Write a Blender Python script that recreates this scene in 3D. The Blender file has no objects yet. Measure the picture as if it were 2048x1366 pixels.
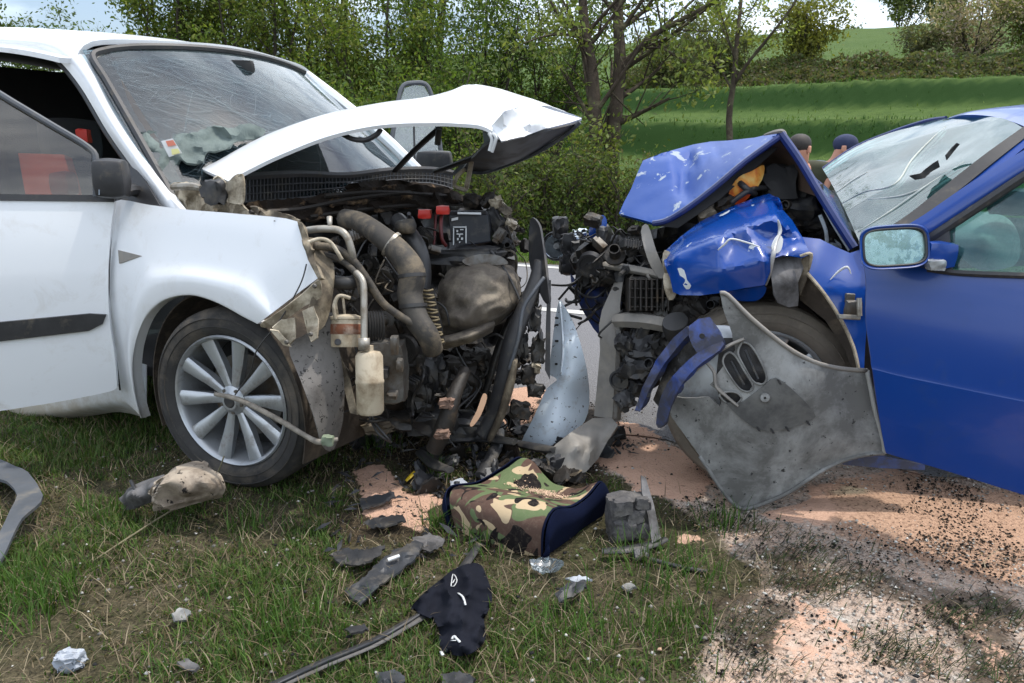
import bpy, math, random
import numpy as np
from mathutils import Vector, noise as mnoise
from mathutils.geometry import delaunay_2d_cdt

# ------------------------------------------------------------------ camera, sky, sun
scene = bpy.context.scene
COL = scene.collection
F = 1500.0; CAMH = 1.15; PITCH = math.atan(373 / 1500)
cam_data = bpy.data.cameras.new('camera')
cam_data.lens = F / 2048 * 36; cam_data.sensor_width = 36
cam_data.clip_start = 0.05; cam_data.clip_end = 2000
camera = bpy.data.objects.new('camera', cam_data); COL.objects.link(camera)
camera.location = (0, 0, CAMH); camera.rotation_euler = (math.pi / 2 - PITCH, 0, 0)
scene.camera = camera

SUN_EL = math.radians(69); SUN_AZ = math.radians(72)      # clockwise from +Y (view direction)
world = bpy.data.worlds.new('World'); scene.world = world; world.use_nodes = True
wn = world.node_tree.nodes; wl_ = world.node_tree.links; wn.clear()
sky_t = wn.new('ShaderNodeTexSky'); sky_t.sky_type = 'NISHITA'; sky_t.sun_disc = False
sky_t.sun_elevation = SUN_EL; sky_t.sun_rotation = SUN_AZ
sky_t.air_density = 1.0; sky_t.dust_density = 3.0; sky_t.ozone_density = 1.0
wtc = wn.new('ShaderNodeTexCoord'); wmp = wn.new('ShaderNodeMapping'); wmp.inputs['Scale'].default_value = (1, 1, 2.6); wmp.inputs['Location'].default_value = (3.1, 1.7, 0.4)
wno = wn.new('ShaderNodeTexNoise'); wno.inputs['Scale'].default_value = 2.1; wno.inputs['Detail'].default_value = 9; wno.inputs['Roughness'].default_value = .55
wrp = wn.new('ShaderNodeValToRGB'); wrp.color_ramp.elements[0].position = .40; wrp.color_ramp.elements[1].position = .66
wmx = wn.new('ShaderNodeMix'); wmx.data_type = 'RGBA'; wmx.inputs[7].default_value = (10.5, 11.3, 12.2, 1)
wbg = wn.new('ShaderNodeBackground'); wbg.inputs['Strength'].default_value = 0.15
wout = wn.new('ShaderNodeOutputWorld')
wl_.new(wtc.outputs['Generated'], wmp.inputs[0]); wl_.new(wmp.outputs[0], wno.inputs['Vector'])
wl_.new(wno.outputs['Fac'], wrp.inputs[0]); wl_.new(wrp.outputs[0], wmx.inputs[0])
wl_.new(sky_t.outputs[0], wmx.inputs[6]); wl_.new(wmx.outputs[2], wbg.inputs[0]); wl_.new(wbg.outputs[0], wout.inputs[0])
sun_d = bpy.data.lights.new('sun', 'SUN'); sun_d.energy = 2.2; sun_d.angle = math.radians(1.2); sun_d.color = (1, .95, .87)
sun = bpy.data.objects.new('sun', sun_d); COL.objects.link(sun)
sun_dir = Vector((math.sin(SUN_AZ) * math.cos(SUN_EL), math.cos(SUN_AZ) * math.cos(SUN_EL), math.sin(SUN_EL)))
sun.rotation_euler = sun_dir.to_track_quat('Z', 'Y').to_euler(); sun.location = (8, 0, 10)
scene.view_settings.view_transform = 'Standard'; scene.view_settings.look = 'None'
scene.view_settings.gamma = 1; scene.view_settings.use_curve_mapping = False
scene.view_settings.exposure = 0.58
scene.render.engine = 'CYCLES'
scene.cycles.max_bounces = 8; scene.cycles.transparent_max_bounces = 16

# ------------------------------------------------------------------ measuring helpers
cp, sp = math.cos(PITCH), math.sin(PITCH)
RGT = np.array([1., 0, 0]); FWD = np.array([0, cp, -sp]); UPV = np.array([0, sp, cp]); CAM = np.array([0, 0, CAMH])
def ray(x, y): return RGT * (x - 1024) / F + UPV * (683 - y) / F + FWD
def R(x, y, z): return CAM + z * ray(x, y)
def plane(x, y, p0, n):
    r = ray(x, y); return CAM + r * (float((np.asarray(p0) - CAM) @ n) / float(r @ n))
def G(x, y, z=0.0): return plane(x, y, (0, 0, z), np.array([0, 0, 1.]))
def PX(P):
    d = np.asarray(P) - CAM; z = d @ FWD; return 1024 + F * (d @ RGT) / z, 683 - F * (d @ UPV) / z, z
a = math.radians(30); OW = np.array([-.974, 2.46, 0]); UW = np.array([math.cos(a), -math.sin(a), 0]); VW = np.array([-math.sin(a), -math.cos(a), 0])
a = math.radians(16); OB = np.array([.868, 2.476, 0]); UB = np.array([-math.cos(a), math.sin(a), 0]); VB = np.array([-math.sin(a), -math.cos(a), 0])
ZZ = np.array([0, 0, 1.])
def WL(u, v, w): return OW + UW * u + VW * v + ZZ * w
def WS(x, y, v=0.): return plane(x, y, OW + VW * v, VW)
def BL(u, v, w): return OB + UB * u + VB * v + ZZ * w
def BS(x, y, v=0.): return plane(x, y, OB + VB * v, VB)
def wprof(w): return .03 - (.75 * (w - .65) ** 2 if w > .65 else .3 * (w - .65) ** 2)
def WSP(x, y, off=0.):
    v = 0.
    for _ in range(3): v = wprof(WS(x, y, v)[2]) + off
    return WS(x, y, v)
def bprof(w): return .0 - (.8 * (w - .6) ** 2 if w > .6 else .35 * (w - .6) ** 2)
def BSP(x, y, off=0.):
    v = 0.
    for _ in range(3): v = bprof(BS(x, y, v)[2]) + off
    return BS(x, y, v)

# ------------------------------------------------------------------ objects
WLOC = {}
def thing(name, label, cat, loc, group=None):
    o = bpy.data.objects.new(name, None); COL.objects.link(o)
    o.empty_display_size = .2; o.location = tuple(loc); WLOC[o.name] = np.array(loc, float)
    o['label'] = label; o['category'] = cat
    if group: o['group'] = group
    return o
def mk(name, vf, mat, parent=None, ang=40, solid=0., bevel=0., label=None, cat=None, group=None, kind=None, cols=None, subsurf=0, keep0=False, soff=-1):
    v, fcs = vf; v = np.asarray(v, float)
    if solid and not isinstance(fcs, np.ndarray): v, fcs = thicken(v, fcs, solid); solid = 0; ang = min(ang, 75)
    c = np.zeros(3) if keep0 else (v.min(0) + v.max(0)) / 2
    me = bpy.data.meshes.new(name); 
    if isinstance(fcs, np.ndarray):
        nf, k = fcs.shape
        me.vertices.add(len(v)); me.vertices.foreach_set('co', (v - c).astype(np.float32).ravel())
        me.loops.add(nf * k); me.loops.foreach_set('vertex_index', fcs.astype(np.int32).ravel())
        me.polygons.add(nf); me.polygons.foreach_set('loop_start', np.arange(0, nf * k, k, dtype=np.int32))
        me.update(calc_edges=True)
    else:
        me.from_pydata([tuple(p) for p in (v - c)], [], fcs); me.update()
    if ang:
        me.polygons.foreach_set('use_smooth', [True] * len(me.polygons))
        if ang < 180: me.set_sharp_from_angle(angle=math.radians(ang))
    for m in (mat if isinstance(mat, (list, tuple)) else [mat]): me.materials.append(m)
    if cols is not None:
        for an, arr in cols.items():
            arr = np.asarray(arr, np.float32)
            if arr.ndim == 1:
                at = me.attributes.new(an, 'FLOAT', 'POINT'); at.data.foreach_set('value', arr)
            else:
                at = me.attributes.new(an, 'FLOAT_COLOR', 'POINT')
                at.data.foreach_set('color', np.concatenate([arr, np.ones((len(arr), 1), np.float32)], 1).ravel())
    o = bpy.data.objects.new(name, me); COL.objects.link(o)
    pl = WLOC[parent.name] if parent else np.zeros(3)
    o.parent = parent; o.location = tuple(c - pl); WLOC[o.name] = c
    if bevel:
        m = o.modifiers.new('bevel', 'BEVEL'); m.width = bevel; m.segments = 2; m.limit_method = 'ANGLE'
    if solid:
        m = o.modifiers.new('solid', 'SOLIDIFY'); m.thickness = solid; m.offset = soff
    if subsurf:
        m = o.modifiers.new('sub', 'SUBSURF'); m.levels = subsurf; m.render_levels = subsurf
    if label: o['label'] = label
    if cat: o['category'] = cat
    if group: o['group'] = group
    if kind: o['kind'] = kind
    return o
def thicken(v, fcs, th):
    nrm = np.zeros_like(v); cnt = {}
    for f in fcs:
        n = np.zeros(3)
        for i in range(1, len(f) - 1): n += np.cross(v[f[i]] - v[f[0]], v[f[i + 1]] - v[f[0]])
        for i in f: nrm[i] += n
        for i in range(len(f)):
            e = (f[i], f[(i + 1) % len(f)]); cnt[e] = cnt.get(e, 0) + 1
    if np.sum(nrm * (CAM - v)) < 0: fcs = [tuple(f)[::-1] for f in fcs]; nrm = -nrm; cnt = {(j, i): c for (i, j), c in cnt.items()}
    L = np.linalg.norm(nrm, axis=1)[:, None]; nrm = nrm / np.where(L > 1e-12, L, 1); n = len(v)
    out = [tuple(int(i) for i in f) for f in fcs] + [tuple(int(i) + n for i in f[::-1]) for f in fcs]
    for (i, j) in cnt:
        if (j, i) not in cnt: out.append((j, i, i + n, j + n))
    return np.concatenate([v, v - nrm * th]), out
def join(*parts):
    V, Fc, n = [], [], 0
    for v, f in parts:
        V.append(np.asarray(v, float)); Fc += [tuple(int(i) + n for i in q) for q in f]; n += len(v)
    return np.concatenate(V), Fc
def nz(p, s=1., seed=0): return mnoise.noise(Vector((p[0] * s + seed * 7.3, p[1] * s + seed * 3.1, p[2] * s - seed * 5.7)))
def catmull(pts, k=6, closed=False):
    P = [np.asarray(p, float) for p in pts]; n = len(P)
    if n < 3 or k < 2: return np.array(P)
    out = []
    for i in range(n if closed else n - 1):
        if closed: p0, p1, p2, p3 = P[i - 1], P[i], P[(i + 1) % n], P[(i + 2) % n]
        else: p0, p1, p2, p3 = P[max(i - 1, 0)], P[i], P[i + 1], P[min(i + 2, n - 1)]
        for j in range(k):
            t = j / k
            out.append(.5 * (2 * p1 + (p2 - p0) * t + (2 * p0 - 5 * p1 + 4 * p2 - p3) * t * t + (3 * p1 - p0 - 3 * p2 + p3) * t ** 3))
    if not closed: out.append(P[-1])
    return np.array(out)
def tube(pts, r, n=10, k=5, flat=1., up=None, caps=True):
    P = catmull(pts, k); m = len(P)
    rr = np.interp(np.linspace(0, 1, m), np.linspace(0, 1, len(r)), r) if hasattr(r, '__len__') else np.full(m, r)
    T = np.gradient(P, axis=0); T /= np.linalg.norm(T, axis=1)[:, None] + 1e-9
    ref = np.asarray(up, float) if up is not None else (ZZ if abs(T[0] @ ZZ) < .9 else RGT)
    V = []
    for i in range(m):
        s = np.cross(T[i], ref); s /= np.linalg.norm(s) + 1e-9; q = np.cross(s, T[i])
        if up is None: ref = q
        for j in range(n):
            t = 2 * math.pi * j / n
            V.append(P[i] + rr[i] * (math.cos(t) * s + flat * math.sin(t) * q))
    Fc = [(i * n + j, i * n + (j + 1) % n, (i + 1) * n + (j + 1) % n, (i + 1) * n + j) for i in range(m - 1) for j in range(n)]
    if caps: Fc += [tuple(range(n))[::-1], tuple((m - 1) * n + j for j in range(n))]
    return np.array(V), Fc
def lathe(prof, org, axis, n=48, a0=0., a1=2 * math.pi):
    A = np.asarray(axis, float); A /= np.linalg.norm(A)
    s = np.cross(A, ZZ if abs(A @ ZZ) < .9 else RGT); s /= np.linalg.norm(s); q = np.cross(s, A)
    full = abs(a1 - a0 - 2 * math.pi) < 1e-6; cnt = n if full else n + 1
    V = []
    for r, h in prof:
        for j in range(cnt):
            t = a0 + (a1 - a0) * j / n
            V.append(np.asarray(org) + A * h + r * (math.cos(t) * s + math.sin(t) * q))
    m = len(prof)
    Fc = [(i * cnt + j, i * cnt + (j + 1) % cnt, (i + 1) * cnt + (j + 1) % cnt, (i + 1) * cnt + j) for i in range(m - 1) for j in range(n)]
    return np.array(V), Fc
def box(c, size, ax=None):
    ax = np.eye(3) if ax is None else np.array(ax, float); c = np.asarray(c, float)
    V = [c + ax[0] * size[0] * i / 2 + ax[1] * size[1] * j / 2 + ax[2] * size[2] * k / 2 for i in (-1, 1) for j in (-1, 1) for k in (-1, 1)]
    return np.array(V), [(0, 1, 3, 2), (4, 6, 7, 5), (0, 4, 5, 1), (2, 3, 7, 6), (0, 2, 6, 4), (1, 5, 7, 3)]
def prism(quad_front, depthvec):
    f_ = [np.asarray(p, float) for p in quad_front]; n = len(f_); d = np.asarray(depthvec, float)
    V = f_ + [p + d for p in f_]
    return np.array(V), [tuple(range(n)), tuple(range(2 * n - 1, n - 1, -1))] + [(i, i + n, (i + 1) % n + n, (i + 1) % n) for i in range(n)]
def grid(rows, ku=5, kv=5):
    """smooth surface through a net of control points (rows of equal length)"""
    A = np.array([catmull(r, ku) for r in rows]); B = np.array([catmull(A[:, j], kv) for j in range(A.shape[1])])
    n, m = B.shape[0], B.shape[1]
    V = B.reshape(-1, 3)
    return V, [(i * m + j, (i + 1) * m + j, (i + 1) * m + j + 1, i * m + j + 1) for i in range(n - 1) for j in range(m - 1)]
def inside(poly, X, Y):
    P = np.asarray(poly); r = np.zeros(len(X), bool); n = len(P); j = n - 1
    for i in range(n):
        xi, yi, xj, yj = P[i][0], P[i][1], P[j][0], P[j][1]
        c = ((yi > Y) != (yj > Y)) & (X < (xj - xi) * (Y - yi) / (yj - yi + 1e-12) + xi); r ^= c; j = i
    return r
def tps(ctrl):
    C = np.array(ctrl, float); X = C[:, :2] / 100; n = len(X)
    def ph(d): return np.where(d > 0, d * d * np.log(d + 1e-9), 0)
    K = ph(np.linalg.norm(X[:, None] - X[None], axis=2)) + np.eye(n) * 1e-3
    Pm = np.c_[np.ones(n), X]; A = np.block([[K, Pm], [Pm.T, np.zeros((3, 3))]])
    w = np.linalg.lstsq(A, np.r_[C[:, 2], 0, 0, 0], rcond=None)[0]
    def fn(x, y):
        q = np.array([x, y]) / 100; return float(ph(np.linalg.norm(X - q, axis=1)) @ w[:n] + w[n] + w[n + 1] * q[0] + w[n + 2] * q[1])
    return fn
def plin(ctrl):
    """flat facets between control points, as in folded sheet metal"""
    C = np.array(ctrl, float); _, _, tri, *_r = delaunay_2d_cdt([Vector((float(a_), float(b_))) for a_, b_ in C[:, :2]], [], [], 0, 1e-4)
    tri = [tuple(t_) for t_ in tri]; iz = 1 / C[:, 2]
    def fn(x, y):
        best, bw = -9, None
        for t_ in tri:
            a_, b_, c_ = C[t_[0], :2], C[t_[1], :2], C[t_[2], :2]; d = (b_[0] - a_[0]) * (c_[1] - a_[1]) - (c_[0] - a_[0]) * (b_[1] - a_[1])
            if abs(d) < 1: continue
            w1 = ((x - a_[0]) * (c_[1] - a_[1]) - (c_[0] - a_[0]) * (y - a_[1])) / d; w2 = ((b_[0] - a_[0]) * (y - a_[1]) - (x - a_[0]) * (b_[1] - a_[1])) / d
            m = min(w1, w2, 1 - w1 - w2)
            if m > best: best, bw = m, (t_, w1, w2)
        t_, w1, w2 = bw; w = np.clip(np.array([1 - w1 - w2, w1, w2]), 0, 1); w /= w.sum()
        return float(1 / (w @ iz[list(t_)]))
    fn.tri = tri; return fn
def cut(outline, ctrl, holes=(), step=10, sm=3, amp=0., fr=6., seed=1, ridge=True, edge=0., facet=False, soft=8):
    """a cut panel: outline and holes as seen from the camera position, each point set at its own measured distance"""
    rnd = random.Random(seed)
    def dens(poly):
        P = catmull(poly, sm, True) if sm > 1 else np.array(poly, float); o = []
        for i in range(len(P)):
            p, q = P[i], P[(i + 1) % len(P)]; k = max(1, int(np.linalg.norm(q - p) / step + .5))
            for j in range(k):
                e = p + (q - p) * j / k
                if edge: e = e + np.array([rnd.uniform(-edge, edge), rnd.uniform(-edge, edge)])
                o.append(e)
        return o
    loops = [dens(outline)] + [dens(h) for h in holes]
    pts = []; ed = []
    for L in loops:
        b = len(pts); pts += L; ed += [(b + i, b + (i + 1) % len(L)) for i in range(len(L))]
    B = np.array(pts); x0, y0 = B.min(0); x1, y1 = B.max(0)
    gx, gy = np.meshgrid(np.arange(x0, x1, step), np.arange(y0, y1, step)); gx = gx.astype(float).ravel() + np.array([rnd.uniform(-.25, .25) * step for _ in range(gx.size)])
    gy = gy.astype(float).ravel() + np.array([rnd.uniform(-.25, .25) * step for _ in range(gy.size)])
    ok = inside(loops[0], gx, gy)
    for h in loops[1:]: ok &= ~inside(h, gx, gy)
    for x, y in zip(gx[ok], gy[ok]):
        if np.min(np.hypot(B[:, 0] - x, B[:, 1] - y)) > step * .55: pts.append(np.array([x, y]))
    if facet:
        b = len(pts); pts += [np.array(q[:2], float) for q in ctrl] if soft < 3 else []; zl = plin(ctrl)
        es = set() if soft >= 3 else {tuple(sorted((t_[i], t_[(i + 1) % 3]))) for t_ in zl.tri for i in range(3)}; ed += [(b + i, b + j) for i, j in es]
    v2, e2, f2, *_ = delaunay_2d_cdt([Vector((float(p[0]), float(p[1]))) for p in pts], ed, [], 0, 1e-4)
    v2 = np.array([(p.x, p.y) for p in v2]); fc = np.array([tuple(q) for q in f2])
    cen = v2[fc].mean(1); ok = inside(loops[0], cen[:, 0], cen[:, 1])
    for h in loops[1:]: ok &= ~inside(h, cen[:, 0], cen[:, 1])
    fc = fc[ok]
    zf = None if callable(ctrl) else tps(ctrl)
    if facet: zt = zf; bl_ = [(0, 0)] + [(q_ * math.cos(k * 1.05), q_ * math.sin(k * 1.05)) for q_ in (soft * .5, soft) for k in range(6)]; zf = lambda x, y: .85 * sum(zl(x + dx, y + dy) for dx, dy in bl_) / 13 + .15 * zt(x, y)
    V = []
    for x, y in v2:
        P = ctrl(x, y) if zf is None else R(x, y, zf(x, y))
        if amp:
            n_ = nz(P, fr, seed); n_ = (1 - 2.4 * abs(n_)) * .7 + .5 * nz(P, fr * 2.3, seed + 5) if ridge else n_ + .4 * nz(P, fr * 2.7, seed + 3)
            d = CAM - P; P = P + d / np.linalg.norm(d) * amp * n_
        V.append(P)
    V = np.array(V); out = []
    for t in fc:
        n_ = np.cross(V[t[1]] - V[t[0]], V[t[2]] - V[t[0]])
        out.append(tuple(int(i) for i in (t if n_ @ (CAM - V[t[0]]) > 0 else t[::-1])))
    return V, out
def chunk(c, size, seed, ax=None, amp=.35, fr=1.6, n=6, rd=.25):
    """a torn lump: a subdivided block pushed about by noise"""
    ax = np.eye(3) if ax is None else np.array(ax, float); V = {}; L = []; Fc = []
    def vid(i, j, k):
        if (i, j, k) not in V:
            q = np.array([i, j, k]) / n * 2 - 1; q = q / max(np.linalg.norm(q), 1e-6) ** rd
            d = np.array([nz(q, fr, seed), nz(q, fr, seed + 11), nz(q, fr, seed + 23)]) * amp + np.array([nz(q, fr * 3, seed + 31), nz(q, fr * 3, seed + 37), nz(q, fr * 3, seed + 41)]) * amp * .5
            q = (q + d) * np.array(size) / 2
            V[(i, j, k)] = len(L); L.append(np.asarray(c) + ax[0] * q[0] + ax[1] * q[1] + ax[2] * q[2])
        return V[(i, j, k)]
    for s in (0, n):
        for i in range(n):
            for j in range(n):
                for t in range(3):
                    def m(a_, b_): return vid(*(((s, a_, b_), (a_, s, b_), (a_, b_, s))[t]))
                    q = (m(i, j), m(i + 1, j), m(i + 1, j + 1), m(i, j + 1))
                    Fc.append(q if (s == 0) == (t == 1) else q[::-1])
    return np.array(L), Fc
def rotax(rnd):
    A = np.array([[rnd.gauss(0, 1) for _ in range(3)] for _ in range(3)]); Q, _ = np.linalg.qr(A)
    if np.linalg.det(Q) < 0: Q[2] *= -1
    return Q

# ------------------------------------------------------------------ materials
def lin(r, g, b):
    f_ = lambda c: (c / 255 / 12.92 if c / 255 <= .04045 else ((c / 255 + .055) / 1.055) ** 2.4)
    return (f_(r), f_(g), f_(b), 1)
def c4(c): return tuple(c) if len(c) == 4 else tuple(c) + (1,)
class NT:
    def __init__(s, name):
        s.m = bpy.data.materials.new(name); s.m.use_nodes = True; s.n = s.m.node_tree.nodes; s.l = s.m.node_tree.links
        s.n.clear(); s.out = s.n.new('ShaderNodeOutputMaterial'); s.tc = s.n.new('ShaderNodeTexCoord')
    def noise(s, scale, detail=4, rough=.6, co='Object', dist=0, stretch=None):
        n = s.n.new('ShaderNodeTexNoise'); n.inputs['Scale'].default_value = scale; n.inputs['Detail'].default_value = detail
        n.inputs['Roughness'].default_value = rough; n.inputs['Distortion'].default_value = dist
        s.vec(n, co, stretch); return n.outputs['Fac']
    def vec(s, n, co, stretch):
        if stretch:
            mp = s.n.new('ShaderNodeMapping'); mp.inputs['Scale'].default_value = stretch; s.l.new(s.tc.outputs[co], mp.inputs[0]); s.l.new(mp.outputs[0], n.inputs['Vector'])
        else: s.l.new(s.tc.outputs[co], n.inputs['Vector'])
    def voro(s, scale, feature='F1', co='Object', out='Distance', stretch=None, rand=1):
        n = s.n.new('ShaderNodeTexVoronoi'); n.feature = feature; n.inputs['Scale'].default_value = scale; n.inputs['Randomness'].default_value = rand
        s.vec(n, co, stretch); return n.outputs[out]
    def ramp(s, fac, stops, interp='LINEAR'):
        n = s.n.new('ShaderNodeValToRGB'); e = n.color_ramp.elements; n.color_ramp.interpolation = interp
        while len(e) < len(stops): e.new(.5)
        for q, (p, c) in zip(e, stops):
            q.position = p; q.color = c4(c) if hasattr(c, '__len__') else (c, c, c, 1)
        s.l.new(fac, n.inputs[0]); return n.outputs[0]
    def mix(s, fac, A, B, mode='MIX'):
        n = s.n.new('ShaderNodeMix'); n.data_type = 'RGBA'; n.blend_type = mode
        for i, v in ((0, fac), (6, A), (7, B)):
            if isinstance(v, (int, float)): n.inputs[i].default_value = v
            elif hasattr(v, '__len__'): n.inputs[i].default_value = c4(v)
            else: s.l.new(v, n.inputs[i])
        return n.outputs[2]
    def math(s, op, A, B=None, C=None, clamp=False):
        n = s.n.new('ShaderNodeMath'); n.operation = op; n.use_clamp = clamp
        for i, v in enumerate((A, B, C)):
            if v is None: continue
            if isinstance(v, (int, float)): n.inputs[i].default_value = v
            else: s.l.new(v, n.inputs[i])
        return n.outputs[0]
    def attr(s, name, out='Fac'):
        n = s.n.new('ShaderNodeAttribute'); n.attribute_name = name; return n.outputs[out]
    def sepz(s, co='Object', ch='Z'):
        n = s.n.new('ShaderNodeSeparateXYZ'); s.l.new(s.tc.outputs[co], n.inputs[0]); return n.outputs[ch]
    def bsdf(s, col, rough=.5, metal=0., spec=.5, coat=0., bump=None, bstr=.3, bdist=.01, trans=None):
        b = s.n.new('ShaderNodeBsdfPrincipled')
        for k, v in (('Base Color', col), ('Roughness', rough), ('Metallic', metal), ('Specular IOR Level', spec), ('Coat Weight', coat)):
            if isinstance(v, (int, float)): b.inputs[k].default_value = v
            elif hasattr(v, '__len__'): b.inputs[k].default_value = c4(v)
            else: s.l.new(v, b.inputs[k])
        b.inputs['Coat Roughness'].default_value = .06
        if bump is not None:
            n = s.n.new('ShaderNodeBump'); n.inputs['Strength'].default_value = bstr; n.inputs['Distance'].default_value = bdist
            s.l.new(bump, n.inputs['Height']); s.l.new(n.outputs[0], b.inputs['Normal'])
        s.l.new(b.outputs[0], s.out.inputs[0]); s.b = b; return b
def pm(name, c1, c2=None, rough=.5, metal=0., scale=6., bump=.0, bscale=40., bdist=.004, coat=0., dirt=None, spec=.5, speck=None, stretch=None):
    t = NT(name); c2 = c2 or tuple(x * .7 for x in c1[:3])
    n1 = t.noise(scale, 6, .65, stretch=stretch); col = t.ramp(n1, [(.3, c1), (.72, c2)])
    rg = rough
    if dirt:
        dc, amt, ds = dirt; m = t.ramp(t.noise(ds, 8, .7, dist=.3), [(max(0, .62 - amt * .4), 0), (min(1, .8 - amt * .4), 1)]); m = t.math('MULTIPLY', m, .85)
        col = t.mix(m, col, dc); rg = t.math('MULTIPLY_ADD', m, .85 - rough, rough)
        if coat: coat = t.math('MULTIPLY_ADD', m, -coat, coat)
    if speck:
        sc, ss, th = speck; m = t.ramp(t.noise(ss, 3, .7), [(th, 0), (th + .04, 1)]); col = t.mix(m, col, sc)
    t.bsdf(col, rg, metal, spec, coat, t.noise(bscale, 5, .6) if bump else None, bump, bdist)
    return t.m
MUD = lin(120, 105, 82)
def paint(name, base, base2, dirtc, dz=None):
    t = NT(name); col = t.mix(t.noise(1.7, 3), base, base2)
    m = t.ramp(t.noise(9, 9, .72, dist=.5), [(.55, 0), (.78, 1)]); m = t.math('MULTIPLY', m, .3)
    sc = t.ramp(t.noise(30, 6, .8, stretch=(1, 1, 3)), [(.66, 0), (.72, 1)]); m2 = t.math('MULTIPLY', sc, .22)
    if dz is not None:
        g = t.n.new('ShaderNodeNewGeometry'); sx = t.n.new('ShaderNodeSeparateXYZ'); t.l.new(g.outputs['Position'], sx.inputs[0])
        h = t.math('MULTIPLY_ADD', t.noise(12, 8, .75), .5, t.math('MULTIPLY', sx.outputs['Z'], -1.0)); h = t.ramp(h, [(0, 0), (.2, 1)]); h = t.math('MULTIPLY', h, .75)
        m = t.math('MAXIMUM', m, h)
    m = t.math('MAXIMUM', m, m2)
    col = t.mix(m, col, dirtc)
    t.bsdf(col, t.math('MULTIPLY_ADD', m, .5, .3), 0, .5, t.math('MULTIPLY_ADD', m, -.4, .4, clamp=True), t.noise(5, 3), .04, .01)
    return t.m
m_white = paint('white_paint', lin(226, 228, 230), lin(219, 222, 225), lin(160, 146, 122), dz=1)
m_white2 = paint('white_hood_paint', lin(222, 224, 226), lin(212, 215, 218), lin(172, 160, 146))
m_blue = paint('blue_paint', lin(0, 60, 140), lin(0, 54, 132), lin(44, 66, 98), dz=None)
# crumpled blue: paint chipped to grey primer, dulled by scrapes
t = NT('scraped_blue_paint')
col = t.mix(t.noise(2.5, 3), lin(4, 66, 146), lin(2, 54, 128))
sc = t.ramp(t.noise(7, 8, .68, dist=.6), [(.60, 0), (.615, 1)]); col = t.mix(sc, col, lin(150, 160, 172))
fine = t.ramp(t.noise(26, 8, .8, stretch=(1, .35, 1)), [(.58, 0), (.85, .3)]); col = t.mix(fine, col, lin(70, 100, 150))
t.bsdf(col, t.math('MULTIPLY_ADD', t.math('MAXIMUM', sc, fine), .4, .42), 0, .35, 0., t.noise(7, 4), .12, .01); m_blue2 = t.m
t = NT('dented_blue_paint')
col = t.mix(t.noise(2.5, 3), lin(0, 63, 144), lin(0, 54, 130))
sc = t.ramp(t.noise(5.5, 8, .6, dist=.4), [(.64, 0), (.655, 1)]); col = t.mix(sc, col, lin(190, 196, 200))
t.bsdf(col, t.math('MULTIPLY_ADD', sc, .4, .26), 0, .5, t.math('MULTIPLY_ADD', sc, -.4, .4, clamp=True), t.noise(6, 3), .07, .01); m_blue3 = t.m
m_bluedirty = pm('grimy_blue_paint', lin(20, 58, 140), lin(38, 60, 110), .45, 0, 6, .3, 30, .006, .3, (lin(52, 50, 48), .6, 9))
m_black = pm('black_plastic', (.018, .018, .02), (.032, .032, .034), .5, 0, 20, .15, 90, .002, 0, (lin(95, 88, 76), .18, 14))
m_black2 = pm('dusty_black_plastic', (.018, .018, .02), (.035, .035, .036), .5, 0, 15, .3, 60, .003, 0, (lin(92, 86, 76), .25, 9))
m_rubber = pm('tyre_rubber', (.028, .027, .027), (.05, .048, .045), .75, 0, 14, .35, 70, .004, 0, (lin(98, 90, 80), .35, 6), .3)
m_rubber2 = pm('dusty_tyre_rubber', lin(122, 113, 102), lin(94, 88, 80), .85, 0, 7, .35, 70, .004, 0, (lin(140, 130, 116), .3, 6), .2)
m_dark = pm('dark_interior', (.012, .012, .013), (.022, .021, .02), .8, 0, 8)
m_alloy = pm('silver_alloy', lin(176, 180, 184), lin(160, 163, 165), .32, .55, 6, .05, 60, .001, .3, (lin(110, 100, 86), .25, 8))
m_steel = pm('dull_steel', lin(120, 118, 114), lin(86, 84, 80), .5, .6, 9, .3, 40, .003, 0, (lin(90, 76, 60), .45, 9))
m_pipe = pm('aluminium_pipe', lin(168, 164, 154), lin(140, 134, 124), .42, .5, 12, .2, 60, .001, 0, (lin(112, 98, 78), .3, 12))
m_cream = pm('dirty_cream_metal', lin(196, 186, 166), lin(168, 156, 134), .6, 0, 9, .3, 30, .004, 0, (lin(96, 84, 66), .5, 11))
m_creamdk = pm('muddy_cream_metal', lin(150, 138, 116), lin(110, 98, 80), .7, 0, 9, .4, 30, .005, 0, (lin(62, 54, 44), .6, 10))
m_canister = pm('beige_canister', lin(190, 178, 156), lin(170, 156, 132), .55, 0, 7, .2, 40, .002, 0, (lin(120, 102, 78), .4, 9))
m_rust = pm('rusty_band', lin(134, 78, 50), lin(98, 64, 46), .8, .1, 10, .3, 40, .002, 0, (lin(170, 158, 142), .25, 9))
m_hose = pm('dusty_rubber_hose', lin(70, 66, 60), lin(48, 46, 44), .65, 0, 10, .35, 60, .003, 0, (lin(120, 108, 90), .4, 8), .35)
m_hosedk = pm('black_hose', (.02, .02, .022), (.04, .038, .035), .45, 0, 10, .2, 60, .002)
m_engbag = pm('dusty_grey_cover', lin(98, 90, 80), lin(74, 68, 62), .85, 0, 5, .7, 26, .012, 0, (lin(134, 124, 108), .45, 6))
m_liner = pm('muddy_wheel_liner', lin(66, 57, 48), lin(42, 37, 32), .9, 0, 6, .6, 30, .008, 0, (lin(98, 86, 70), .35, 9))
m_splash = pm('grey_splash_liner', lin(110, 106, 102), lin(92, 88, 84), .75, 0, 6, .3, 60, .003, 0, (lin(58, 54, 50), .3, 7), .5, (lin(36, 33, 30), 60, .6))
m_tray = pm('grey_undertray_plastic', lin(148, 148, 145), lin(122, 123, 122), .5, 0, 4, .25, 26, .004, 0, (lin(84, 83, 80), .55, 6), .5, (lin(44, 44, 44), 42, .64))
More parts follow.
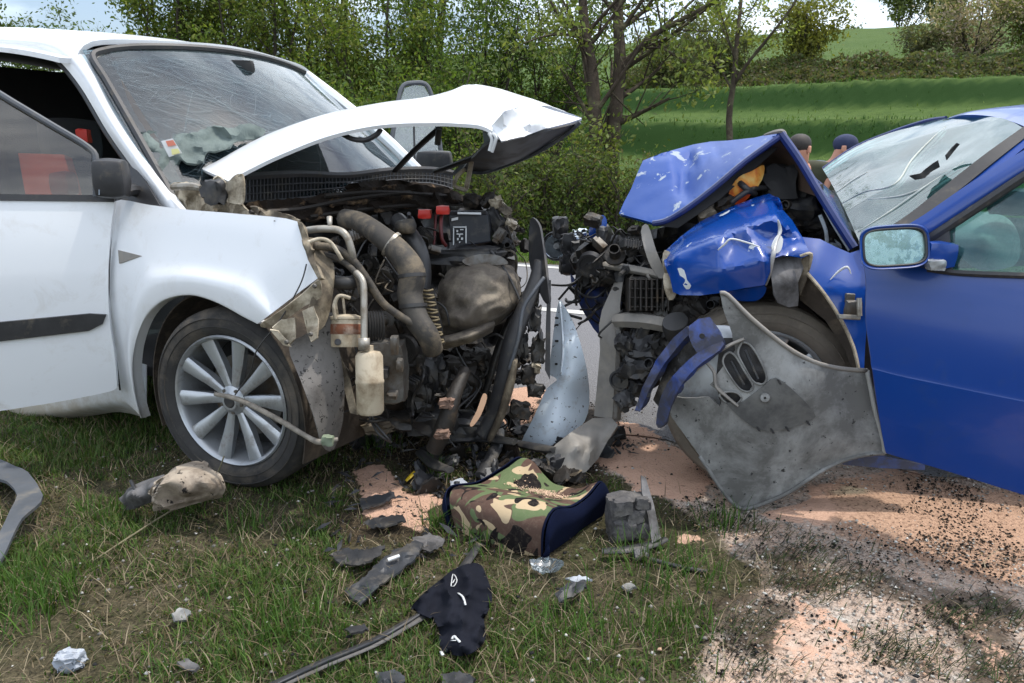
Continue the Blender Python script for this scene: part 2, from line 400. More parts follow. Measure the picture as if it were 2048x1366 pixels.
m_trayedge = pm('pale_tray_edge', lin(168, 168, 164), lin(140, 140, 136), .55, 0, 8, .2, 40, .002)
m_beam = pm('grey_scraped_beam', lin(146, 142, 136), lin(116, 112, 107), .6, .15, 7, .4, 30, .004, 0, (lin(150, 144, 134), .4, 9), .5, None, (1, 1, .3))
m_grime = pm('oily_engine_metal', (.016, .015, .014), (.045, .042, .038), .42, .4, 12, .6, 34, .008, 0, (lin(92, 82, 68), .16, 10))
m_grime2 = pm('burnt_brown_engine_parts', (.03, .024, .019), (.012, .011, .010), .6, .1, 9, .6, 30, .008, 0, (lin(104, 86, 66), .15, 8))
m_insul = pm('torn_brown_insulation', lin(46, 38, 31), lin(26, 22, 19), .95, 0, 6, .9, 22, .012, 0, (lin(150, 122, 92), .2, 7), .2, None, (1, 1, 3))
m_red = pm('red_plastic', lin(190, 40, 24), lin(165, 30, 20), .45, 0, 10, .1)
m_redcable = pm('dark_red_cable', lin(96, 24, 22), lin(70, 18, 18), .5)
m_battery = pm('battery_case', lin(24, 28, 38), lin(16, 19, 26), .4, 0, 10, .1, 40, .001, 0, (lin(80, 76, 70), .2, 12))
m_label = pm('white_print', lin(205, 208, 208), lin(190, 192, 192), .6)
m_fin = pm('yellowed_fins', lin(126, 112, 82), lin(92, 82, 60), .6, .2, 20)
m_bumperw = pm('pale_bumper_plastic', lin(212, 222, 230), lin(196, 208, 218), .42, 0, 5, .06, 30, .002, .3, (lin(140, 130, 116), .2, 8), .5, (lin(50, 46, 42), 46, .63))
m_navy = pm('navy_fabric', lin(16, 24, 48), lin(12, 18, 38), .95, 0, 12, .4, 200, .002, 0, None, .1)
m_shirt = pm('black_shirt_cloth', lin(20, 22, 30), lin(30, 32, 40), .95, 0, 6, .3, 220, .002, 0, None, .1)
m_beigecloth = pm('dirty_beige_plastic', lin(176, 164, 148), lin(140, 128, 114), .75, 0, 5, .4, 22, .008, 0, (lin(96, 84, 72), .45, 7), .3, (lin(30, 26, 24), 30, .61))
m_greyneck = pm('grey_torn_plastic', lin(112, 110, 110), lin(78, 77, 78), .6, 0, 8, .4, 26, .006, 0, (lin(50, 48, 46), .45, 9))
m_greypl = pm('matte_grey_plastic', lin(84, 88, 94), lin(66, 70, 75), .6, 0, 6, .2, 50, .002, 0, (lin(110, 106, 98), .2, 9))
m_foam = pm('charred_grey_foam', lin(84, 82, 82), lin(50, 49, 50), .9, 0, 9, .9, 28, .012, 0, (lin(110, 106, 102), .45, 9))
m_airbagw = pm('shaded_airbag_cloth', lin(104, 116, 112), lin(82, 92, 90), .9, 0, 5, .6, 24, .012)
m_orange = pm('orange_reflection_tone', lin(205, 84, 40), lin(180, 66, 32), .8, 0, 6, .2)
m_seat = pm('grey_seat_cloth', (.03, .03, .033), (.05, .048, .046), .9, 0, 8, .3, 120, .002)
m_airbag = pm('pale_airbag_cloth', lin(190, 194, 188), lin(164, 168, 160), .9, 0, 5, .5, 30, .008)
m_chrome = pm('headlight_reflector', lin(215, 220, 224), lin(190, 195, 200), .12, .95, 8)
m_mirror = pm('mirror_glass', lin(178, 204, 202), lin(140, 172, 170), .09, .9, 3, .03, 12, .01, 0, (lin(150, 180, 176), .35, 18))
m_crackmirror = pm('dark_mirror_glass', lin(120, 126, 130), lin(100, 106, 110), .1, .8, 8)
m_yellow = pm('yellow_plastic', lin(210, 178, 30), lin(180, 150, 24), .5)
m_plasticdk = pm('dark_grey_plastic', lin(58, 60, 64), lin(40, 42, 45), .5, 0, 8, .25, 40, .003, 0, (lin(100, 94, 84), .3, 9))
m_paper = pm('white_crumpled_paper', lin(170, 176, 184), lin(130, 136, 146), .8, 0, 10, .3, 40, .003)
m_bark = pm('tree_bark', (.075, .058, .044), (.035, .028, .022), .95, 0, 4, .9, 16, .03, 0, (lin(104, 100, 78), .3, 3), .1, None, (1, 1, .25))
m_twig = pm('twig_bark', (.06, .046, .035), (.032, .026, .02), .95, 0, 6)
def glass(name, tint, refl, haze_c, haze, cell, crack_w, crack_op, seedoff=0., streak=0., wav=.05, ior=1.5):
    """laminated glass: clear tinted pane that reflects the sky, with crazed cracks, and a haze for dust and painted-in reflections"""
    t = NT(name)
    tr = t.n.new('ShaderNodeBsdfTransparent'); tr.inputs[0].default_value = c4(tint)
    gl = t.n.new('ShaderNodeBsdfGlossy'); gl.inputs['Roughness'].default_value = .05; gl.inputs[0].default_value = (1, 1, 1, 1)
    bp = t.n.new('ShaderNodeBump'); bp.inputs['Strength'].default_value = wav; bp.inputs['Distance'].default_value = .01
    t.l.new(t.noise(6, 3), bp.inputs['Height']); t.l.new(bp.outputs[0], gl.inputs['Normal'])
    lw = t.n.new('ShaderNodeFresnel'); lw.inputs[0].default_value = ior
    fr = t.math('MULTIPLY_ADD', lw.outputs[0], 1.0, refl, clamp=True)
    m1 = t.n.new('ShaderNodeMixShader'); t.l.new(fr, m1.inputs[0]); t.l.new(tr.outputs[0], m1.inputs[1]); t.l.new(gl.outputs[0], m1.inputs[2])
    df = t.n.new('ShaderNodeBsdfDiffuse'); df.inputs[0].default_value = c4(haze_c)
    tl = t.n.new('ShaderNodeBsdfTranslucent'); tl.inputs[0].default_value = c4(haze_c)
    ad = t.n.new('ShaderNodeMixShader'); ad.inputs[0].default_value = .45; t.l.new(df.outputs[0], ad.inputs[1]); t.l.new(tl.outputs[0], ad.inputs[2])
    big = t.ramp(t.noise(3.2, 5, .6), [(.35, .15), (.7, 1)])
    ck = t.ramp(t.voro(cell, 'DISTANCE_TO_EDGE'), [(0, 1), (crack_w, 0)])
    fac = t.math('MULTIPLY', ck, t.math('MULTIPLY', big, crack_op))
    fac = t.math('MAXIMUM', fac, t.math('MULTIPLY', t.noise(1.8, 6), haze * 2), clamp=True)
    if streak:
        s1 = t.ramp(t.noise(26, 5, .7, stretch=(1, 1, 9)), [(.62, 0), (.7, streak)]); fac = t.math('MAXIMUM', fac, t.math('MULTIPLY', s1, big))
    sp_ = t.ramp(t.voro(120), [(.0, 1), (.10, 0)]); sp_ = t.math('MULTIPLY', sp_, t.ramp(t.noise(9, 4), [(.5, 0), (.62, crack_op * 1.6)])); fac = t.math('MAXIMUM', fac, sp_, clamp=True)
    m2 = t.n.new('ShaderNodeMixShader'); t.l.new(fac, m2.inputs[0]); t.l.new(m1.outputs[0], m2.inputs[1]); t.l.new(ad.outputs[0], m2.inputs[2])
    t.l.new(m2.outputs[0], t.out.inputs[0]); return t.m
m_glassw = glass('cracked_windscreen_glass', (.60, .74, .78), .03, lin(150, 178, 192), .012, 46, .03, .35, streak=.45)  # bluish haze paints a sky reflection into the pane
m_glassb = glass('shattered_windscreen_glass', (.42, .64, .64), .05, lin(104, 156, 156), .06, 120, .12, .34, wav=.08, ior=1.22)
m_glassd = glass('door_window_glass', (.8, .74, .64), .05, lin(150, 138, 118), .13, 4, .0, .0)  # brownish haze paints the side window's reflection into the pane
m_glassf = glass('shattered_far_glass', (.7, .75, .76), .08, lin(190, 200, 205), .15, 60, .1, .6)
m_clear = glass('clear_broken_plastic', (.8, .86, .88), .08, lin(150, 160, 166), .15, 30, .08, .7)
# ------------------------------------------------------------------ terrain
PROF = [(-60, -.2), (-20, -.1), (-6, 0), (7.6, 0), (8.3, -.03), (9.6, -.18), (11, .02), (14, .5), (17, 1.02), (18.4, 1.12), (19.1, 1.95), (20.9, 2.02), (22.1, 2.32), (22.8, 3.05), (27.5, 3.12), (30.5, 3.2), (33.5, 4.4), (40, 5.5), (60, 9.6), (64, 9.9), (90, 10.6), (200, 12), (500, 14)]
PQ = np.array([p[0] for p in PROF], float); PZ = np.array([p[1] for p in PROF], float)
def qof(X, Y): return .423 * X + .906 * Y
def terr(X, Y):
    q = qof(X, Y) + .25 * math.sin(X * .7) * (qof(X, Y) > 12); z = float(np.interp(q, PQ, PZ))
    if q > 9: z += .07 * nz((X, Y, 0), .5, 3) + .05 * nz((X, Y, 0), 1.7, 4)
    return z
GRAVEL = [(1400, 1366), (1440, 1290), (1470, 1210), (1540, 1140), (1480, 1085), (1400, 1030), (1320, 990), (1200, 945), (1150, 880), (1100, 800), (1250, 760), (2048, 860), (2600, 1000), (2600, 1900), (1380, 1900)]
SANDS = [[(1180, 870), (1250, 835), (1300, 845), (1330, 890), (1420, 950), (1440, 990), (1300, 990), (1240, 945), (1195, 915)],
         [(1500, 1035), (1590, 985), (1700, 945), (1810, 935), (2048, 985), (2300, 1040), (2300, 1150), (2048, 1090), (1900, 1070), (1700, 1050), (1590, 1050)],
         [(700, 945), (745, 938), (790, 962), (830, 985), (895, 1015), (865, 1030), (855, 1062), (800, 1070), (770, 1045), (735, 1020), (705, 995)],
         [(1330, 1072), (1380, 1062), (1420, 1080), (1370, 1098)],
         [(1030, 780), (1090, 770), (1085, 840), (1040, 880), (1010, 850)],
         [(1560, 1180), (1640, 1190), (1780, 1290), (1700, 1366), (1560, 1366), (1520, 1270)],
         [(1840, 1180), (1990, 1200), (2048, 1260), (2048, 1366), (1960, 1366), (1880, 1260)]]
SANDW = [1, .66, 1, .8, .9, .5, .46]
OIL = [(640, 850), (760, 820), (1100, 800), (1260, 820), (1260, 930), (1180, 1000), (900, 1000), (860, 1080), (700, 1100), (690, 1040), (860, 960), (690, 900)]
DARK_PATCHES = [[(1400, 1200), (1500, 1160), (1620, 1230), (1580, 1330), (1430, 1320)], [(1840, 1190), (2000, 1170), (2100, 1270), (1980, 1340), (1850, 1280)], [(1490, 1070), (1600, 1080), (1720, 1140), (1900, 1190), (1880, 1215), (1640, 1180), (1500, 1150)], [(1340, 985), (1420, 948), (1446, 960), (1440, 992)], [(1600, 1022), (1700, 1012), (1690, 1044), (1620, 1040)], [(1260, 915), (1350, 882), (1380, 905), (1330, 915)], [(1880, 1310), (2100, 1290), (2100, 1400), (1860, 1380)], [(1640, 1000), (1900, 1010), (2100, 1060), (2100, 1100), (1850, 1070), (1680, 1050)]]  # ground mixed darker inside these outlines
BROWN_SHADE = [(1640, 960), (1800, 950), (2300, 1000), (2300, 1190), (1960, 1160), (1800, 1120), (1680, 1050)]  # shade beside the blue car, painted into the sand as a browner tone
def masks(X, Y):
    """sand, gravel, oil and brown painted car shade at ground points (arrays)"""
    n = len(X); out = np.zeros((4, n)); rs = np.random.RandomState(4)
    for k in range(9):
        wx = np.array([nz((x, y, 0), 5, 21) for x, y in zip(X, Y)]) * .09 if k == 0 else wx
        wy = np.array([nz((x, y, 0), 5, 22) for x, y in zip(X, Y)]) * .09 if k == 0 else wy
        ja, jb = rs.uniform(-.045, .045, 2) * (0 if k == 0 else 1)
        D = np.stack([X + wx + ja, Y + wy + jb, np.zeros(n) - CAMH]); z = FWD @ D
        z = np.where(z < .3, .3, z); px = 1024 + F * (RGT @ D) / z; py = 683 - F * (UPV @ D) / z
        s = np.zeros(n)
        for w, P in zip(SANDW, SANDS): s = np.maximum(s, inside(P, px, py) * w)
        out += np.stack([s, inside(GRAVEL, px, py) * 1., np.max([inside(OIL, px, py) * 1.] + [inside(P, px, py) * .8 for P in DARK_PATCHES], axis=0), inside(BROWN_SHADE, px, py) * 1.]) / 9
    q = qof(X, Y); out[1] = np.maximum(out[1], np.clip((q - 2.5) / .3, 0, 1) * (q < 7.9) * (X > -1.0 + 0 * X))
    return out
def axisvals(fine0, fine1, st, lo, hi, gr=1.09, mid=(0, 0)):
    m = list(np.arange(fine0, fine1, st)); s = st; x = m[-1]
    while x < hi: s = min(s * gr, 30, mid[1] if x < mid[0] else 30); x += s; m.append(x)
    s = st; x = m[0]; a_ = []
    while x > lo: s = min(s * gr, 30); x -= s; a_.append(x)
    return np.array(a_[::-1] + m)
xs = axisvals(-2.0, 2.2, .018, -320, 380, 1.09, (16, .45)); ys = axisvals(1.1, 3.6, .018, -30, 520, 1.06, (28, .2))
GX, GY = np.meshgrid(xs, ys); gx, gy = GX.ravel(), GY.ravel()
near = (gx > -2.6) & (gx < 3.2) & (gy > .7) & (gy < 5.2)
mk4 = np.zeros((4, len(gx))); mk4[:, near] = masks(gx[near], gy[near])
gz = np.array([terr(x, y) for x, y in zip(gx, gy)])
rel = np.array([(.016 * nz((x, y, 0), 3, 7) + .008 * nz((x, y, 0), 11, 8) + .004 * nz((x, y, 0), 30, 9)) if abs(x) < 8 and y < 7 else 0 for x, y in zip(gx, gy)])
rel = rel * (1 - .75 * np.clip(mk4[1], 0, 1)) + .012 * mk4[0] - .004
gq = qof(gx, gy); rel = np.where((gq > 2.75) & (gq < 8.0), np.minimum(rel, -.001 - .011 * np.clip((gq - 3.1) / .2, 0, 1)), rel)
nx, ny = len(xs), len(ys)
gi = np.arange(nx * ny).reshape(ny, nx)
gf = np.stack([gi[:-1, :-1].ravel(), gi[:-1, 1:].ravel(), gi[1:, 1:].ravel(), gi[1:, :-1].ravel()], 1)

def ground_material(name, road):
    t = NT(name)
    th = t.ramp(t.noise(7, 8, .75), [(.25, (.038, .046, .018)), (.45, (.062, .058, .030)), (.6, (.105, .088, .055)), (.78, (.17, .14, .095))])
    fine = t.ramp(t.noise(90, 4, .8), [(.35, .35), (.65, 1.25)]); th = t.mix(1, th, fine, 'MULTIPLY')
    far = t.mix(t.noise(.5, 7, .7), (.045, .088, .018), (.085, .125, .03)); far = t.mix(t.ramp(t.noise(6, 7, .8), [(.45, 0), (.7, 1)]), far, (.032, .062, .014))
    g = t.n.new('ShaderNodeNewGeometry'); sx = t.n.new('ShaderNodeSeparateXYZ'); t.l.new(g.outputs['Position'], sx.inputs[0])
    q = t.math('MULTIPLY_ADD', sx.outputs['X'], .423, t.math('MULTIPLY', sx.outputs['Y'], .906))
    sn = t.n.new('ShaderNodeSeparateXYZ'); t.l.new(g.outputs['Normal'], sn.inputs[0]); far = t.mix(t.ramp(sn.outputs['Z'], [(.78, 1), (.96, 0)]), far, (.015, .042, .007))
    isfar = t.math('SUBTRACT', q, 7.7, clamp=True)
    if road:
        ag = t.ramp(t.voro(260, out='Color'), [(0, (.10, .10, .105)), (1, (.27, .27, .275))]); ag = t.mix(t.noise(1.2, 5), ag, (.17, .17, .18)); base = ag
    else: base = t.mix(isfar, th, far)
    # gravel: pale chips among dark crumbs
    vc = t.voro(120, out='Color'); gr = t.ramp(vc, [(0, lin(118, 112, 105)), (.4, lin(156, 150, 142)), (.75, lin(180, 174, 165)), (1, lin(206, 201, 193))])
    gr = t.mix(t.ramp(t.noise(5, 6, .7), [(.34, 0), (.58, .85)]), gr, lin(196, 168, 148))
    dk = t.ramp(t.noise(38, 7, .8), [(.52, 0), (.6, 1)]); dk = t.math('MULTIPLY', dk, t.ramp(t.noise(3.4, 6, .7), [(.36, .25), (.6, 1)]))
    gr = t.mix(dk, gr, lin(48, 42, 38))
    nm = t.noise(14, 9, .72)
    nm2 = t.math('ADD', t.math('MULTIPLY', t.noise(4.5, 8, .7), .6), t.math('MULTIPLY', t.noise(30, 6, .8), .4))
    def thr(at, lo=.42, hi=.56, k=.7):
        v = t.math('ADD', t.attr(at), t.math('MULTIPLY', t.math('SUBTRACT', nm2 if at != 'sand' else nm, .5), k)); return t.ramp(v, [(lo, 0), (hi, 1)])
    col = base
    if not road: col = t.mix(thr('gravel', .3, .7, 1.6), col, gr)
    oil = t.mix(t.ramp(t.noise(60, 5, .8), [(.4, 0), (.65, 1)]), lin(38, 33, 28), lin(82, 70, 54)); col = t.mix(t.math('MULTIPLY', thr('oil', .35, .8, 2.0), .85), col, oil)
    sd = t.mix(t.noise(40, 5, .7), lin(204, 168, 146), lin(188, 152, 130)); sd = t.mix(t.ramp(t.noise(24, 8, .8), [(.6, 0), (.66, .9)]), sd, lin(74, 54, 40))
    col = t.mix(thr('sand', .45, .54, 1.5), col, sd)
    br = t.mix(t.ramp(t.noise(60, 7, .85), [(.50, 0), (.64, 1)]), lin(184, 150, 126), lin(78, 58, 44)); col = t.mix(t.math('MULTIPLY', thr('brown', .3, .75, 2.4), .95), col, br)
    bm = t.math('ADD', t.noise(70, 6, .7), t.math('MULTIPLY', t.voro(110), .6))
    t.bsdf(col, .95, 0, .15, 0, bm, .7, .012); return t.m
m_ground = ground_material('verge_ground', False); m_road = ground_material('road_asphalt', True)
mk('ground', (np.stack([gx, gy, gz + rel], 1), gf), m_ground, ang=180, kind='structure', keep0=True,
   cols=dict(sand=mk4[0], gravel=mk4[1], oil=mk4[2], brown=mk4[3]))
# road: a strip along its own direction
ax_ = np.array([.906, -.423]); nq = np.array([.423, .906])
ss = np.concatenate([np.arange(-60, -6, 2.), np.arange(-6, 6, .06), np.arange(6, 61, 2.)]); 
qs = np.concatenate([np.arange(2.95, 4.2, .06), np.arange(4.2, 7.45, .25), [7.46]])
SS, QQ = np.meshgrid(ss, qs); edge_ = np.array([.14 * nz((s, 0, 0), 1.3, 9) + .06 * nz((s, 0, 0), 6, 9) for s in ss]); wq = np.clip((4.2 - QQ) / 1.25, 0, 1)
QQ = QQ + wq * edge_[None, :]
rx = (SS * ax_[0] + QQ * nq[0]).ravel(); ry = (SS * ax_[1] + QQ * nq[1]).ravel()
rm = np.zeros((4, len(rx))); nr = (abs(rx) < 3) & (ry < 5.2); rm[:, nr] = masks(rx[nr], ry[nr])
ri = np.arange(SS.size).reshape(SS.shape)
rf = np.stack([ri[:-1, :-1].ravel(), ri[:-1, 1:].ravel(), ri[1:, 1:].ravel(), ri[1:, :-1].ravel()], 1)
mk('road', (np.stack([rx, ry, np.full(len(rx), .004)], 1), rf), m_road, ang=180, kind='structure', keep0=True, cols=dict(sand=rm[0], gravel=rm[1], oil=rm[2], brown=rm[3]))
m_line = pm('worn_road_paint', lin(205, 205, 200), lin(150, 150, 148), .8, 0, 18)
def strip(s0, s1, q0, q1, z): return [(np.r_[ax_ * s + nq * q, z]) for s, q in ((s0, q0), (s1, q0), (s1, q1), (s0, q1))]
V, Fc = [], []
for s0 in np.arange(-40.35, 40, 6.): V += strip(s0, s0 + 3, 5.14, 5.26, .008); n_ = len(V); Fc.append((n_ - 4, n_ - 3, n_ - 2, n_ - 1))
mk('centre_line', (np.array(V), Fc), m_line, ang=0, kind='structure')
V = strip(-60, 60, 7.2, 7.32, .008); mk('edge_line', (np.array(V), [(0, 1, 2, 3)]), m_line, ang=0, kind='structure')

# ------------------------------------------------------------------ grass, stones, crumbs on the verge (countless: stuff)
def leafmat(name, trans=.4, rough=.6):
    t = NT(name); col = t.attr('tint', 'Color'); b = t.bsdf(col, rough, 0, .25)
    tl = t.n.new('ShaderNodeBsdfTranslucent'); t.l.new(t.mix(1, col, (1.25, 1.25, .7), 'MULTIPLY'), tl.inputs[0])
    m = t.n.new('ShaderNodeMixShader'); m.inputs[0].default_value = trans; t.l.new(b.outputs[0], m.inputs[1]); t.l.new(tl.outputs[0], m.inputs[2]); t.l.new(m.outputs[0], t.out.inputs[0]); return t.m
m_grass = leafmat('grass_blades', .35); m_leaf = leafmat('spring_leaves', .45)
rs = np.random.RandomState(11)
def blades(X, Y, Z, hgt, wid, ang, bend, col, name, flat=None):
    n = len(X); dx, dy = np.cos(ang), np.sin(ang); sx_, sy_ = -dy, dx; w = wid / 2
    up = hgt * np.sqrt(np.clip(1 - bend ** 2 * .8, .03, 1)); out = hgt * bend
    b = np.stack([X, Y, Z], 1); S = np.stack([sx_ * w, sy_ * w, 0 * w], 1); D = np.stack([dx, dy, 0 * dx], 1)
    mid = b + D * (out * .38)[:, None] + np.stack([0 * up, 0 * up, up * .6], 1); tip = b + D * out[:, None] + np.stack([0 * up, 0 * up, up], 1)
    V = np.stack([b - S, b + S, mid - S * .8, mid + S * .8, tip], 1).reshape(-1, 3); i = np.arange(n) * 5
    T = np.concatenate([np.stack([i, i + 1, i + 3], 1), np.stack([i, i + 3, i + 2], 1), np.stack([i + 2, i + 3, i + 4], 1)])
    return mk(name, (V, T), m_grass, ang=0, keep0=True, kind='stuff', cols=dict(tint=np.repeat(col, 5, 0)))
def tint(n, cs, w, jit=.25):
    k = rs.choice(len(cs), n, p=np.array(w) / sum(w)); c = np.array(cs)[k] * (1 + rs.uniform(-jit, jit, (n, 1))); return np.clip(c, 0, 1)
GCOL = [(.055, .112, .020), (.088, .148, .030), (.12, .175, .044), (.04, .08, .018), (.20, .16, .095), (.14, .11, .06)]
FLAT = [[(905, 1140), (962, 1126), (985, 1190), (975, 1270), (965, 1300), (900, 1312), (876, 1290), (866, 1240), (822, 1218), (860, 1170)], [(905, 1010), (1040, 940), (1210, 975), (1212, 1070), (1082, 1116), (910, 1062)], [(1205, 1000), (1290, 960), (1330, 1080), (1290, 1105), (1205, 1100)],
        [(540, 1380), (650, 1316), (800, 1244), (900, 1170), (960, 1090), (975, 1095), (905, 1195), (800, 1272), (640, 1348), (560, 1390)], [(688, 1180), (800, 1096), (846, 1080), (838, 1108), (722, 1208), (704, 1200)], [(660, 1108), (690, 1090), (770, 1088), (720, 1132), (680, 1130)], [(300, 985), (400, 950), (455, 960), (440, 985), (330, 1005)], [(240, 1000), (330, 970), (330, 1000), (260, 1015)], [(110, 1310), (175, 1300), (170, 1335), (115, 1340)], [(1056, 1118), (1126, 1116), (1120, 1142), (1062, 1140)], [(1106, 1186), (1170, 1158), (1174, 1176), (1120, 1206)], [(718, 998), (790, 984), (792, 996), (726, 1020)], [(726, 1044), (810, 1028), (812, 1042), (740, 1058)]]
def flattened(X, Y):
    D = np.stack([X, Y, np.zeros(len(X)) - CAMH]); z = np.maximum(FWD @ D, .3); px = 1024 + F * (RGT @ D) / z; py = 683 - F * (UPV @ D) / z; r = np.zeros(len(X), bool)
    for P in FLAT: r |= inside(P, px, py)
    return r
N = 290000
X = rs.uniform(-2.5, 1.5, N); Y = 1.05 + 2.9 * rs.uniform(0, 1, N) ** 1.25
mg = masks(X, Y); pat = np.array([nz((x, y, 0), 2.2, 31) + .5 * nz((x, y, 0), 7, 32) for x, y in zip(X, Y)])
tuft = np.array([nz((x, y, 0), 14, 33) for x, y in zip(X, Y)])
prob = np.clip(.62 + .9 * pat + .6 * tuft, .12, 1) * (1 - np.clip(mg[1] * 1.15 - .02, 0, .985)) * (1 - np.clip(mg[0] * 1.2, 0, .97)) * (1 - .6 * mg[2])
prob *= ~flattened(X, Y); keep = (rs.uniform(0, 1, N) < prob) & (qof(X, Y) < 2.9); X, Y, pat, tuft, g1 = X[keep], Y[keep], pat[keep], tuft[keep], mg[1][keep]
n = len(X); h = np.clip(.022 + .022 * np.clip(pat + .35, 0, 1) + .018 * np.clip(tuft, 0, 1), .016, .09) * rs.uniform(.5, 1.5, n) * .88
long_ = rs.uniform(0, 1, n) < .02; h[long_] *= rs.uniform(1.3, 2.0, long_.sum()); h *= (1 - .35 * g1) * np.clip(1 - .45 * (X + .35) / .5, .55, 1)
zg = np.array([(.016 * nz((x, y, 0), 3, 7) + .008 * nz((x, y, 0), 11, 8)) for x, y in zip(X, Y)]) * (1 - .75 * g1) - .008
col = tint(n, GCOL, [4, 4, 2, 3, 1.2, 1.2]); dry = np.clip(.2 - pat, 0, 1)[:, None] * rs.uniform(0, 1, (n, 1)) > .3
col = np.where(dry, np.array([(.20, .165, .10)]) * rs.uniform(.5, 1.3, (n, 1)), col)
ang = rs.uniform(0, 2 * math.pi, n); bend = np.clip(rs.beta(2.4, 1.6, n) * 1.05 + .3 * dry[:, 0], .08, .985)
blades(X, Y, zg, h, rs.uniform(.0022, .0048, n), ang, bend, col, 'verge_grass')
# flat dead straw
N = 11000; X = rs.uniform(-2.3, 1.6, N); Y = 1.1 + 2.2 * rs.uniform(0, 1, N) ** 1.2; mg = masks(X, Y); k = (rs.uniform(0, 1, N) < (1 - mg[1] * .9) * (1 - mg[0] * .9)) & ~flattened(X, Y); X, Y = X[k], Y[k]; n = len(X)
blades(X, Y, np.full(n, .004) + rs.uniform(0, .016, n), rs.uniform(.02, .085, n), rs.uniform(.0015, .003, n), rs.uniform(0, 6.3, n), np.full(n, .99), tint(n, [(.24, .195, .125), (.17, .13, .08), (.30, .25, .17), (.10, .075, .045)], [3, 3, 2, 2]), 'dead_straw')
# roadside meadow and terrace grass
N = 60000; zz = 8 + 34 * rs.uniform(0, 1, N) ** 1.5; px = rs.uniform(850, 2150, N); X = (px - 1024) / F * zz; Y = zz * .985
q = qof(X, Y); k = (q > 7.6) & ((q < 14) | ((q > 18.9) & (q < 19.5)) | ((q > 22.6) & (q < 23.2)) | (rs.uniform(0, 1, N) < .12)); X, Y, zz, q = X[k], Y[k], zz[k], q[k]; n = len(X)
Z = np.array([terr(x, y) for x, y in zip(X, Y)]); hh = rs.uniform(.04, .12, n) * (.6 + zz / 40)
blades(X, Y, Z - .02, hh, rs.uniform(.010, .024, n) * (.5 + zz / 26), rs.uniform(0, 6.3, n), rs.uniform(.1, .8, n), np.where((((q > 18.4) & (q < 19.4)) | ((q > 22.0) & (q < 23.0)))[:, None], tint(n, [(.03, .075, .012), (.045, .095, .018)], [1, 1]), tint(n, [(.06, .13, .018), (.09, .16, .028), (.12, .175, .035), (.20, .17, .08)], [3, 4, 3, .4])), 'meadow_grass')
# gravel chips and dark crumbs
TET = np.array([(1, 1, 1), (-1, -1, 1), (-1, 1, -1), (1, -1, -1)]) * .6
OCT = np.array([(1, 0, 0), (-1, 0, 0), (0, 1, 0), (0, -1, 0), (0, 0, 1), (0, 0, -1)], float); OF = np.array([(0, 2, 4), (2, 1, 4), (1, 3, 4), (3, 0, 4), (2, 0, 5), (1, 2, 5), (3, 1, 5), (0, 3, 5)])
def grains(X, Y, Z, size, col, name, mat, flat=.6):
    n = len(X); V = OCT[None] * size[:, None, None] * rs.uniform(.6, 1.3, (n, 6, 1)); a_ = rs.uniform(0, 6.3, n); c_, s_ = np.cos(a_)[:, None], np.sin(a_)[:, None]
    V = np.stack([V[..., 0] * c_ - V[..., 1] * s_, V[..., 0] * s_ + V[..., 1] * c_, V[..., 2] * flat], 2) + np.stack([X, Y, Z], 1)[:, None]
    T = (OF[None] + (np.arange(n) * 6)[:, None, None]).reshape(-1, 3)
    return mk(name, (V.reshape(-1, 3), T), mat, ang=0, keep0=True, kind='stuff', cols=dict(tint=np.repeat(col, 6, 0)))
t = NT('loose_grains'); t.bsdf(t.attr('tint', 'Color'), .9, 0, .2); m_grain = t.m
N = 42000; X = rs.uniform(.0, 2.3, N); Y = 1.15 + 2.1 * rs.uniform(0, 1, N); mg = masks(X, Y); k = rs.uniform(0, 1, N) < np.clip(mg[1] * (1 - .8 * mg[0]) + .03, 0, 1); X, Y = X[k], Y[k]; n = len(X)
grains(X, Y, np.full(n, .001), .0014 + .006 * rs.uniform(0, 1, n) ** 4, tint(n, [lin(162, 158, 150)[:3], lin(136, 131, 124)[:3], lin(190, 186, 178)[:3], lin(100, 96, 90)[:3], lin(172, 142, 120)[:3]], [3, 3, 1.5, 2, 2]), 'gravel_chips', m_grain)
N = 110000; X = rs.uniform(-.6, 2.3, N); Y = 1.15 + 2.3 * rs.uniform(0, 1, N); mg = masks(X, Y); pt = np.array([nz((x, y, 0), 4, 41) + .6 * nz((x, y, 0), 12, 42) for x, y in zip(X, Y)])
k = rs.uniform(0, 1, N) < np.clip(mg[1] * .5 + mg[3] * .45 + mg[2] * .9, 0, 1) * np.clip(.22 + 1.7 * pt + .2 * mg[3], 0.03, 1) * (1 - .45 * mg[0] * (1 - mg[3]) * (1 - mg[2])); X, Y = X[k], Y[k]; n = len(X)
grains(X, Y, np.full(n, .004), .0012 + .0052 * rs.uniform(0, 1, n) ** 4, tint(n, [(.012, .011, .01), (.03, .024, .018), (.06, .045, .03)], [4, 3, 1.5], .5), 'dark_crumbs', m_grain, .8)
N = 3500; X = rs.uniform(-2., 1., N); Y = 1.15 + 1.8 * rs.uniform(0, 1, N); n = N
grains(X, Y, np.full(n, .012), .002 + .007 * rs.uniform(0, 1, n) ** 5, tint(n, [lin(170, 168, 162)[:3], lin(120, 116, 110)[:3], (.02, .02, .02)], [1, 2, 3]), 'scattered_bits', m_grain)
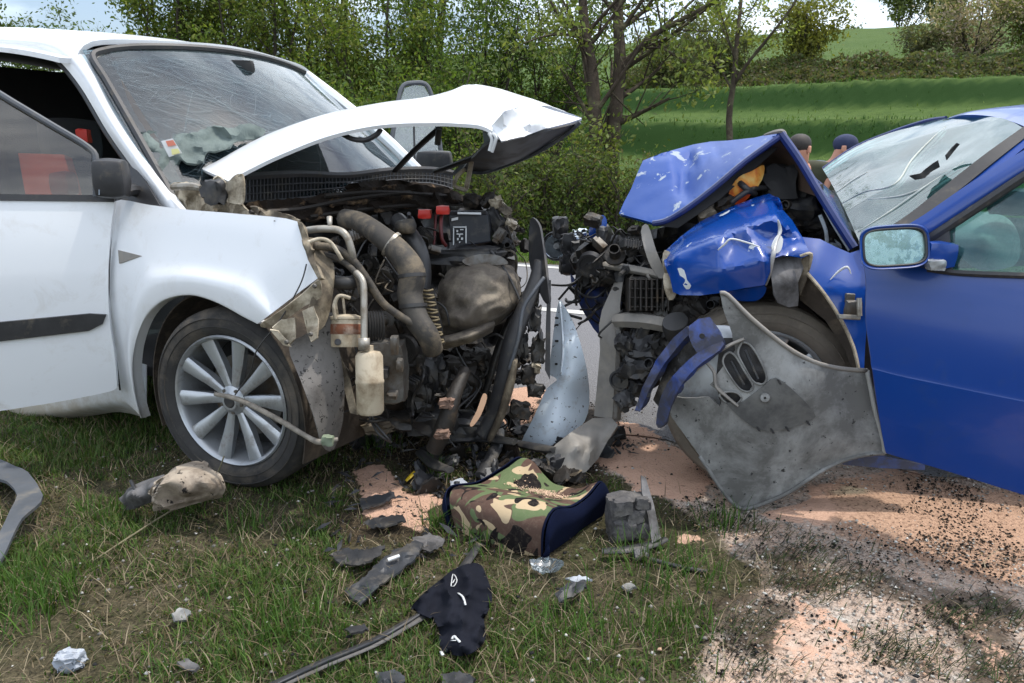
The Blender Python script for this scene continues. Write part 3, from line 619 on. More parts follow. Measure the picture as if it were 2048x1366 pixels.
# dark plant stems on the gravel
N = 2600; cx = rs.choice(14, N); ctr = [(1560, 1120), (1620, 1100), (1700, 1150), (1500, 1060), (1580, 1170), (1480, 1250), (1500, 1330), (1900, 1240), (2000, 1230), (1980, 1340), (1760, 1290), (1420, 1040), (1640, 1180), (1840, 1330)]
gp = np.array([G(*c) for c in ctr]); X = gp[cx, 0] + rs.normal(0, .06, N); Y = gp[cx, 1] + rs.normal(0, .04, N)
blades(X, Y, np.zeros(N), rs.uniform(.015, .06, N), rs.uniform(.0016, .003, N), rs.normal(-.5, .9, N), rs.uniform(.75, .99, N), tint(N, [(.035, .05, .02), (.05, .08, .025), (.02, .02, .014), (.16, .13, .08)], [3, 3, 3, 1]), 'gravel_weeds')
# taller green tufts
ctr = [(60, 1230, 60), (90, 1190, 60), (30, 1180, 60), (560, 1260, 70), (620, 1270, 50), (1620, 1300, 0), (200, 1030, 40), (500, 1060, 40), (870, 1060, 20), (1150, 1260, 60), (1350, 1180, 50), (1330, 1260, 60), (880, 960, 30), (1400, 1150, 40), (760, 900, 40), (640, 930, 40), (520, 940, 50), (380, 1010, 40), (960, 1100, 40), (1240, 1130, 50), (1320, 1120, 50), (1440, 1050, 40)]
X, Y, H_ = [], [], []
for x, y, s in ctr:
    P = G(x, y); k = 110 if s > 50 else 60
    if s: X += list(P[0] + rs.normal(0, s / 900, k)); Y += list(P[1] + rs.normal(0, s / 1100, k)); H_ += list(rs.uniform(.04, .12, k))
n = len(X); blades(np.array(X), np.array(Y), np.full(n, -.004), np.array(H_), rs.uniform(.0025, .0045, n), rs.uniform(0, 6.3, n), rs.uniform(.15, .8, n), tint(n, [(.055, .12, .02), (.08, .15, .028), (.045, .095, .018)], [3, 2, 2]), 'grass_tufts')
# ------------------------------------------------------------------ trees and shrubs
def grow_tree(name, label, cat, limbs, leaves, lsize, cols, wts, seed, levels=2, nsub=9, slen=.45, group=None, spread=.12, lowleaf=.2, droop=0., twr=.35, bark=None):
    """limbs: list of (points, r0, r1). Sub-branches leave each limb, twigs leave those, leaves sit round the twigs"""
    rnd = random.Random(seed); tubes = []; tips = []
    def sub(P, r0, r1, lv, ln):
        n = nsub if lv == 0 else 5; d0 = P[-1] - P[0]
        for i in range(n):
            t = lowleaf + (1 - lowleaf) * (i + rnd.random()) / n; j = min(int(t * (len(P) - 1)), len(P) - 2); b = P[j] + (P[j + 1] - P[j]) * (t * (len(P) - 1) - j)
            d = P[j + 1] - P[j]; d = d / (np.linalg.norm(d) + 1e-9)
            v = np.array([rnd.gauss(0, 1), rnd.gauss(0, 1), rnd.gauss(.25, .6)]); v /= np.linalg.norm(v); v = d * .75 + v * 1.0; v /= np.linalg.norm(v)
            L = ln * rnd.uniform(.6, 1.25) * (1.1 - .5 * t); w = np.array([rnd.gauss(0, .12), rnd.gauss(0, .12), rnd.gauss(.1, .12) - droop])
            Q = [b, b + v * L * .35 + w * L * .2, b + v * L * .7 + w * L * .6, b + v * L + w * L]
            r = (r0 + (r1 - r0) * t) * (.45 if lv == 0 else .5)
            r = max(r, .004); tubes.append(tube(Q, [r, r * twr], 4, 1, caps=False))
            Q = np.array(Q)
            if lv + 1 < levels: sub(Q, r, r * twr, lv + 1, ln * .5)
            tips.append(Q)
    for pts, r0, r1 in limbs:
        P = catmull(pts, 3); tubes.append(tube(P, [r0, r1], 8, 1))
        sub(P, r0, r1, 0, slen * np.linalg.norm(P[-1] - P[0]))
    base = np.asarray(limbs[0][0][0]); o = thing(name, label, cat, base, group)
    mk('trunk', join(*tubes), bark or m_bark, o, ang=180)
    R_ = np.random.RandomState(seed); T = np.array(tips); k = R_.randint(0, len(T), leaves); t = R_.uniform(.15, 1.05, leaves) * 3; j = np.clip(t.astype(int), 0, 2); f_ = (t - j)[:, None]
    C = T[k, j] * (1 - f_) + T[k, j + 1] * f_ + R_.normal(0, spread, (leaves, 3))
    A = R_.normal(0, 1, (leaves, 3)); A /= np.linalg.norm(A, axis=1)[:, None]; B = np.cross(A, R_.normal(0, 1, (leaves, 3))); B /= np.linalg.norm(B, axis=1)[:, None]
    s = (lsize * R_.uniform(.5, 1.35, leaves))[:, None]
    V = np.stack([C - A * s, C + B * s * .45, C + A * s, C - B * s * .45], 1).reshape(-1, 3); i = np.arange(leaves) * 4
    cl = np.array(cols)[R_.choice(len(cols), leaves, p=np.array(wts) / sum(wts))]
    clump = np.array([R_.uniform(.75, 1.25) for _ in range(len(T))])[k][:, None]; cl = np.clip(1.35 * cl * clump * R_.uniform(.75, 1.25, (leaves, 1)), 0, 1)
    mk('crown', (V, np.stack([i, i + 1, i + 2, i + 3], 1)), m_leaf, o, ang=0, cols=dict(tint=np.repeat(cl, 4, 0)))
    return o
def at(x, z): X = (x - 1024) / F * z; Y = z * .985; return np.array([X, Y, terr(X, Y) - .05])
LG = [(.085, .125, .022), (.12, .155, .03), (.06, .095, .018), (.15, .165, .04), (.10, .105, .035)]
def shrub(name, label, x, z, hgt, wid, leaves, seed, ls=.05, cols=LG, wts=(4, 3, 3, 1.5, 1), cat='shrub', stems=7, group=None, low=.12, spread=.16, slen=.42, lean=0.):
    rnd = random.Random(seed); b = at(x, z); limbs = []
    for i in range(stems):
        a_ = 2 * math.pi * i / stems + rnd.uniform(-.4, .4); rr = wid * .5 * rnd.uniform(.35, 1.) ; h = hgt * rnd.uniform(.72, 1.05) * (1.05 - .3 * rr / (wid * .5))
        t = np.array([math.cos(a_) * rr + lean * hgt, math.sin(a_) * rr * .8, h]); o = np.array([math.cos(a_), math.sin(a_), 0]) * .12
        limbs.append(([b + o * rnd.random(), b + t * .3 + o, b + t * .68 + np.array([rnd.gauss(0, .1), rnd.gauss(0, .1), 0]), b + t], .025 + .008 * hgt * rnd.uniform(.6, 1.2), .008))
    return grow_tree(name, label, cat, limbs, leaves, ls, cols, wts, seed, 2, 9, slen, group, spread, low, bark=m_twig)
gw = 'willow shrubs along the far side of the road'
W_ = [('bushy willow whose left edge borders the pale sky gap above the white roof', 385, 17, 6.4, 1.9, 13000), ('tall light green willow rising behind the white car roof, second from the sky gap', 465, 18, 7.2, 2.8, 13000),
      ('broad willow above the middle of the cracked white car windscreen', 560, 17, 6.6, 3.0, 13000), ('olive green willow behind the right end of the windscreen', 665, 18.5, 7.2, 3.2, 12000),
      ('yellowish willow just left of the opened far door of the white car', 765, 16.5, 5.4, 2.6, 11000), ('thin topped willow behind the raised white bonnet', 860, 18, 6.0, 2.4, 7000)]
for i, (lb, x, z, h, w, n) in enumerate(W_): shrub('willow_shrub', lb, x, z, h, w, int(n * 1.5), 100 + i, .046, group=gw, slen=.22)
for i, (lb, x, z, h, w, n) in enumerate([('low dense bush filling the gap under the willows behind the windscreen', 520, 14, 2.6, 3.6, 9000), ('low bush behind the white car bonnet, left of the far door', 730, 13.5, 2.4, 2.8, 8000),
      ('tall dark green bush left of the forked tree trunks', 960, 16.5, 4.3, 3.0, 11000), ('rounded green bush right behind the forked tree trunks', 1090, 17, 4.2, 2.8, 9000), ('low bush behind the far corner of the raised white bonnet', 890, 14, 2.6, 2.2, 6000)]):
    shrub('hedge_bush', lb, x, z, h, w, int(n * 1.5), 130 + i, .042, [(.06, .10, .018), (.085, .125, .022), (.04, .07, .014), (.12, .14, .03)], (4, 3, 3, 1), 'bush')
for i, (lb, x, z, h, w, n) in enumerate([('distant leafy tree at the far left corner above the white roof', 15, 27, 6.3, 2.4, 8000), ('distant small tree just left of the pale sky gap', 150, 28, 5.0, 1.8, 6000), ('distant thin tree low in the sky gap', 240, 36, 3.6, 2.4, 1000)]):
    shrub('distant_tree', lb, x, z, h, w, n, 150 + i, .075, [(.06, .095, .02), (.085, .115, .03), (.05, .07, .02)], (3, 2, 2), 'tree')
# forked roadside tree, limbs laid out one by one
def T(x, y, z): return R(x, y, z)
b0 = at(1200, 12)
tl = [([b0 + [-.05, 0, 0], T(1192, 330, 12), T(1190, 220, 12), T(1183, 130, 12), T(1168, 40, 12.1), T(1160, -120, 12.2)], .13, .06),
      ([b0 + [.12, .05, 0], T(1222, 320, 12.1), T(1232, 220, 12.2), T(1240, 120, 12.2), T(1236, 20, 12.3), T(1246, -140, 12.3)], .14, .07),
      ([T(1238, 150, 12.2), T(1270, 105, 12.0), T(1320, 62, 11.8), T(1390, 25, 11.6), T(1450, -10, 11.5)], .06, .025),
      ([T(1300, 85, 12), T(1350, 110, 11.7), T(1390, 140, 11.5), T(1405, 170, 11.4)], .025, .008),
      ([T(1184, 110, 12), T(1150, 60, 12.3), T(1110, 20, 12.5), T(1085, -50, 12.6)], .05, .018),
      ([T(1176, 85, 12), T(1140, 70, 11.6), T(1090, 72, 11.3), T(1040, 90, 11)], .03, .008),
      ([T(1238, 60, 12.2), T(1290, 20, 12.5), T(1330, -40, 12.6)], .045, .02),
      ([b0 + [.0, -.1, 0], T(1212, 380, 11.8), T(1207, 330, 11.8), T(1215, 290, 11.7)], .03, .012),
      ([b0 + [-.12, -.1, 0], T(1165, 380, 11.7), T(1150, 320, 11.6), T(1140, 270, 11.6)], .022, .008)]
grow_tree('forked_tree', 'bare branched tree with two dark trunks beside the tip of the raised white bonnet', 'tree', tl, 4200, .05, [(.10, .13, .03), (.14, .16, .045), (.075, .1, .025)], (3, 2, 2), 7, 2, 11, .34, spread=.14, lowleaf=.22)
b0 = at(1452, 14.5)
tl = [([b0, T(1458, 240, 14.5), T(1468, 160, 14.5), T(1474, 80, 14.5), T(1482, 0, 14.6), T(1486, -80, 14.6)], .07, .025),
      ([T(1468, 170, 14.5), T(1500, 120, 14.3), T(1545, 65, 14.1), T(1590, 5, 14), T(1610, -40, 14)], .035, .012),
      ([T(1472, 110, 14.5), T(1450, 70, 14.7), T(1440, 20, 14.9)], .025, .01)]
grow_tree('thin_tree', 'thin young tree standing alone left of the blue bonnet peak', 'tree', tl, 1700, .045, [(.12, .15, .03), (.16, .175, .05)], (2, 1), 9, 2, 8, .3, spread=.1, lowleaf=.3)
# brush in the ditch under the forked tree
for i, (lb, x, z, h, w, n) in enumerate([('scrubby ditch bush directly behind the battery of the white car', 985, 11.3, 1.45, 1.9, 5200), ('scrubby bush at the foot of the forked tree, left side', 1110, 11.6, 1.35, 1.7, 5200), ('scrubby bush between forked tree and blue bonnet tip', 1245, 11.6, 1.1, 1.4, 3600), ('twiggy low bush behind the blue bonnet left half', 1330, 12.6, .8, 1.4, 2400)]):
    shrub('ditch_bush', lb, x, z, h, w, n, 170 + i, .035, [(.07, .10, .022), (.10, .13, .03), (.09, .085, .04), (.045, .07, .018)], (3, 2, 2, 3), 'bush', 9, spread=.1)
# the belt of bushes above the terraces and the hilltop trees
far = [('field_bush', 'rounded yellow green bush on the terrace right of the thin tree', 1562, 33, 2.9, 2.9, 6500, .085, [(.12, .13, .022), (.15, .15, .03), (.085, .095, .02)], 'bush'),
       ('field_bush', 'grey green bush on the upper terrace just left of the thin tree', 1400, 33, 2.6, 3.4, 5000, .08, [(.07, .09, .028), (.10, .11, .04)], 'bush'),
       ('field_bush', 'dull bush on the upper terrace right of the forked tree', 1310, 32, 2.8, 3.2, 5000, .08, [(.06, .08, .025), (.10, .10, .04)], 'bush'),
       ('blossom_bush', 'wide pinkish blossoming bush on the terrace above the blue car roof', 1880, 33, 2.9, 4.4, 7000, .075, [(.30, .24, .2), (.17, .16, .09), (.10, .12, .04), (.24, .2, .16)], 'bush'),
       ('field_bush', 'yellow green bush at the right edge beside the blossoming bush', 2005, 32, 2.5, 3.0, 6000, .08, [(.12, .14, .03), (.09, .12, .025)], 'bush'),
       ('field_bush', 'dark bush low between blossoming bush and green field', 1780, 34, 1.2, 2.2, 2600, .07, [(.06, .07, .03), (.09, .09, .04)], 'bush'),
       ('hilltop_tree', 'tall airy tree on the hilltop left of the group on the skyline', 1742, 64, 5.4, 4.4, 5500, .14, [(.075, .10, .03), (.11, .13, .04)], 'tree'),
       ('hilltop_tree', 'tall airy tree on the hilltop right of the skyline pair', 1822, 66, 5.2, 4.2, 4200, .14, [(.09, .11, .04), (.13, .13, .06)], 'tree'),
       ('hilltop_tree', 'small round dark tree alone on the skyline', 1935, 66, 3.6, 2.8, 3600, .13, [(.06, .085, .025), (.09, .11, .03)], 'tree'),
       ('hilltop_tree', 'dense green tree on the skyline in the top right corner', 2030, 58, 5.6, 4.0, 6500, .13, [(.06, .09, .022), (.085, .11, .028)], 'tree'),
       ('hilltop_tree', 'faint little tree far off on the skyline left of the hilltop pair', 1645, 70, 1.7, 1.6, 900, .11, [(.08, .10, .04)], 'tree')]
for i, (nm, lb, x, z, h, w, n, ls, cs, ct) in enumerate(far): shrub(nm, lb, x, z, h, w, n, 200 + i, ls, cs, [1] * len(cs), ct, 7, low=.05 if ct == 'bush' else .25, spread=.22)
# low scrub line along the foot of the field: a countless belt of small leaves
R_ = np.random.RandomState(5); n = 46000; px = R_.uniform(1230, 2140, n); q = 30.4 + R_.uniform(0, 3.0, n); zc = q / ((px - 1024) / F * .423 + .906 * .985)
X = (px - 1024) / F * zc; Y = zc * .985; hm = np.array([.45 + .6 * nz((x, y, 0), .55, 50) + .35 * nz((x, y, 0), 1.9, 51) for x, y in zip(X, Y)]); Z = np.array([terr(x, y) for x, y in zip(X, Y)]) + np.clip(hm, .08, 1.3) * R_.uniform(0, 1, n) ** .7
A = R_.normal(0, 1, (n, 3)); A /= np.linalg.norm(A, axis=1)[:, None]; B = np.cross(A, R_.normal(0, 1, (n, 3))); B /= np.linalg.norm(B, axis=1)[:, None]; s = (.075 * R_.uniform(.5, 1.4, n))[:, None]; C_ = np.stack([X, Y, Z], 1)
V = np.stack([C_ - A * s, C_ + B * s * .5, C_ + A * s, C_ - B * s * .5], 1).reshape(-1, 3); i4 = np.arange(n) * 4
mk('terrace_scrub', (V, np.stack([i4, i4 + 1, i4 + 2, i4 + 3], 1)), m_leaf, ang=0, keep0=True, kind='stuff', cols=dict(tint=np.repeat(tint(n, [(.085, .095, .04), (.11, .115, .05), (.13, .11, .07), (.075, .115, .03)], [3, 3, 2, 3]), 4, 0)))

shrub('roadside_bush', 'leafy bush on the near verge, seen only in the wing mirror of the blue car', 1024, 1, 4.8, 3.2, 9000, 260, .07)
o_ = bpy.data.objects['roadside_bush']; o_.location = (6.2, -8.6, 0)
# ------------------------------------------------------------------ white people carrier, nose crushed
wc = thing('wrecked_white_car', 'white family car with crushed open nose and raised bent bonnet', 'car', WL(-.9, -.9, 0))
# fender: two paired curves, wheel arch and outer edge
arch = [(285, 836), (274, 795), (267, 740), (272, 690), (290, 640), (318, 608), (350, 594), (385, 591), (420, 600), (455, 616), (487, 634), (515, 648)]
outr = [(243, 793), (232, 720), (219, 640), (217, 560), (222, 470), (229, 403), (300, 410), (372, 419), (480, 428), (595, 443), (613, 490), (636, 556)]
rows = []
for t, off in ((0, .012), (.04, .02), (.2, .026), (.34, .008), (.55, 0), (.8, 0), (1, 0)):
    rows.append([WSP(a_[0] + (b_[0] - a_[0]) * t, a_[1] + (b_[1] - a_[1]) * t, off) for a_, b_ in zip(arch, outr)])
rows = [[p - VW * .035 for p in rows[0]]] + rows
mk('fender', grid(rows, 4, 3), m_white, wc, 60, .004)
mk('side_trim_arrow', cut([(236, 500), (284, 512), (238, 527)], lambda x, y: WSP(x, y, .004), sm=1, step=8), m_beam, wc, 30, .006)
# door, swung open
Hn = R(228, 778, 2.83); Hd = (R(0, 822, 2.74) - Hn) * np.array([1, 1, 0]); Hd /= np.linalg.norm(Hd); Nd = np.array([Hd[1], -Hd[0], 0]); Nd = -Nd if Nd[1] > 0 else Nd
def DW(x, y, off=0.):
    b = 0
    for _ in range(3):
        P = plane(x, y, Hn + Nd * (b + off), Nd); w = P[2]; b = .03 - (.3 * (w - .65) ** 2)
    return P
drows = [[(-260, 398), (-120, 399), (0, 400), (120, 400), (205, 402), (229, 403)], [(-260, 470), (-120, 472), (0, 475), (120, 475), (205, 472), (221, 468)], [(-260, 590), (-120, 580), (0, 572), (120, 568), (200, 562), (216, 560)],
         [(-260, 700), (-120, 690), (0, 680), (120, 668), (205, 645), (219, 640)], [(-260, 790), (-120, 775), (0, 760), (120, 745), (215, 722), (230, 718)], [(-260, 858), (-120, 840), (0, 822), (120, 803), (215, 784), (234, 775)]]
door = mk('front_door', grid([[DW(*p) for p in r] for r in drows], 5, 5), m_white, wc, 60, .03)
mk('trim_strip', cut([(-260, 668), (0, 645), (178, 628), (212, 630), (205, 648), (178, 662), (0, 683), (-260, 708)], lambda x, y: DW(x, y, .012), sm=1, step=14), m_black, door, 30, .014)
mk('waist_seal', cut([(-260, 386), (0, 388), (190, 390), (228, 394), (228, 404), (190, 403), (0, 401), (-260, 400)], lambda x, y: DW(x, y, .006), sm=1, step=14), m_black, door, 30, .02)
mk('window_glass', cut([(-260, 60), (-120, 118), (0, 195), (100, 254), (182, 303), (186, 395), (0, 392), (-260, 390)], lambda x, y: DW(x, y, -.012), sm=1, step=25), m_glassd, door, 180, .004)
mk('window_frame', tube([DW(*p, .0) for p in ((-260, 52), (-120, 110), (0, 188), (100, 248), (178, 296), (192, 325), (193, 394))], .012, 8, 4), m_greypl, door)
mk('door_gap', tube([WSP(*p, .012) for p in ((229, 406), (222, 470), (217.5, 560), (219.5, 640), (232, 718), (240, 780))], .0035, 6), m_dark, wc)
# wing mirror on that door
mh = mk('wing_mirror', chunk(DW(224, 357, .07), (.11, .15, .14), 3, [Hd * -1, Nd, ZZ], .03, .8, 8, .35), m_black, wc, 60, subsurf=1)
mk('mirror_glass', prism([DW(193, 328, .02), DW(193, 386, .02), DW(197, 390, .13), DW(197, 326, .13)], Hd * -.004), m_crackmirror, mh, 0)
mk('mirror_arm', tube([DW(235, 388, .05), DW(262, 380, .01), DW(280, 385, -.05)], .022, 8), m_black, mh)
mk('sail_panel', cut([(262, 325), (290, 362), (322, 416), (232, 402), (240, 385)], lambda x, y: WSP(x, y, -.004), sm=1, step=12), m_black, wc, 30, .01)
# sill, underside, arch liner
mk('sill', grid([[WS(x, y, v) for x, y in ((-300, 840 + k), (60, 812 + k), (180, 796 + k), (240, 788 + k), (292, 800 + k))] for k, v in ((-70, -.06), (0, -.05), (22, -.07), (36, -.16))], 3, 3), m_white, wc, 60, .004)
Lr = []
for t in np.linspace(-200, 20, 14):
    t = math.radians(-t); Lr.append([WL(-.03 - .385 * math.cos(t + math.pi) * -1, v, .30 + .40 * math.sin(t)) for v in (.0, -.12, -.3, -.55)])
mk('arch_liner', grid(Lr, 3, 3), m_liner, wc, 60, .004)
# roof, pillars
def roofp(u, v):
    s = 1 - ((v + .9) / .62) ** 2; e = max(0, -u - 1.0)
    return WL(u, v, 1.57 + .05 * s + .17 * (1 - math.exp(-e * 1.3)) - .02 * max(0, e - .9) ** 2 - (.0 if abs(v + .9) < .64 else .06))
rv = (-.185, -.25, -.31, -.5, -.9, -1.3, -1.49, -1.55, -1.61)
mk('roof', grid([[roofp(-1.02 + .12 * max(-.25, 1 - ((v + .9) / .62) ** 2) - d, v) for v in rv] for d in (0, .12, .35, .7, 1.2, 1.9)], 4, 4), m_white, wc, 70, .02)
po = [(-20, 92), (60, 96), (110, 115), (160, 172), (215, 264), (265, 335), (326, 417)]; pi = [(20, 66), (105, 74), (152, 92), (184, 132), (226, 212), (278, 292), (374, 421)]
pv = lambda y: -.12 - .16 * (1 - min(1, max(0, (y - 95) / 320)))
mk('windscreen_pillar', grid([[WS(x, y, pv(y) + .03) for x, y in po], [WS((x + a_) / 2, (y + b_) / 2, pv(y) + .035) for (x, y), (a_, b_) in zip(po, pi)], [WS(x, y, pv(y) - .0) for x, y in pi]], 5, 4), m_white, wc, 60, .03)
mk('door_seal', tube([WS(x, y, pv(y) - .0) for x, y in [(-200, 90)] + po], .016, 8), m_black, wc)
mk('windscreen_pillar', tube([WL(-1.03, -1.5, 1.57), WL(-.86, -1.56, 1.44), WL(-.6, -1.62, 1.24), WL(-.36, -1.67, 1.02)], .03, 8), m_white, wc)
# windscreen
def wsc(s, t):
    b = WL(-.355 + .15 * (1 - ((-.12 - 1.54 * s + .9) / .78) ** 2), -.12 - 1.54 * s, .985); q = -.28 - 1.22 * s
    T_ = WL(-1.02 + .12 * (1 - ((q + .9) / .62) ** 2), q, 1.57 + .05 * (1 - ((q + .9) / .62) ** 2))
    k = math.sin(math.pi * t) * math.sin(math.pi * min(1, max(0, s))) ** .6; return b + (T_ - b) * t + ZZ * .035 * k + UW * .02 * k - VW * .0 * k
gl = mk('windscreen', grid([[wsc(s, t_) for s in np.linspace(-.01, .985, 7)] for t_ in np.linspace(0, .985, 6)], 5, 4), m_glassw, wc, 180, .005)
for nm, ps in (('windscreen_seal', [wsc(.004, t_) + UW * .006 for t_ in np.linspace(0, .93, 7)] + [wsc(.05, .97), wsc(.12, .985)] + [wsc(s, .988) + UW * .006 for s in np.linspace(.2, .95, 7)]),):
    mk(nm, tube(ps, .014, 6, 4), m_black, wc)
mk('glass_edge_band', grid([[wsc(.01, t_) - UW * .006 for t_ in np.linspace(0, .95, 6)], [wsc(.045, t_) - UW * .006 for t_ in np.linspace(0, .95, 6)]], 3, 1), m_black, wc, 180)
mk('glass_edge_band', grid([[wsc(s, .96) - UW * .006 for s in np.linspace(.06, .97, 6)], [wsc(s, .915) - UW * .006 for s in np.linspace(.06, .97, 6)]], 3, 1), m_black, wc, 180)
rc_ = random.Random(8); cl_ = []
for k in range(230):
    s0, t0 = abs(rc_.gauss(0, .28)) + .02, rc_.uniform(.1, .95); ln = rc_.uniform(.02, .13) if k > 40 else rc_.uniform(.1, .3); sl = rc_.gauss(-.9, .35) if k % 3 else rc_.uniform(-3, 3); q_ = []
    if not .06 < t0 + sl * ln < .92 or not .06 < t0 < .92: continue
    for j in range(4): q_.append(wsc(min(.97, s0 + ln * j / 3), min(.97, max(.03, t0 + sl * ln * j / 3 + rc_.gauss(0, .008)))) + UW * .004 + ZZ * .004)
    cl_.append(tube(q_, rc_.uniform(.0002, .00055), 3, 2, caps=False))
mk('crack_lines', join(*cl_), pm('crazed_glass_line', lin(150, 164, 170), lin(130, 146, 152), .7), gl, 180, kind='stuff')
sk = mk('window_sticker', cut([(322, 282), (345, 277), (364, 306), (338, 314)], lambda x, y: R(x, y, 2.745), sm=1, step=12), m_label, wc, 30, .001)
m_st1 = pm('faded_red_print', lin(200, 120, 96), lin(186, 110, 90), .7); m_st2 = pm('faded_yellow_print', lin(206, 204, 140), lin(196, 190, 130), .7)
mk('red_stamp', cut([(331, 282), (346, 280), (352, 290), (336, 293)], lambda x, y: R(x, y, 2.738), sm=1, step=12), m_st1, sk, 30, .001)
mk('yellow_stamp', cut([(342, 298), (356, 297), (360, 306), (344, 310)], lambda x, y: R(x, y, 2.738), sm=1, step=12), m_st2, sk, 30, .001)
# cabin
mk('dashboard', grid([[WL(-.42, v, .96) for v in (-.16, -.5, -.9, -1.3, -1.6)], [WL(-.62, v, .97 + .02 * math.sin(v * 9)) for v in (-.16, -.5, -.9, -1.3, -1.6)], [WL(-.85, v, .93) for v in (-.16, -.5, -.9, -1.3, -1.6)], [WL(-.95, v, .6) for v in (-.16, -.5, -.9, -1.3, -1.6)]], 4, 4), m_dark, wc, 60, .02)
for v in (-.5, -1.28):
    s_ = mk('front_seat', grid([[WL(-1.45 - .1 * k, v + dv, .55 + .5 * k - .03 * (abs(dv) > .2)) for dv in (-.25, -.12, 0, .12, .25)] for k in (0, .5, 1)], 3, 3), m_seat, wc, 60, .1)
    mk('headrest', chunk(WL(-1.58, v, 1.22), (.1, .28, .2), 5, [UW, VW, ZZ], .02, 1, 6), m_seat, s_, 60, subsurf=1)
mk('orange_reflection', cut([(36, 306), (128, 309), (140, 350), (152, 396), (52, 396)], lambda x, y: R(x, y, 3.35), sm=1, step=16), m_orange, wc, 60, .06)  # orange sheet put in for the reflection in the side window
mk('red_shape', chunk(R(128, 368, 3.2), (.09, .1, .11), 5, None, .04, 1, 6, .4), pm('dark_red', lin(128, 40, 30), lin(100, 30, 24), .8), wc, 60, subsurf=1)  # dark red block behind the side window
mk('belt_buckle', chunk(WS(168, 273, -.3), (.05, .04, .06), 8, None, .2, 1, 4), m_red, wc, 60)
mk('rear_view_mirror', chunk(R(458, 137, 3.42), (.24, .05, .075), 6, None, .04, .8, 6), m_dark, wc, 60)
mk('spent_airbag', cut([(272, 270), (300, 262), (340, 268), (396, 264), (420, 252), (460, 256), (500, 246), (532, 262), (516, 276), (470, 284), (448, 300), (412, 304), (402, 328), (360, 322), (338, 344), (312, 334), (300, 318), (288, 296)], [(272, 268, 2.86), (400, 266, 2.94), (500, 250, 3.03), (530, 270, 3.06), (448, 300, 2.94), (402, 326, 2.84), (338, 342, 2.79), (300, 318, 2.80)], sm=2, step=8, amp=.05, fr=11, edge=2), m_airbagw, wc, 50, .01)
mk('headliner', grid([[roofp(u, v) - ZZ * .05 + VW * (.02 if v < -.9 else -.02) for v in (-.27, -.5, -.9, -1.3, -1.5)] + [WL(u, -1.60, 1.36)] for u in (-1.0, -1.4, -1.9, -2.6, -3.0)], 4, 3), m_dark, wc, 60, .01)
mk('far_side_lining', box(WL(-2.2, -1.62, 1.3), (1.6, .03, .74), [UW, VW, ZZ]), m_dark, wc, 0)
mk('cabin_floor', box(WL(-1.7, -.9, .33), (2.6, 1.62, .04), [UW, VW, ZZ]), m_dark, wc, 0)
mk('rear_bulkhead', box(WL(-2.95, -.9, .99), (.05, 1.6, 1.34), [UW, VW, ZZ]), m_dark, wc, 0)
mk('rear_side_panel', box(WL(-2.0, -.16, .62), (1.3, .08, .7), [UW, VW, ZZ]), m_white, wc, 0, bevel=.03)
mk('far_side_panel', box(WL(-1.55, -1.7, .62), (1.2, .06, .6), [UW, VW, ZZ]), m_white, wc, 0, bevel=.02)
mk('middle_pillar', box(WL(-1.62, -.17, 1.15), (.14, .05, .85), [UW, VW, ZZ]), m_dark, wc, 0, bevel=.02)
mk('firewall', box(WL(-.36, -.9, .62), (.06, 1.5, .66), [UW, VW, ZZ]), m_grime2, wc, 0)
# open far door with its window and mirror
fd = lambda x, y: R(x, y, 4.25 + (x - 830) * .0012)
d2 = mk('far_door_frame', tube([fd(*p) for p in ((772, 335), (785, 270), (797, 200), (806, 172), (826, 166), (850, 168), (862, 188), (872, 235), (886, 335))], .013, 8, 4), m_greypl, wc)
mk('crazed_pane', cut([(778, 335), (790, 268), (801, 202), (809, 176), (828, 170), (848, 172), (858, 190), (868, 237), (882, 335)], fd, sm=1, step=14), m_glassf, d2, 180, .004)
mk('far_door_panel', cut([(770, 330), (886, 330), (905, 420), (905, 520), (770, 480)], fd, sm=1, step=24), m_white, wc, 60, .05)
mk('far_mirror', chunk(R(868, 322, 4.05), (.2, .12, .11), 9, None, .06, .8, 8), m_black, wc, 60, subsurf=1)
mk('window_channel', tube([fd(828, 250), fd(830, 332)], .006, 6, 1), m_black, d2)
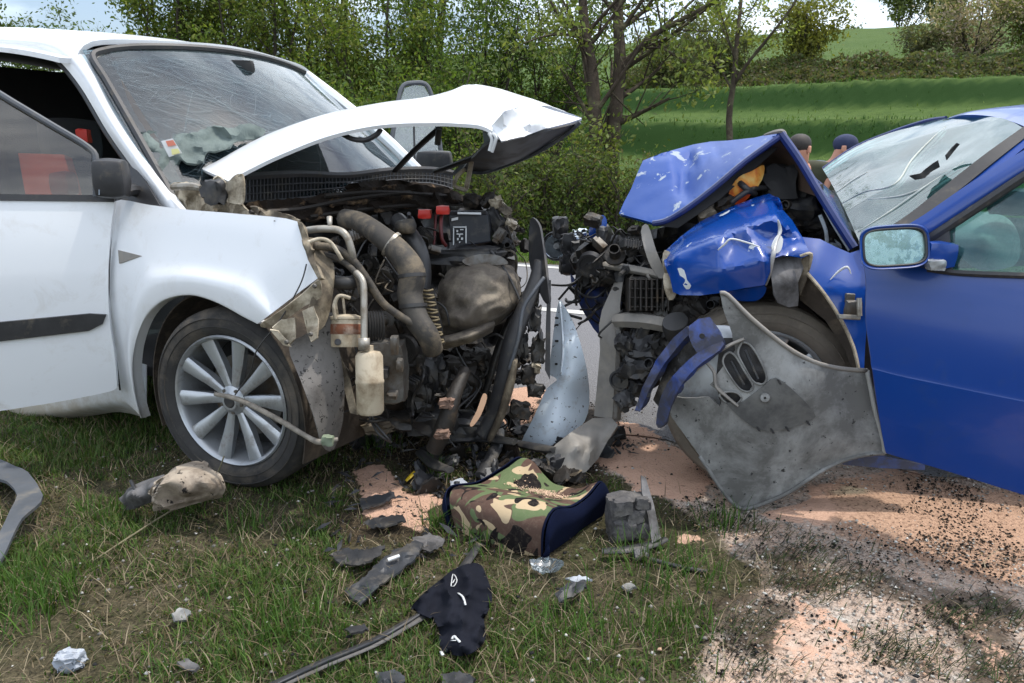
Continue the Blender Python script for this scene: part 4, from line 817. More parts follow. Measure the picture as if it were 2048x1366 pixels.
# front wheel
def wheel(parent, C, N, Rt, Rr, W, seed, spokes=10, tyre_m=None, spoke=True):
    tyre_m = tyre_m or m_rubber
    N = N / np.linalg.norm(N); s = np.cross(N, ZZ); s /= np.linalg.norm(s); q = np.cross(s, N)
    barrel = mk('wheel', lathe([(Rr, .004), (Rr - .006, .010), (Rr - .014, .004), (Rr - .018, -.02), (Rr - .026, -.06), (Rr - .034, -.14), (Rr - .02, -.2)], C, N, 64), m_alloy, parent, 50)
    pf = [(Rr, .0), (Rr + .012, .012), (Rr + .035, .02), (Rr + .06, .017), (Rt - .012, .004), (Rt - .003, -.012), (Rt, -.03)]
    h = -.03
    for k in range(4): h2 = h - .034; pf += [(Rt + .001, h2), (Rt - .008, h2 - .002), (Rt - .008, h2 - .008), (Rt + .001, h2 - .010)]; h = h2 - .010
    pf += [(Rt, -W + .03), (Rt - .012, -W), (Rr + .05, -W - .015), (Rr - .01, -W)]
    v, fc = lathe(pf, C, N, 96)
    # sidewall and tread blocks: alternate rows pressed in
    for i in range(len(pf)):
        if i >= 7 and i < len(pf) - 4:
            for j in range(96):
                if (j + (i // 4)) % 3 == 0: v[i * 96 + j] -= (v[i * 96 + j] - C - N * ((v[i * 96 + j] - C) @ N)) / pf[i][0] * .005
    mk('tyre', (v, fc), tyre_m, barrel, 28)
    for k in range(2): mk('bead_ring', lathe([(Rr + .03 + .028 * k, .0175), (Rr + .032 + .028 * k, .0225), (Rr + .034 + .028 * k, .0175)], C, N, 96), tyre_m, barrel, 180)
    mk('brake_disc', lathe([(.0, -.09), (.15, -.09), (.15, -.11), (.0, -.11)], C, N, 40), m_steel, barrel, 30)
    mk('wheel_back', lathe([(.0, -.15), (Rr - .03, -.15)], C, N, 40), m_dark, barrel, 180)
    if spoke:
        for k in range(spokes):
            a_ = 2 * math.pi * (k // 2) / (spokes / 2) + (k % 2 - .5) * .50 + .25; a2 = 2 * math.pi * (k // 2) / (spokes / 2) + (k % 2 - .5) * .62 + .25
            r0, r1 = .035, Rr - .016; d0 = math.cos(a_) * s + math.sin(a_) * q; d1 = math.cos(a2) * s + math.sin(a2) * q
            p0, p1 = C + d0 * r0 - N * .02, C + d1 * r1 - N * .006; tg = np.cross(N, (p1 - p0) / np.linalg.norm(p1 - p0))
            vs = []; 
            for P, w, th in ((p0, .026, .03), ((p0 + p1) / 2 - N * .004, .042, .03), (p1, .058, .022)):
                vs += [P - tg * w / 2, P - tg * w * .3 + N * .006, P + tg * w * .3 + N * .006, P + tg * w / 2, P + tg * w * .4 - N * th, P - tg * w * .4 - N * th]
            fs = [(i * 6 + j, i * 6 + (j + 1) % 6, (i + 1) * 6 + (j + 1) % 6, (i + 1) * 6 + j) for i in range(2) for j in range(6)] + [(0, 5, 4, 3, 2, 1), (12, 13, 14, 15, 16, 17)]
            mk('spoke', (np.array(vs), fs), m_alloy, barrel, 35)
        mk('hub', lathe([(0, .004), (.03, .004), (.034, -.002), (.052, -.012), (.058, -.03)], C, N, 32), m_alloy, barrel, 40)
        mk('hub_cap', lathe([(0, .007), (.02, .0065), (.024, .003)], C, N, 20), m_black, barrel, 40)
        for k in range(5):
            a_ = 2 * math.pi * k / 5 + .25 + .63; P = C + (math.cos(a_) * s + math.sin(a_) * q) * .042
            mk('wheel_bolt', lathe([(0, -.004), (.007, -.004), (.008, -.02)], P, N, 8), m_steel, barrel, 30)
    return barrel
aN = math.radians(249.5); Nw = np.array([math.cos(aN), math.sin(aN), 0.])
wheel(wc, R(460, 803, 2.59), Nw, .326, .2365, .205, 1)
# splash liner ahead of the wheel, cut brackets under the fender tip
mk('splash_liner', cut([(577, 692), (612, 668), (655, 628), (676, 690), (688, 760), (686, 840), (668, 898), (646, 892), (628, 832), (602, 762)], [(577, 692, 2.32), (655, 628, 2.30), (688, 760, 2.36), (646, 892, 2.33), (628, 780, 2.28), (668, 898, 2.4)], step=9, amp=.008), m_splash, wc, 180, .004)
mk('wheelhouse_plate', cut([(606, 478), (640, 482), (668, 530), (664, 600), (650, 650), (628, 662), (612, 640), (634, 562), (622, 520)], [(606, 478, 2.28), (668, 530, 2.34), (650, 650, 2.30), (628, 662, 2.27), (634, 562, 2.25)], step=8, amp=.02, fr=8), m_creamdk, wc, 60, .006)
mk('fender_flange', cut([(520, 650), (560, 622), (605, 588), (634, 562), (642, 572), (640, 596), (610, 612), (570, 640), (540, 655)], [(520, 650, 2.30), (634, 562, 2.2), (640, 596, 2.24), (570, 640, 2.28)], step=8, amp=.018, fr=12), m_cream, wc, 60, .006)
for q_, z in (([(545, 656), (562, 640), (590, 636), (592, 676), (574, 692), (560, 680)], 2.25), ([(604, 622), (626, 612), (636, 640), (634, 676), (622, 684), (614, 664)], 2.22), ([(540, 660), (556, 662), (580, 694), (566, 690)], 2.24)):
    mk('bracket', cut(q_, [(x, y, z + .004 * i) for i, (x, y) in enumerate(q_)], sm=1, step=8, amp=.012, fr=14), m_cream, wc, 40, .008)
for x, y, z in ((574, 684, 2.235), (630, 572, 2.2), (622, 668, 2.21)): mk('bracket_bolt', lathe([(0, .006), (.006, .006), (.008, 0)], R(x, y, z), VW, 8), m_steel, wc, 30)
mk('torn_fender_edge', cut([(594, 441), (603, 444), (618, 480), (628, 520), (644, 556), (636, 558), (616, 520), (606, 486)], [(594, 441, 2.30), (618, 480, 2.26), (644, 556, 2.2), (606, 486, 2.27)], sm=1, step=7, amp=.02, fr=16), m_creamdk, wc, 60, .012)
# torn sheet metal at the foot of the windscreen
for o_, z, mm in (([(340, 372), (372, 366), (420, 384), (470, 396), (500, 424), (560, 432), (600, 440), (560, 444), (480, 430), (400, 422), (366, 418)], 2.62, m_cream), ([(420, 372), (436, 352), (452, 366), (470, 350), (486, 352), (488, 400), (470, 408), (440, 396)], 2.60, m_cream), ([(365, 380), (400, 372), (436, 376), (440, 404), (412, 418), (380, 412)], 2.66, m_creamdk), ([(500, 414), (540, 420), (588, 434), (586, 446), (530, 438)], 2.5, m_creamdk)):
    mk('torn_wing_rail', cut(o_, [(x, y, z - .0012 * (x - 450)) for x, y in o_], step=8, amp=.05, fr=13, seed=int(o_[0][0])), mm, wc, 45, .006)
mk('wiper_stub', tube([R(345, 374, 2.66), R(385, 373, 2.62), R(402, 376, 2.6)], [.012, .014, .01], 8), m_pipe, wc)
mk('hinge_boot', chunk(R(428, 384, 2.57), (.07, .05, .08), 4, None, .4, 1.5, 5), m_black2, wc, 60)
# bonnet
A_ = [(400, 338, 2.66), (428, 350, 2.63), (456, 361, 2.61), (556, 311, 2.61), (650, 274, 2.60), (750, 251, 2.58), (860, 246, 2.55), (955, 254, 2.50), (1000, 279, 2.46)]
hrows = [[(456, 362, 2.60), (505, 336, 2.61), (560, 310, 2.62), (655, 273, 2.61), (755, 251, 2.58), (860, 246, 2.55), (950, 254, 2.52), (1000, 276, 2.47)],
         [(440, 354, 2.64), (490, 320, 2.72), (548, 290, 2.74), (650, 252, 2.73), (755, 230, 2.70), (860, 222, 2.67), (955, 222, 2.62), (1018, 262, 2.55)],
         [(422, 346, 2.70), (482, 302, 2.86), (546, 268, 2.90), (650, 231, 2.92), (760, 208, 2.90), (865, 195, 2.86), (962, 175, 2.8), (1050, 232, 2.66)],
         [(408, 340, 2.78), (478, 297, 2.98), (546, 264, 3.08), (650, 229, 3.1), (760, 206, 3.1), (868, 193, 3.05), (966, 175, 2.96), (1088, 214, 2.78)],
         [(402, 335, 2.9), (480, 299, 3.25), (560, 266, 3.4), (660, 232, 3.4), (770, 209, 3.4), (880, 196, 3.3), (985, 182, 3.2), (1164, 237, 2.92)]]
hr = [[R(*p) for p in r] for r in hrows]
v, fc = grid(hr, 8, 6)
v = np.array([p + ZZ * .010 * (1 - 2 * abs(nz(p, 7, 2))) * min(1, max(0, (PX(p)[0] - 830) / 120)) for p in v])
hood = mk('bonnet', (v, fc), m_white2, wc, 60, .012)
mk('folded_bonnet_lip', cut([(982, 252), (1010, 222), (1062, 206), (1110, 222), (1163, 237), (1140, 245), (1088, 258), (1050, 272), (1003, 282)], [(982, 252, 2.5), (1062, 206, 2.62), (1163, 237, 2.76), (1050, 272, 2.5), (1003, 282, 2.45), (1110, 222, 2.70), (1010, 226, 2.46), (1056, 216, 2.60), (1012, 262, 2.48), (1088, 258, 2.60), (1060, 244, 2.50), (1110, 240, 2.66), (1036, 240, 2.55)], sm=1, step=8, amp=.006, fr=10, facet=True), m_white2, hood, 25, .006)
mk('bonnet_underside', cut([(1000, 284), (1060, 272), (1158, 246), (1130, 268), (1072, 304), (1010, 330), (962, 344), (926, 338), (950, 312), (975, 288)], [(1000, 284, 2.56), (1158, 246, 2.85), (1072, 304, 2.95), (962, 344, 3.2), (926, 338, 3.2)], sm=2, step=9, amp=.015, fr=8), m_plasticdk, hood, 60, .01)
mk('bonnet_edge', tube([R(*p) for p in ((926, 340, 3.19), (962, 346, 3.19), (1010, 332, 3.1), (1072, 306, 2.94), (1130, 270, 2.87), (1160, 244, 2.83))], .008, 6), m_greypl, hood)
mk('bonnet_skin_far', cut([(965, 262), (1000, 268), (1000, 290), (960, 318), (930, 345), (905, 345), (945, 310), (968, 285)], [(965, 262, 2.95), (1000, 290, 2.8), (930, 345, 3.3), (905, 345, 3.4)], sm=2, step=8), m_greypl, hood, 60, .008)
mk('rubber_strip', tube([R(790, 342, 3.25), R(830, 300, 3.1), (R(878, 257, 2.95))], .017, 8, 4, .5), m_black, hood)
mk('rubber_strip', tube([R(872, 343, 3.2), R(940, 318, 3.0), R(1010, 292, 2.85), R(1078, 268, 2.75)], .018, 8, 4, .6), m_black, hood)
mk('washer_tube', tube([R(684, 268, 2.66), R(705, 278, 2.64), R(730, 280, 2.63), R(752, 270, 2.62), R(762, 258, 2.62)], .009, 8), m_black, hood)
mk('bonnet_stay', tube([R(878, 258, 2.9), R(875, 290, 2.92)], .012, 8), m_black, hood)
for p in (((985, 268, 2.47), (992, 276, 2.46), (984, 304, 2.48)), ((978, 266, 2.47), (984, 280, 2.47), (979, 302, 2.48))): mk('latch_wire', tube([R(*q) for q in p], .006, 6), m_label, hood)
mk('hinge_arm', tube([R(944, 318, 3.0), R(938, 350, 3.1), R(932, 378, 3.15)], .011, 6), m_cream, wc)
mk('hinge_arm', tube([R(930, 338, 3.1), R(915, 352, 3.12), R(910, 372, 3.1), R(932, 380, 3.15)], .009, 6), m_cream, wc)
# cowl grille
cg = lambda x, y: R(x, y, 2.74 + (x - 490) * .0026)
bk = mk('cowl_grille', cut([(488, 356), (600, 350), (700, 352), (780, 342), (860, 342), (906, 350), (906, 378), (860, 366), (780, 368), (700, 384), (600, 396), (492, 404)], lambda x, y: cg(x, y) + (cg(x, y) - CAM) * .012, sm=1, step=16), m_dark, wc, 180, .01)
bars = []
def topb(x): return np.interp(x, [488, 600, 700, 780, 860, 906], [358, 352, 354, 344, 344, 352])
def botb(x): return np.interp(x, [488, 600, 700, 780, 860, 906], [404, 396, 384, 368, 366, 378])
for x in np.arange(492, 905, 7.2): bars.append(tube([cg(x, topb(x)), cg(x, botb(x))], .0032, 4, 1))
for t in (0, .33, .66, 1): bars.append(tube([cg(x, topb(x) + (botb(x) - topb(x)) * t) for x in (488, 600, 700, 780, 860, 906)], .0045 if t in (0, 1) else .003, 5, 2))
mk('grille_bars', join(*bars), m_plasticdk, bk, 60, kind='stuff')
mk('scuttle_edge', tube([cg(488, 352), cg(600, 347), cg(690, 350), cg(780, 340), cg(860, 338), cg(908, 346)], .014, 6), m_black2, wc)
# torn insulation below the grille
ins = [([(500, 404), (600, 396), (700, 386), (790, 370), (880, 374), (930, 392), (900, 400), (800, 402), (690, 412), (600, 424), (520, 422)], 2.7), ([(560, 416), (680, 404), (800, 392), (900, 384), (935, 400), (880, 412), (760, 424), (660, 436), (600, 440)], 2.62), ([(610, 400), (700, 380), (780, 372), (830, 380), (760, 396), (680, 410)], 2.6), ([(690, 372), (760, 360), (850, 366), (905, 380), (850, 388), (760, 390)], 2.85)]
for i, (o_, z) in enumerate(ins): mk('torn_insulation', cut(o_, [(x, y, z + .0016 * (x - 520) + .001 * (410 - y)) for x, y in o_], step=8, amp=.06, fr=9, seed=i + 3, edge=2), m_insul, wc, 50, .01)
for q_ in (((500, 424), (600, 418), (700, 398), (820, 384)), ((620, 434), (720, 420), (830, 410), (930, 408)), ((650, 392), (760, 384), (900, 392))):
    mk('split_seam', tube([R(x, y, 2.55 + .0018 * (x - 520)) for x, y in q_], .008, 5), m_grime2, wc)
# engine bay fill
def eb(x, y): return R(x, y, 3.05 + (x - 700) * .0016)
mk('engine_bulk', cut([(600, 440), (930, 400), (1010, 440), (1030, 520), (1050, 680), (1010, 800), (960, 880), (860, 900), (740, 850), (690, 800), (680, 620), (640, 520)], eb, sm=2, step=13, amp=.11, fr=7), m_grime, wc, 40, .04)
rnd = random.Random(12); ch = []
for k in range(150):
    x = rnd.uniform(650, 1060); y = rnd.uniform(432, 860)
    if 870 < x < 1030 and 520 < y < 690: continue
    s = rnd.uniform(.02, .075); P = R(x, y, 2.62 + (x - 700) * .0012 + rnd.uniform(0, .35)); ch.append((P, s))
for i, (P, s) in enumerate(ch[:64]):
    ax_r = rotax(rnd); mk('engine_part', chunk(P, (s * rnd.uniform(.6, 1.7), s * rnd.uniform(.5, 1), s * rnd.uniform(.4, 1.1)), i, ax_r, .3, 1.3, 4), [m_grime, m_grime2, m_black2, m_steel][rnd.choice([0, 0, 1, 1, 2, 2, 3])], wc, 32)
mk('engine_debris', join(*[chunk(P, (s, s * .7, s * .6), i + 70, rotax(rnd), .35, 1.5, 3) for i, (P, s) in enumerate(ch[64:])]), m_grime2, wc, 32, kind='stuff')
def fb(x, y): return R(x, y, 2.5 + (x - 700) * .0013)
for k in range(52):
    x, y = rnd.uniform(640, 1060), rnd.uniform(440, 820); z = 2.5 + (x - 700) * .0014; p = [R(x, y, z)]
    for _ in range(4): x += rnd.uniform(-40, 40); y += rnd.uniform(-10, 50); p.append(R(x, y, z + rnd.uniform(-.05, .1)))
    mk('loose_wire', tube(p, rnd.uniform(.002, .0055), 6), [m_hosedk, m_grime, m_black2, m_hosedk, m_hose][k % 5], wc, 180)
def px_tube(nm, pts, r, mt, n=12, k=6, **kw): return mk(nm, tube([R(*p) for p in pts], r, n, k, **kw), mt, wc, 180)
h1 = px_tube('intake_hose', [(690, 438, 2.66), (722, 446, 2.6), (765, 475, 2.52), (798, 505, 2.48), (824, 545, 2.46), (820, 590, 2.46), (832, 635, 2.44), (856, 672, 2.43), (866, 700, 2.47)], [.036, .036, .038, .042, .045, .042, .040, .037, .034], m_hose, 16)
for x, y, z, dx, dy in ((783, 489, 2.50, .8, .6), (824, 552, 2.46, .1, 1), (826, 612, 2.45, .1, 1)):
    d = RGT * dx - UPV * dy; P = R(x, y, z); mk('hose_clamp', lathe([(.043, -.006), (.047, -.006), (.047, .006), (.043, .006)], P, d, 24), m_hosedk if y > 540 else m_pipe, h1, 30)
px_tube('coolant_hose', [(795, 440, 2.75), (815, 462, 2.7), (838, 500, 2.66), (846, 550, 2.66), (838, 600, 2.66)], .03, m_hosedk, 12)
px_tube('hose_stub', [(800, 455, 2.66), (822, 452, 2.62)], .026, m_hose, 12)
px_tube('heater_hose', [(628, 492, 2.3), (670, 497, 2.32), (705, 520, 2.34), (735, 560, 2.36), (765, 605, 2.38), (800, 632, 2.4), (840, 655, 2.42)], .0125, m_hose)
px_tube('heater_hose', [(640, 508, 2.34), (680, 520, 2.34), (712, 548, 2.33), (724, 590, 2.33)], .010, m_hose)
px_tube('heater_hose', [(650, 560, 2.36), (690, 566, 2.34), (716, 562, 2.36)], .022, m_hosedk)
px_tube('heater_hose', [(652, 600, 2.34), (660, 560, 2.34), (690, 590, 2.36), (710, 600, 2.38)], .008, m_grime2)
px_tube('air_line', [(608, 462, 2.36), (640, 458, 2.34), (676, 460, 2.33), (694, 474, 2.32), (704, 505, 2.33), (706, 522, 2.35)], .0115, m_pipe)
px_tube('air_line_nub', [(660, 460, 2.33), (659, 434, 2.34)], [.006, .009], m_pipe, 8, 1)
px_tube('air_line', [(712, 545, 2.32), (726, 565, 2.30), (728, 620, 2.29), (728, 692, 2.29)], .0105, m_pipe)
px_tube('line_union', [(728, 676, 2.29), (728, 700, 2.29)], .018, m_pipe, 12, 1)
px_tube('brake_line', [(616, 485, 2.26), (640, 478, 2.27), (662, 486, 2.28), (684, 520, 2.30)], .006, m_cream, 8)
px_tube('brake_line', [(672, 640, 2.28), (668, 612, 2.28), (678, 592, 2.28), (700, 596, 2.30)], .006, m_cream, 8)
ctop, cbot = R(738, 704, 2.31), R(741, 826, 2.33); ax = ctop - cbot; L_ = np.linalg.norm(ax)
cn = mk('receiver_canister', lathe([(0, -.004), (.034, -.003), (.042, .008), (.0425, L_ * .48), (.0445, L_ * .5), (.0445, L_ * .54), (.0425, L_ * .56), (.042, L_ - .012), (.034, L_), (.014, L_ + .004), (.014, L_ + .02), (0, L_ + .02)], cbot, ax, 40), m_canister, wc, 40)
pu, pd = R(692, 634, 2.33), R(692, 694, 2.33); ax2 = pu - pd; L2 = np.linalg.norm(ax2)
pc = mk('filter_head', lathe([(0, 0), (.044, 0), (.046, .006), (.046, L2 * .5), (.0455, L2 * .9), (.05, L2 * .93), (.05, L2), (.03, L2 + .008), (0, L2 + .008)], pd, ax2, 40), m_canister, wc, 40)
mk('rust_band', lathe([(.0465, L2 * .42), (.0475, L2 * .44), (.0475, L2 * .74), (.0465, L2 * .76)], pd, ax2, 40), m_rust, pc, 40)
mk('drain_plug', lathe([(0, .012), (.009, .012), (.011, 0)], R(676, 684, 2.29), CAM - R(676, 684, 2.29), 12), m_black, pc, 40)
mk('filter_bracket', cut([(660, 640), (672, 640), (676, 700), (700, 760), (716, 830), (700, 826), (684, 760), (664, 700)], lambda x, y: R(x, y, 2.40), sm=1, step=10, amp=.01), m_creamdk, wc, 40, .006)
mk('wire_loop', tube([R(678, 640, 2.31), R(672, 606, 2.3), (R(684, 592, 2.3)), R(690, 636, 2.31)], .004, 6), m_cream, wc)
cb = mk('compressor', chunk(R(770, 740, 2.48), (.15, .14, .21), 14, None, .14, 1.1, 8), m_steel, wc, 30)
for i, (x, y, w, h) in enumerate(((790, 690, 16, 40), (768, 745, 20, 22), (785, 790, 22, 14), (760, 800, 14, 18), (800, 730, 12, 26))): mk('compressor_lug', chunk(R(x, y, 2.39), (w / 640, .05, h / 640), 20 + i, None, .2, 1.2, 4), [m_steel, m_black2][i % 2], cb, 32)
for i in range(6): mk('pulley_rib', lathe([(.052, -.004), (.056, 0), (.052, .004)], R(752, 655, 2.47) + RGT * (i - 3) * .009 * 1.0, RGT * .9 + FWD * .3, 24), m_hosedk, cb, 40)
cf = mk('condenser_core', cut([(842, 576), (866, 578), (884, 650), (888, 690), (868, 672), (852, 628)], lambda x, y: R(x, y, 2.56), sm=1, step=10), m_grime2, wc, 40, .02)
for i in range(15):
    t = i / 14; xl = 843 + 22 * t ** 1.2 + 6 * t; xr = 866 + 22 * t; y = 580 + 104 * t
    mk('cooling_fin', tube([R(xl, y, 2.535), R((xl + xr) / 2, y + 2, 2.525), R(xr, y + (3 if i % 2 else -1), 2.535)], .004, 5, 2), m_fin, cf, 60)
# dusty wrapped gearbox cover
gb = [[(905, 535, 2.86), (940, 528, 2.82), (985, 524, 2.84), (1022, 532, 2.95), (1034, 545, 3.05)], [(880, 565, 2.80), (925, 556, 2.70), (985, 552, 2.70), (1028, 560, 2.82), (1042, 575, 3.02)], [(876, 610, 2.78), (920, 604, 2.66), (978, 602, 2.66), (1026, 604, 2.78), (1040, 610, 3.0)], [(872, 650, 2.78), (915, 648, 2.67), (968, 640, 2.68), (1012, 628, 2.8), (1030, 626, 3.0)], [(872, 676, 2.86), (910, 676, 2.78), (960, 664, 2.79), (1000, 648, 2.9), (1018, 640, 3.05)]]
v, fc = grid([[R(*p) for p in r] for r in gb], 9, 9); v = np.array([p - FWD * (.02 * nz(p, 9, 3) + .022 * (1 - 2.8 * abs(nz((p[0], p[1], p[2] * 1.7), 11, 5))) + .006 * nz(p, 40, 8)) for p in v])
gbx = mk('gearbox_cover', (v, fc), m_engbag, wc, 180, .01)
v, fc = grid([[R(*p) for p in r] for r in [[(874, 672, 2.72), (905, 668, 2.68), (950, 652, 2.69), (985, 634, 2.76)], [(874, 686, 2.68), (905, 682, 2.63), (950, 668, 2.64), (990, 648, 2.74)], [(882, 700, 2.74), (910, 694, 2.70), (950, 682, 2.71), (985, 664, 2.78)]]], 8, 6); v = np.array([p - FWD * (.016 * nz(p, 18, 7) + .006 * nz(p, 45, 8)) for p in v])
mk('cover_flap', (v, fc), m_engbag, gbx, 180, .012)
mk('mount_plate', cut([(925, 520), (960, 508), (1000, 512), (1016, 528), (980, 530), (940, 532)], lambda x, y: R(x, y, 2.78), step=9, amp=.02), m_steel, wc, 40, .01)
# battery
bt = mk('battery', prism([R(897, 428, 2.86), R(975, 426, 2.90), R(982, 484, 2.92), R(902, 496, 2.88)], FWD * .16 + RGT * .02), m_battery, wc, 0, bevel=.005)
mk('battery_lid', prism([R(893, 421, 2.85), R(972, 420, 2.89), R(976, 430, 2.90), R(895, 432, 2.86)], FWD * .18 + RGT * .02), m_battery, bt, 0, bevel=.004)
mk('white_edging', prism([R(915, 424, 2.835), R(962, 425, 2.865), R(962, 429, 2.865), R(915, 428, 2.835)], FWD * .012), m_label, bt, 0)
mk('white_edging', prism([R(903, 437, 2.845), R(916, 434, 2.845), R(916, 439, 2.845), R(903, 442, 2.845)], FWD * .008), m_label, bt, 0)
L3 = 2.862
for x0, x1, y0, y1 in ((906, 908, 456, 490), (931, 933, 452, 486), (906, 933, 453, 455), (913, 916, 460, 464), (920, 927, 458, 460), (913, 926, 467, 469), (918, 920, 467, 474), (914, 917, 476, 480), (922, 926, 475, 479), (918, 921, 483, 486)):
    mk('warning_print', prism([R(x0, y0, L3), R(x1, y0, L3), R(x1, y1, L3), R(x0, y1, L3)], FWD * .01), m_label, bt, 0)
for (x, y, w, h, z) in ((850, 428, .05, .035, 2.8), (886, 420, .05, .032, 2.78)): mk('terminal_cover', chunk(R(x, y, z), (w, .05, h), int(x), None, .12, 1.2, 5), m_red, wc, 32)
px_tube('battery_cable', [(884, 425, 2.8), (882, 450, 2.78), (884, 478, 2.78), (892, 492, 2.8)], .007, m_redcable, 8)
px_tube('battery_cable', [(872, 428, 2.82), (870, 460, 2.82), (866, 505, 2.82)], .005, m_redcable, 8)
mk('battery_tray', chunk(R(930, 510, 2.86), (.3, .1, .06), 61, None, .3, 1.5, 6), m_black2, wc, 32)
for i, (x, y, s, mt) in enumerate(((995, 410, .07, m_cream), (1010, 420, .05, m_engbag), (990, 440, .09, m_black2), (1010, 470, .08, m_grime2), (1000, 500, .1, m_black2), (1025, 480, .05, m_steel), (975, 400, .06, m_grime2), (1020, 450, .06, m_cream), (945, 400, .07, m_grime2))):
    mk('torn_bracket', chunk(R(x, y, 3.0), (s, s * .6, s * .7), 40 + i, rotax(rnd), .55, 1.4, 5), mt, wc, 32)
# radiator support and broken front panel
mk('torn_front_panel', cut([(1060, 440), (1076, 446), (1084, 480), (1094, 560), (1098, 606), (1086, 600), (1070, 560), (1058, 520)], [(1060, 440, 2.85), (1094, 560, 2.72), (1098, 606, 2.7), (1058, 520, 2.85), (1076, 446, 2.82)], step=8, amp=.02, fr=12), m_black2, wc, 40, .01)
px_tube('support_strip', [(1078, 520, 2.78), (1070, 565, 2.76), (1046, 625, 2.74), (1022, 690, 2.74), (1005, 760, 2.76), (985, 830, 2.80), (960, 872, 2.82)], [.018, .028, .032, .034, .03, .028, .03], m_black, 10, 5, flat=.5)
px_tube('support_strip', [(1052, 590, 2.86), (1020, 640, 2.86), (996, 700, 2.86), (975, 770, 2.88), (950, 840, 2.9)], [.014, .02, .024, .02, .02], m_grime, 8, 5, flat=.6)
px_tube('muddy_strip', [(1030, 720, 2.70), (1020, 770, 2.72), (1002, 830, 2.76), (980, 878, 2.80)], [.022, .036, .034, .026], m_creamdk, 8, 5, flat=.45)
px_tube('thin_hose', [(1088, 555, 2.70), (1066, 585, 2.68), (1046, 620, 2.68), (1036, 680, 2.68), (1018, 740, 2.70)], .007, m_greypl, 8)
px_tube('thin_hose', [(980, 500, 2.8), (1010, 540, 2.78), (1040, 600, 2.76), (1060, 660, 2.74)], .005, m_hosedk, 8)
mk('pale_splinter', cut([(966, 788), (974, 796), (962, 830), (946, 852), (940, 848), (954, 820)], lambda x, y: R(x, y, 2.66), step=6), pm('bare_fibre_board', lin(206, 168, 136), lin(190, 150, 120), .8), wc, 40, .01)
mk('inner_plate', cut([(1096, 560), (1102, 560), (1100, 760), (1090, 740), (1092, 640)], lambda x, y: R(x, y, 2.84), sm=1, step=10), m_black2, wc, 40, .008)
for i, (x, y, w, h, mt) in enumerate(((1068, 640, .05, .10, m_black2), (1076, 700, .05, .09, m_grime), (1084, 560, .04, .1, m_black2), (1060, 600, .06, .06, m_grime), (1072, 735, .035, .04, m_cream), (1082, 690, .016, .11, m_greyneck), (1056, 750, .05, .07, m_grime2), (1070, 780, .06, .05, m_grime), (1048, 690, .03, .09, m_black2), (1040, 820, .07, .06, m_grime2))):
    mk('broken_clip', chunk(R(x, y, 2.80), (w, .05, h), 80 + i, None, .5, 1.5, 5), mt, wc, 32)
for i, (x, y, w, h, mt) in enumerate(((880, 760, .08, .1, m_grime), (905, 790, .05, .09, m_creamdk), (860, 745, .07, .12, m_black2), (920, 740, .12, .1, m_grime2), (950, 720, .1, .08, m_grime2), (840, 790, .1, .12, m_grime), (870, 840, .16, .1, m_black2), (930, 850, .2, .08, m_black2), (790, 840, .12, .05, m_grime), (900, 820, .04, .12, m_grime2), (760, 850, .1, .04, m_creamdk), (985, 800, .08, .12, m_grime2), (830, 730, .07, .1, m_grime2))):
    mk('subframe_lump', chunk(R(x, y, 2.66 + .0012 * (x - 750)), (w, .1, h), 110 + i, None, .45, 1.5, 6), mt, wc, 32)
mk('wishbone', tube([R(930, 740, 2.7), R(905, 800, 2.62), R(890, 850, 2.62), R(868, 900, 2.66)], [.022, .028, .034, .03], 10), m_grime2, wc, 60)
for x, y in ((893, 806), (884, 868)): mk('torn_rubber_bush', chunk(R(x, y, 2.58), (.045, .035, .03), int(y), None, .6, 1.5, 5), pm('pinkish_torn_bush', lin(140, 112, 96), lin(92, 74, 64), .85), wc, 32)
# muddy track rod across the wheel, cable on the fender
tr = mk('track_rod', tube([R(430, 788, 2.50), R(480, 800, 2.46), R(555, 838, 2.38), R(612, 872, 2.32), R(640, 884, 2.30), R(676, 878, 2.30)], [.007, .009, .009, .008, .010, .006], 8), pm('mud_caked_rod', lin(150, 142, 130), lin(92, 86, 78), .85, 0, 30, .6, 60, .004), wc, 180)
mk('rod_joint', chunk(R(656, 881, 2.29), (.035, .03, .03), 5, None, .3, 1.4, 5), pm('greenish_joint', lin(128, 140, 116), lin(96, 104, 88), .8), tr, 60)
mk('snapped_cable', tube([WSP(613, 528, .01), WSP(600, 570, .02), WSP(560, 640, .05), WSP(520, 690, .07), WSP(508, 715, .08), WSP(500, 745, .07), WSP(470, 790, .06)], .0022, 6), m_hosedk, wc, 180)

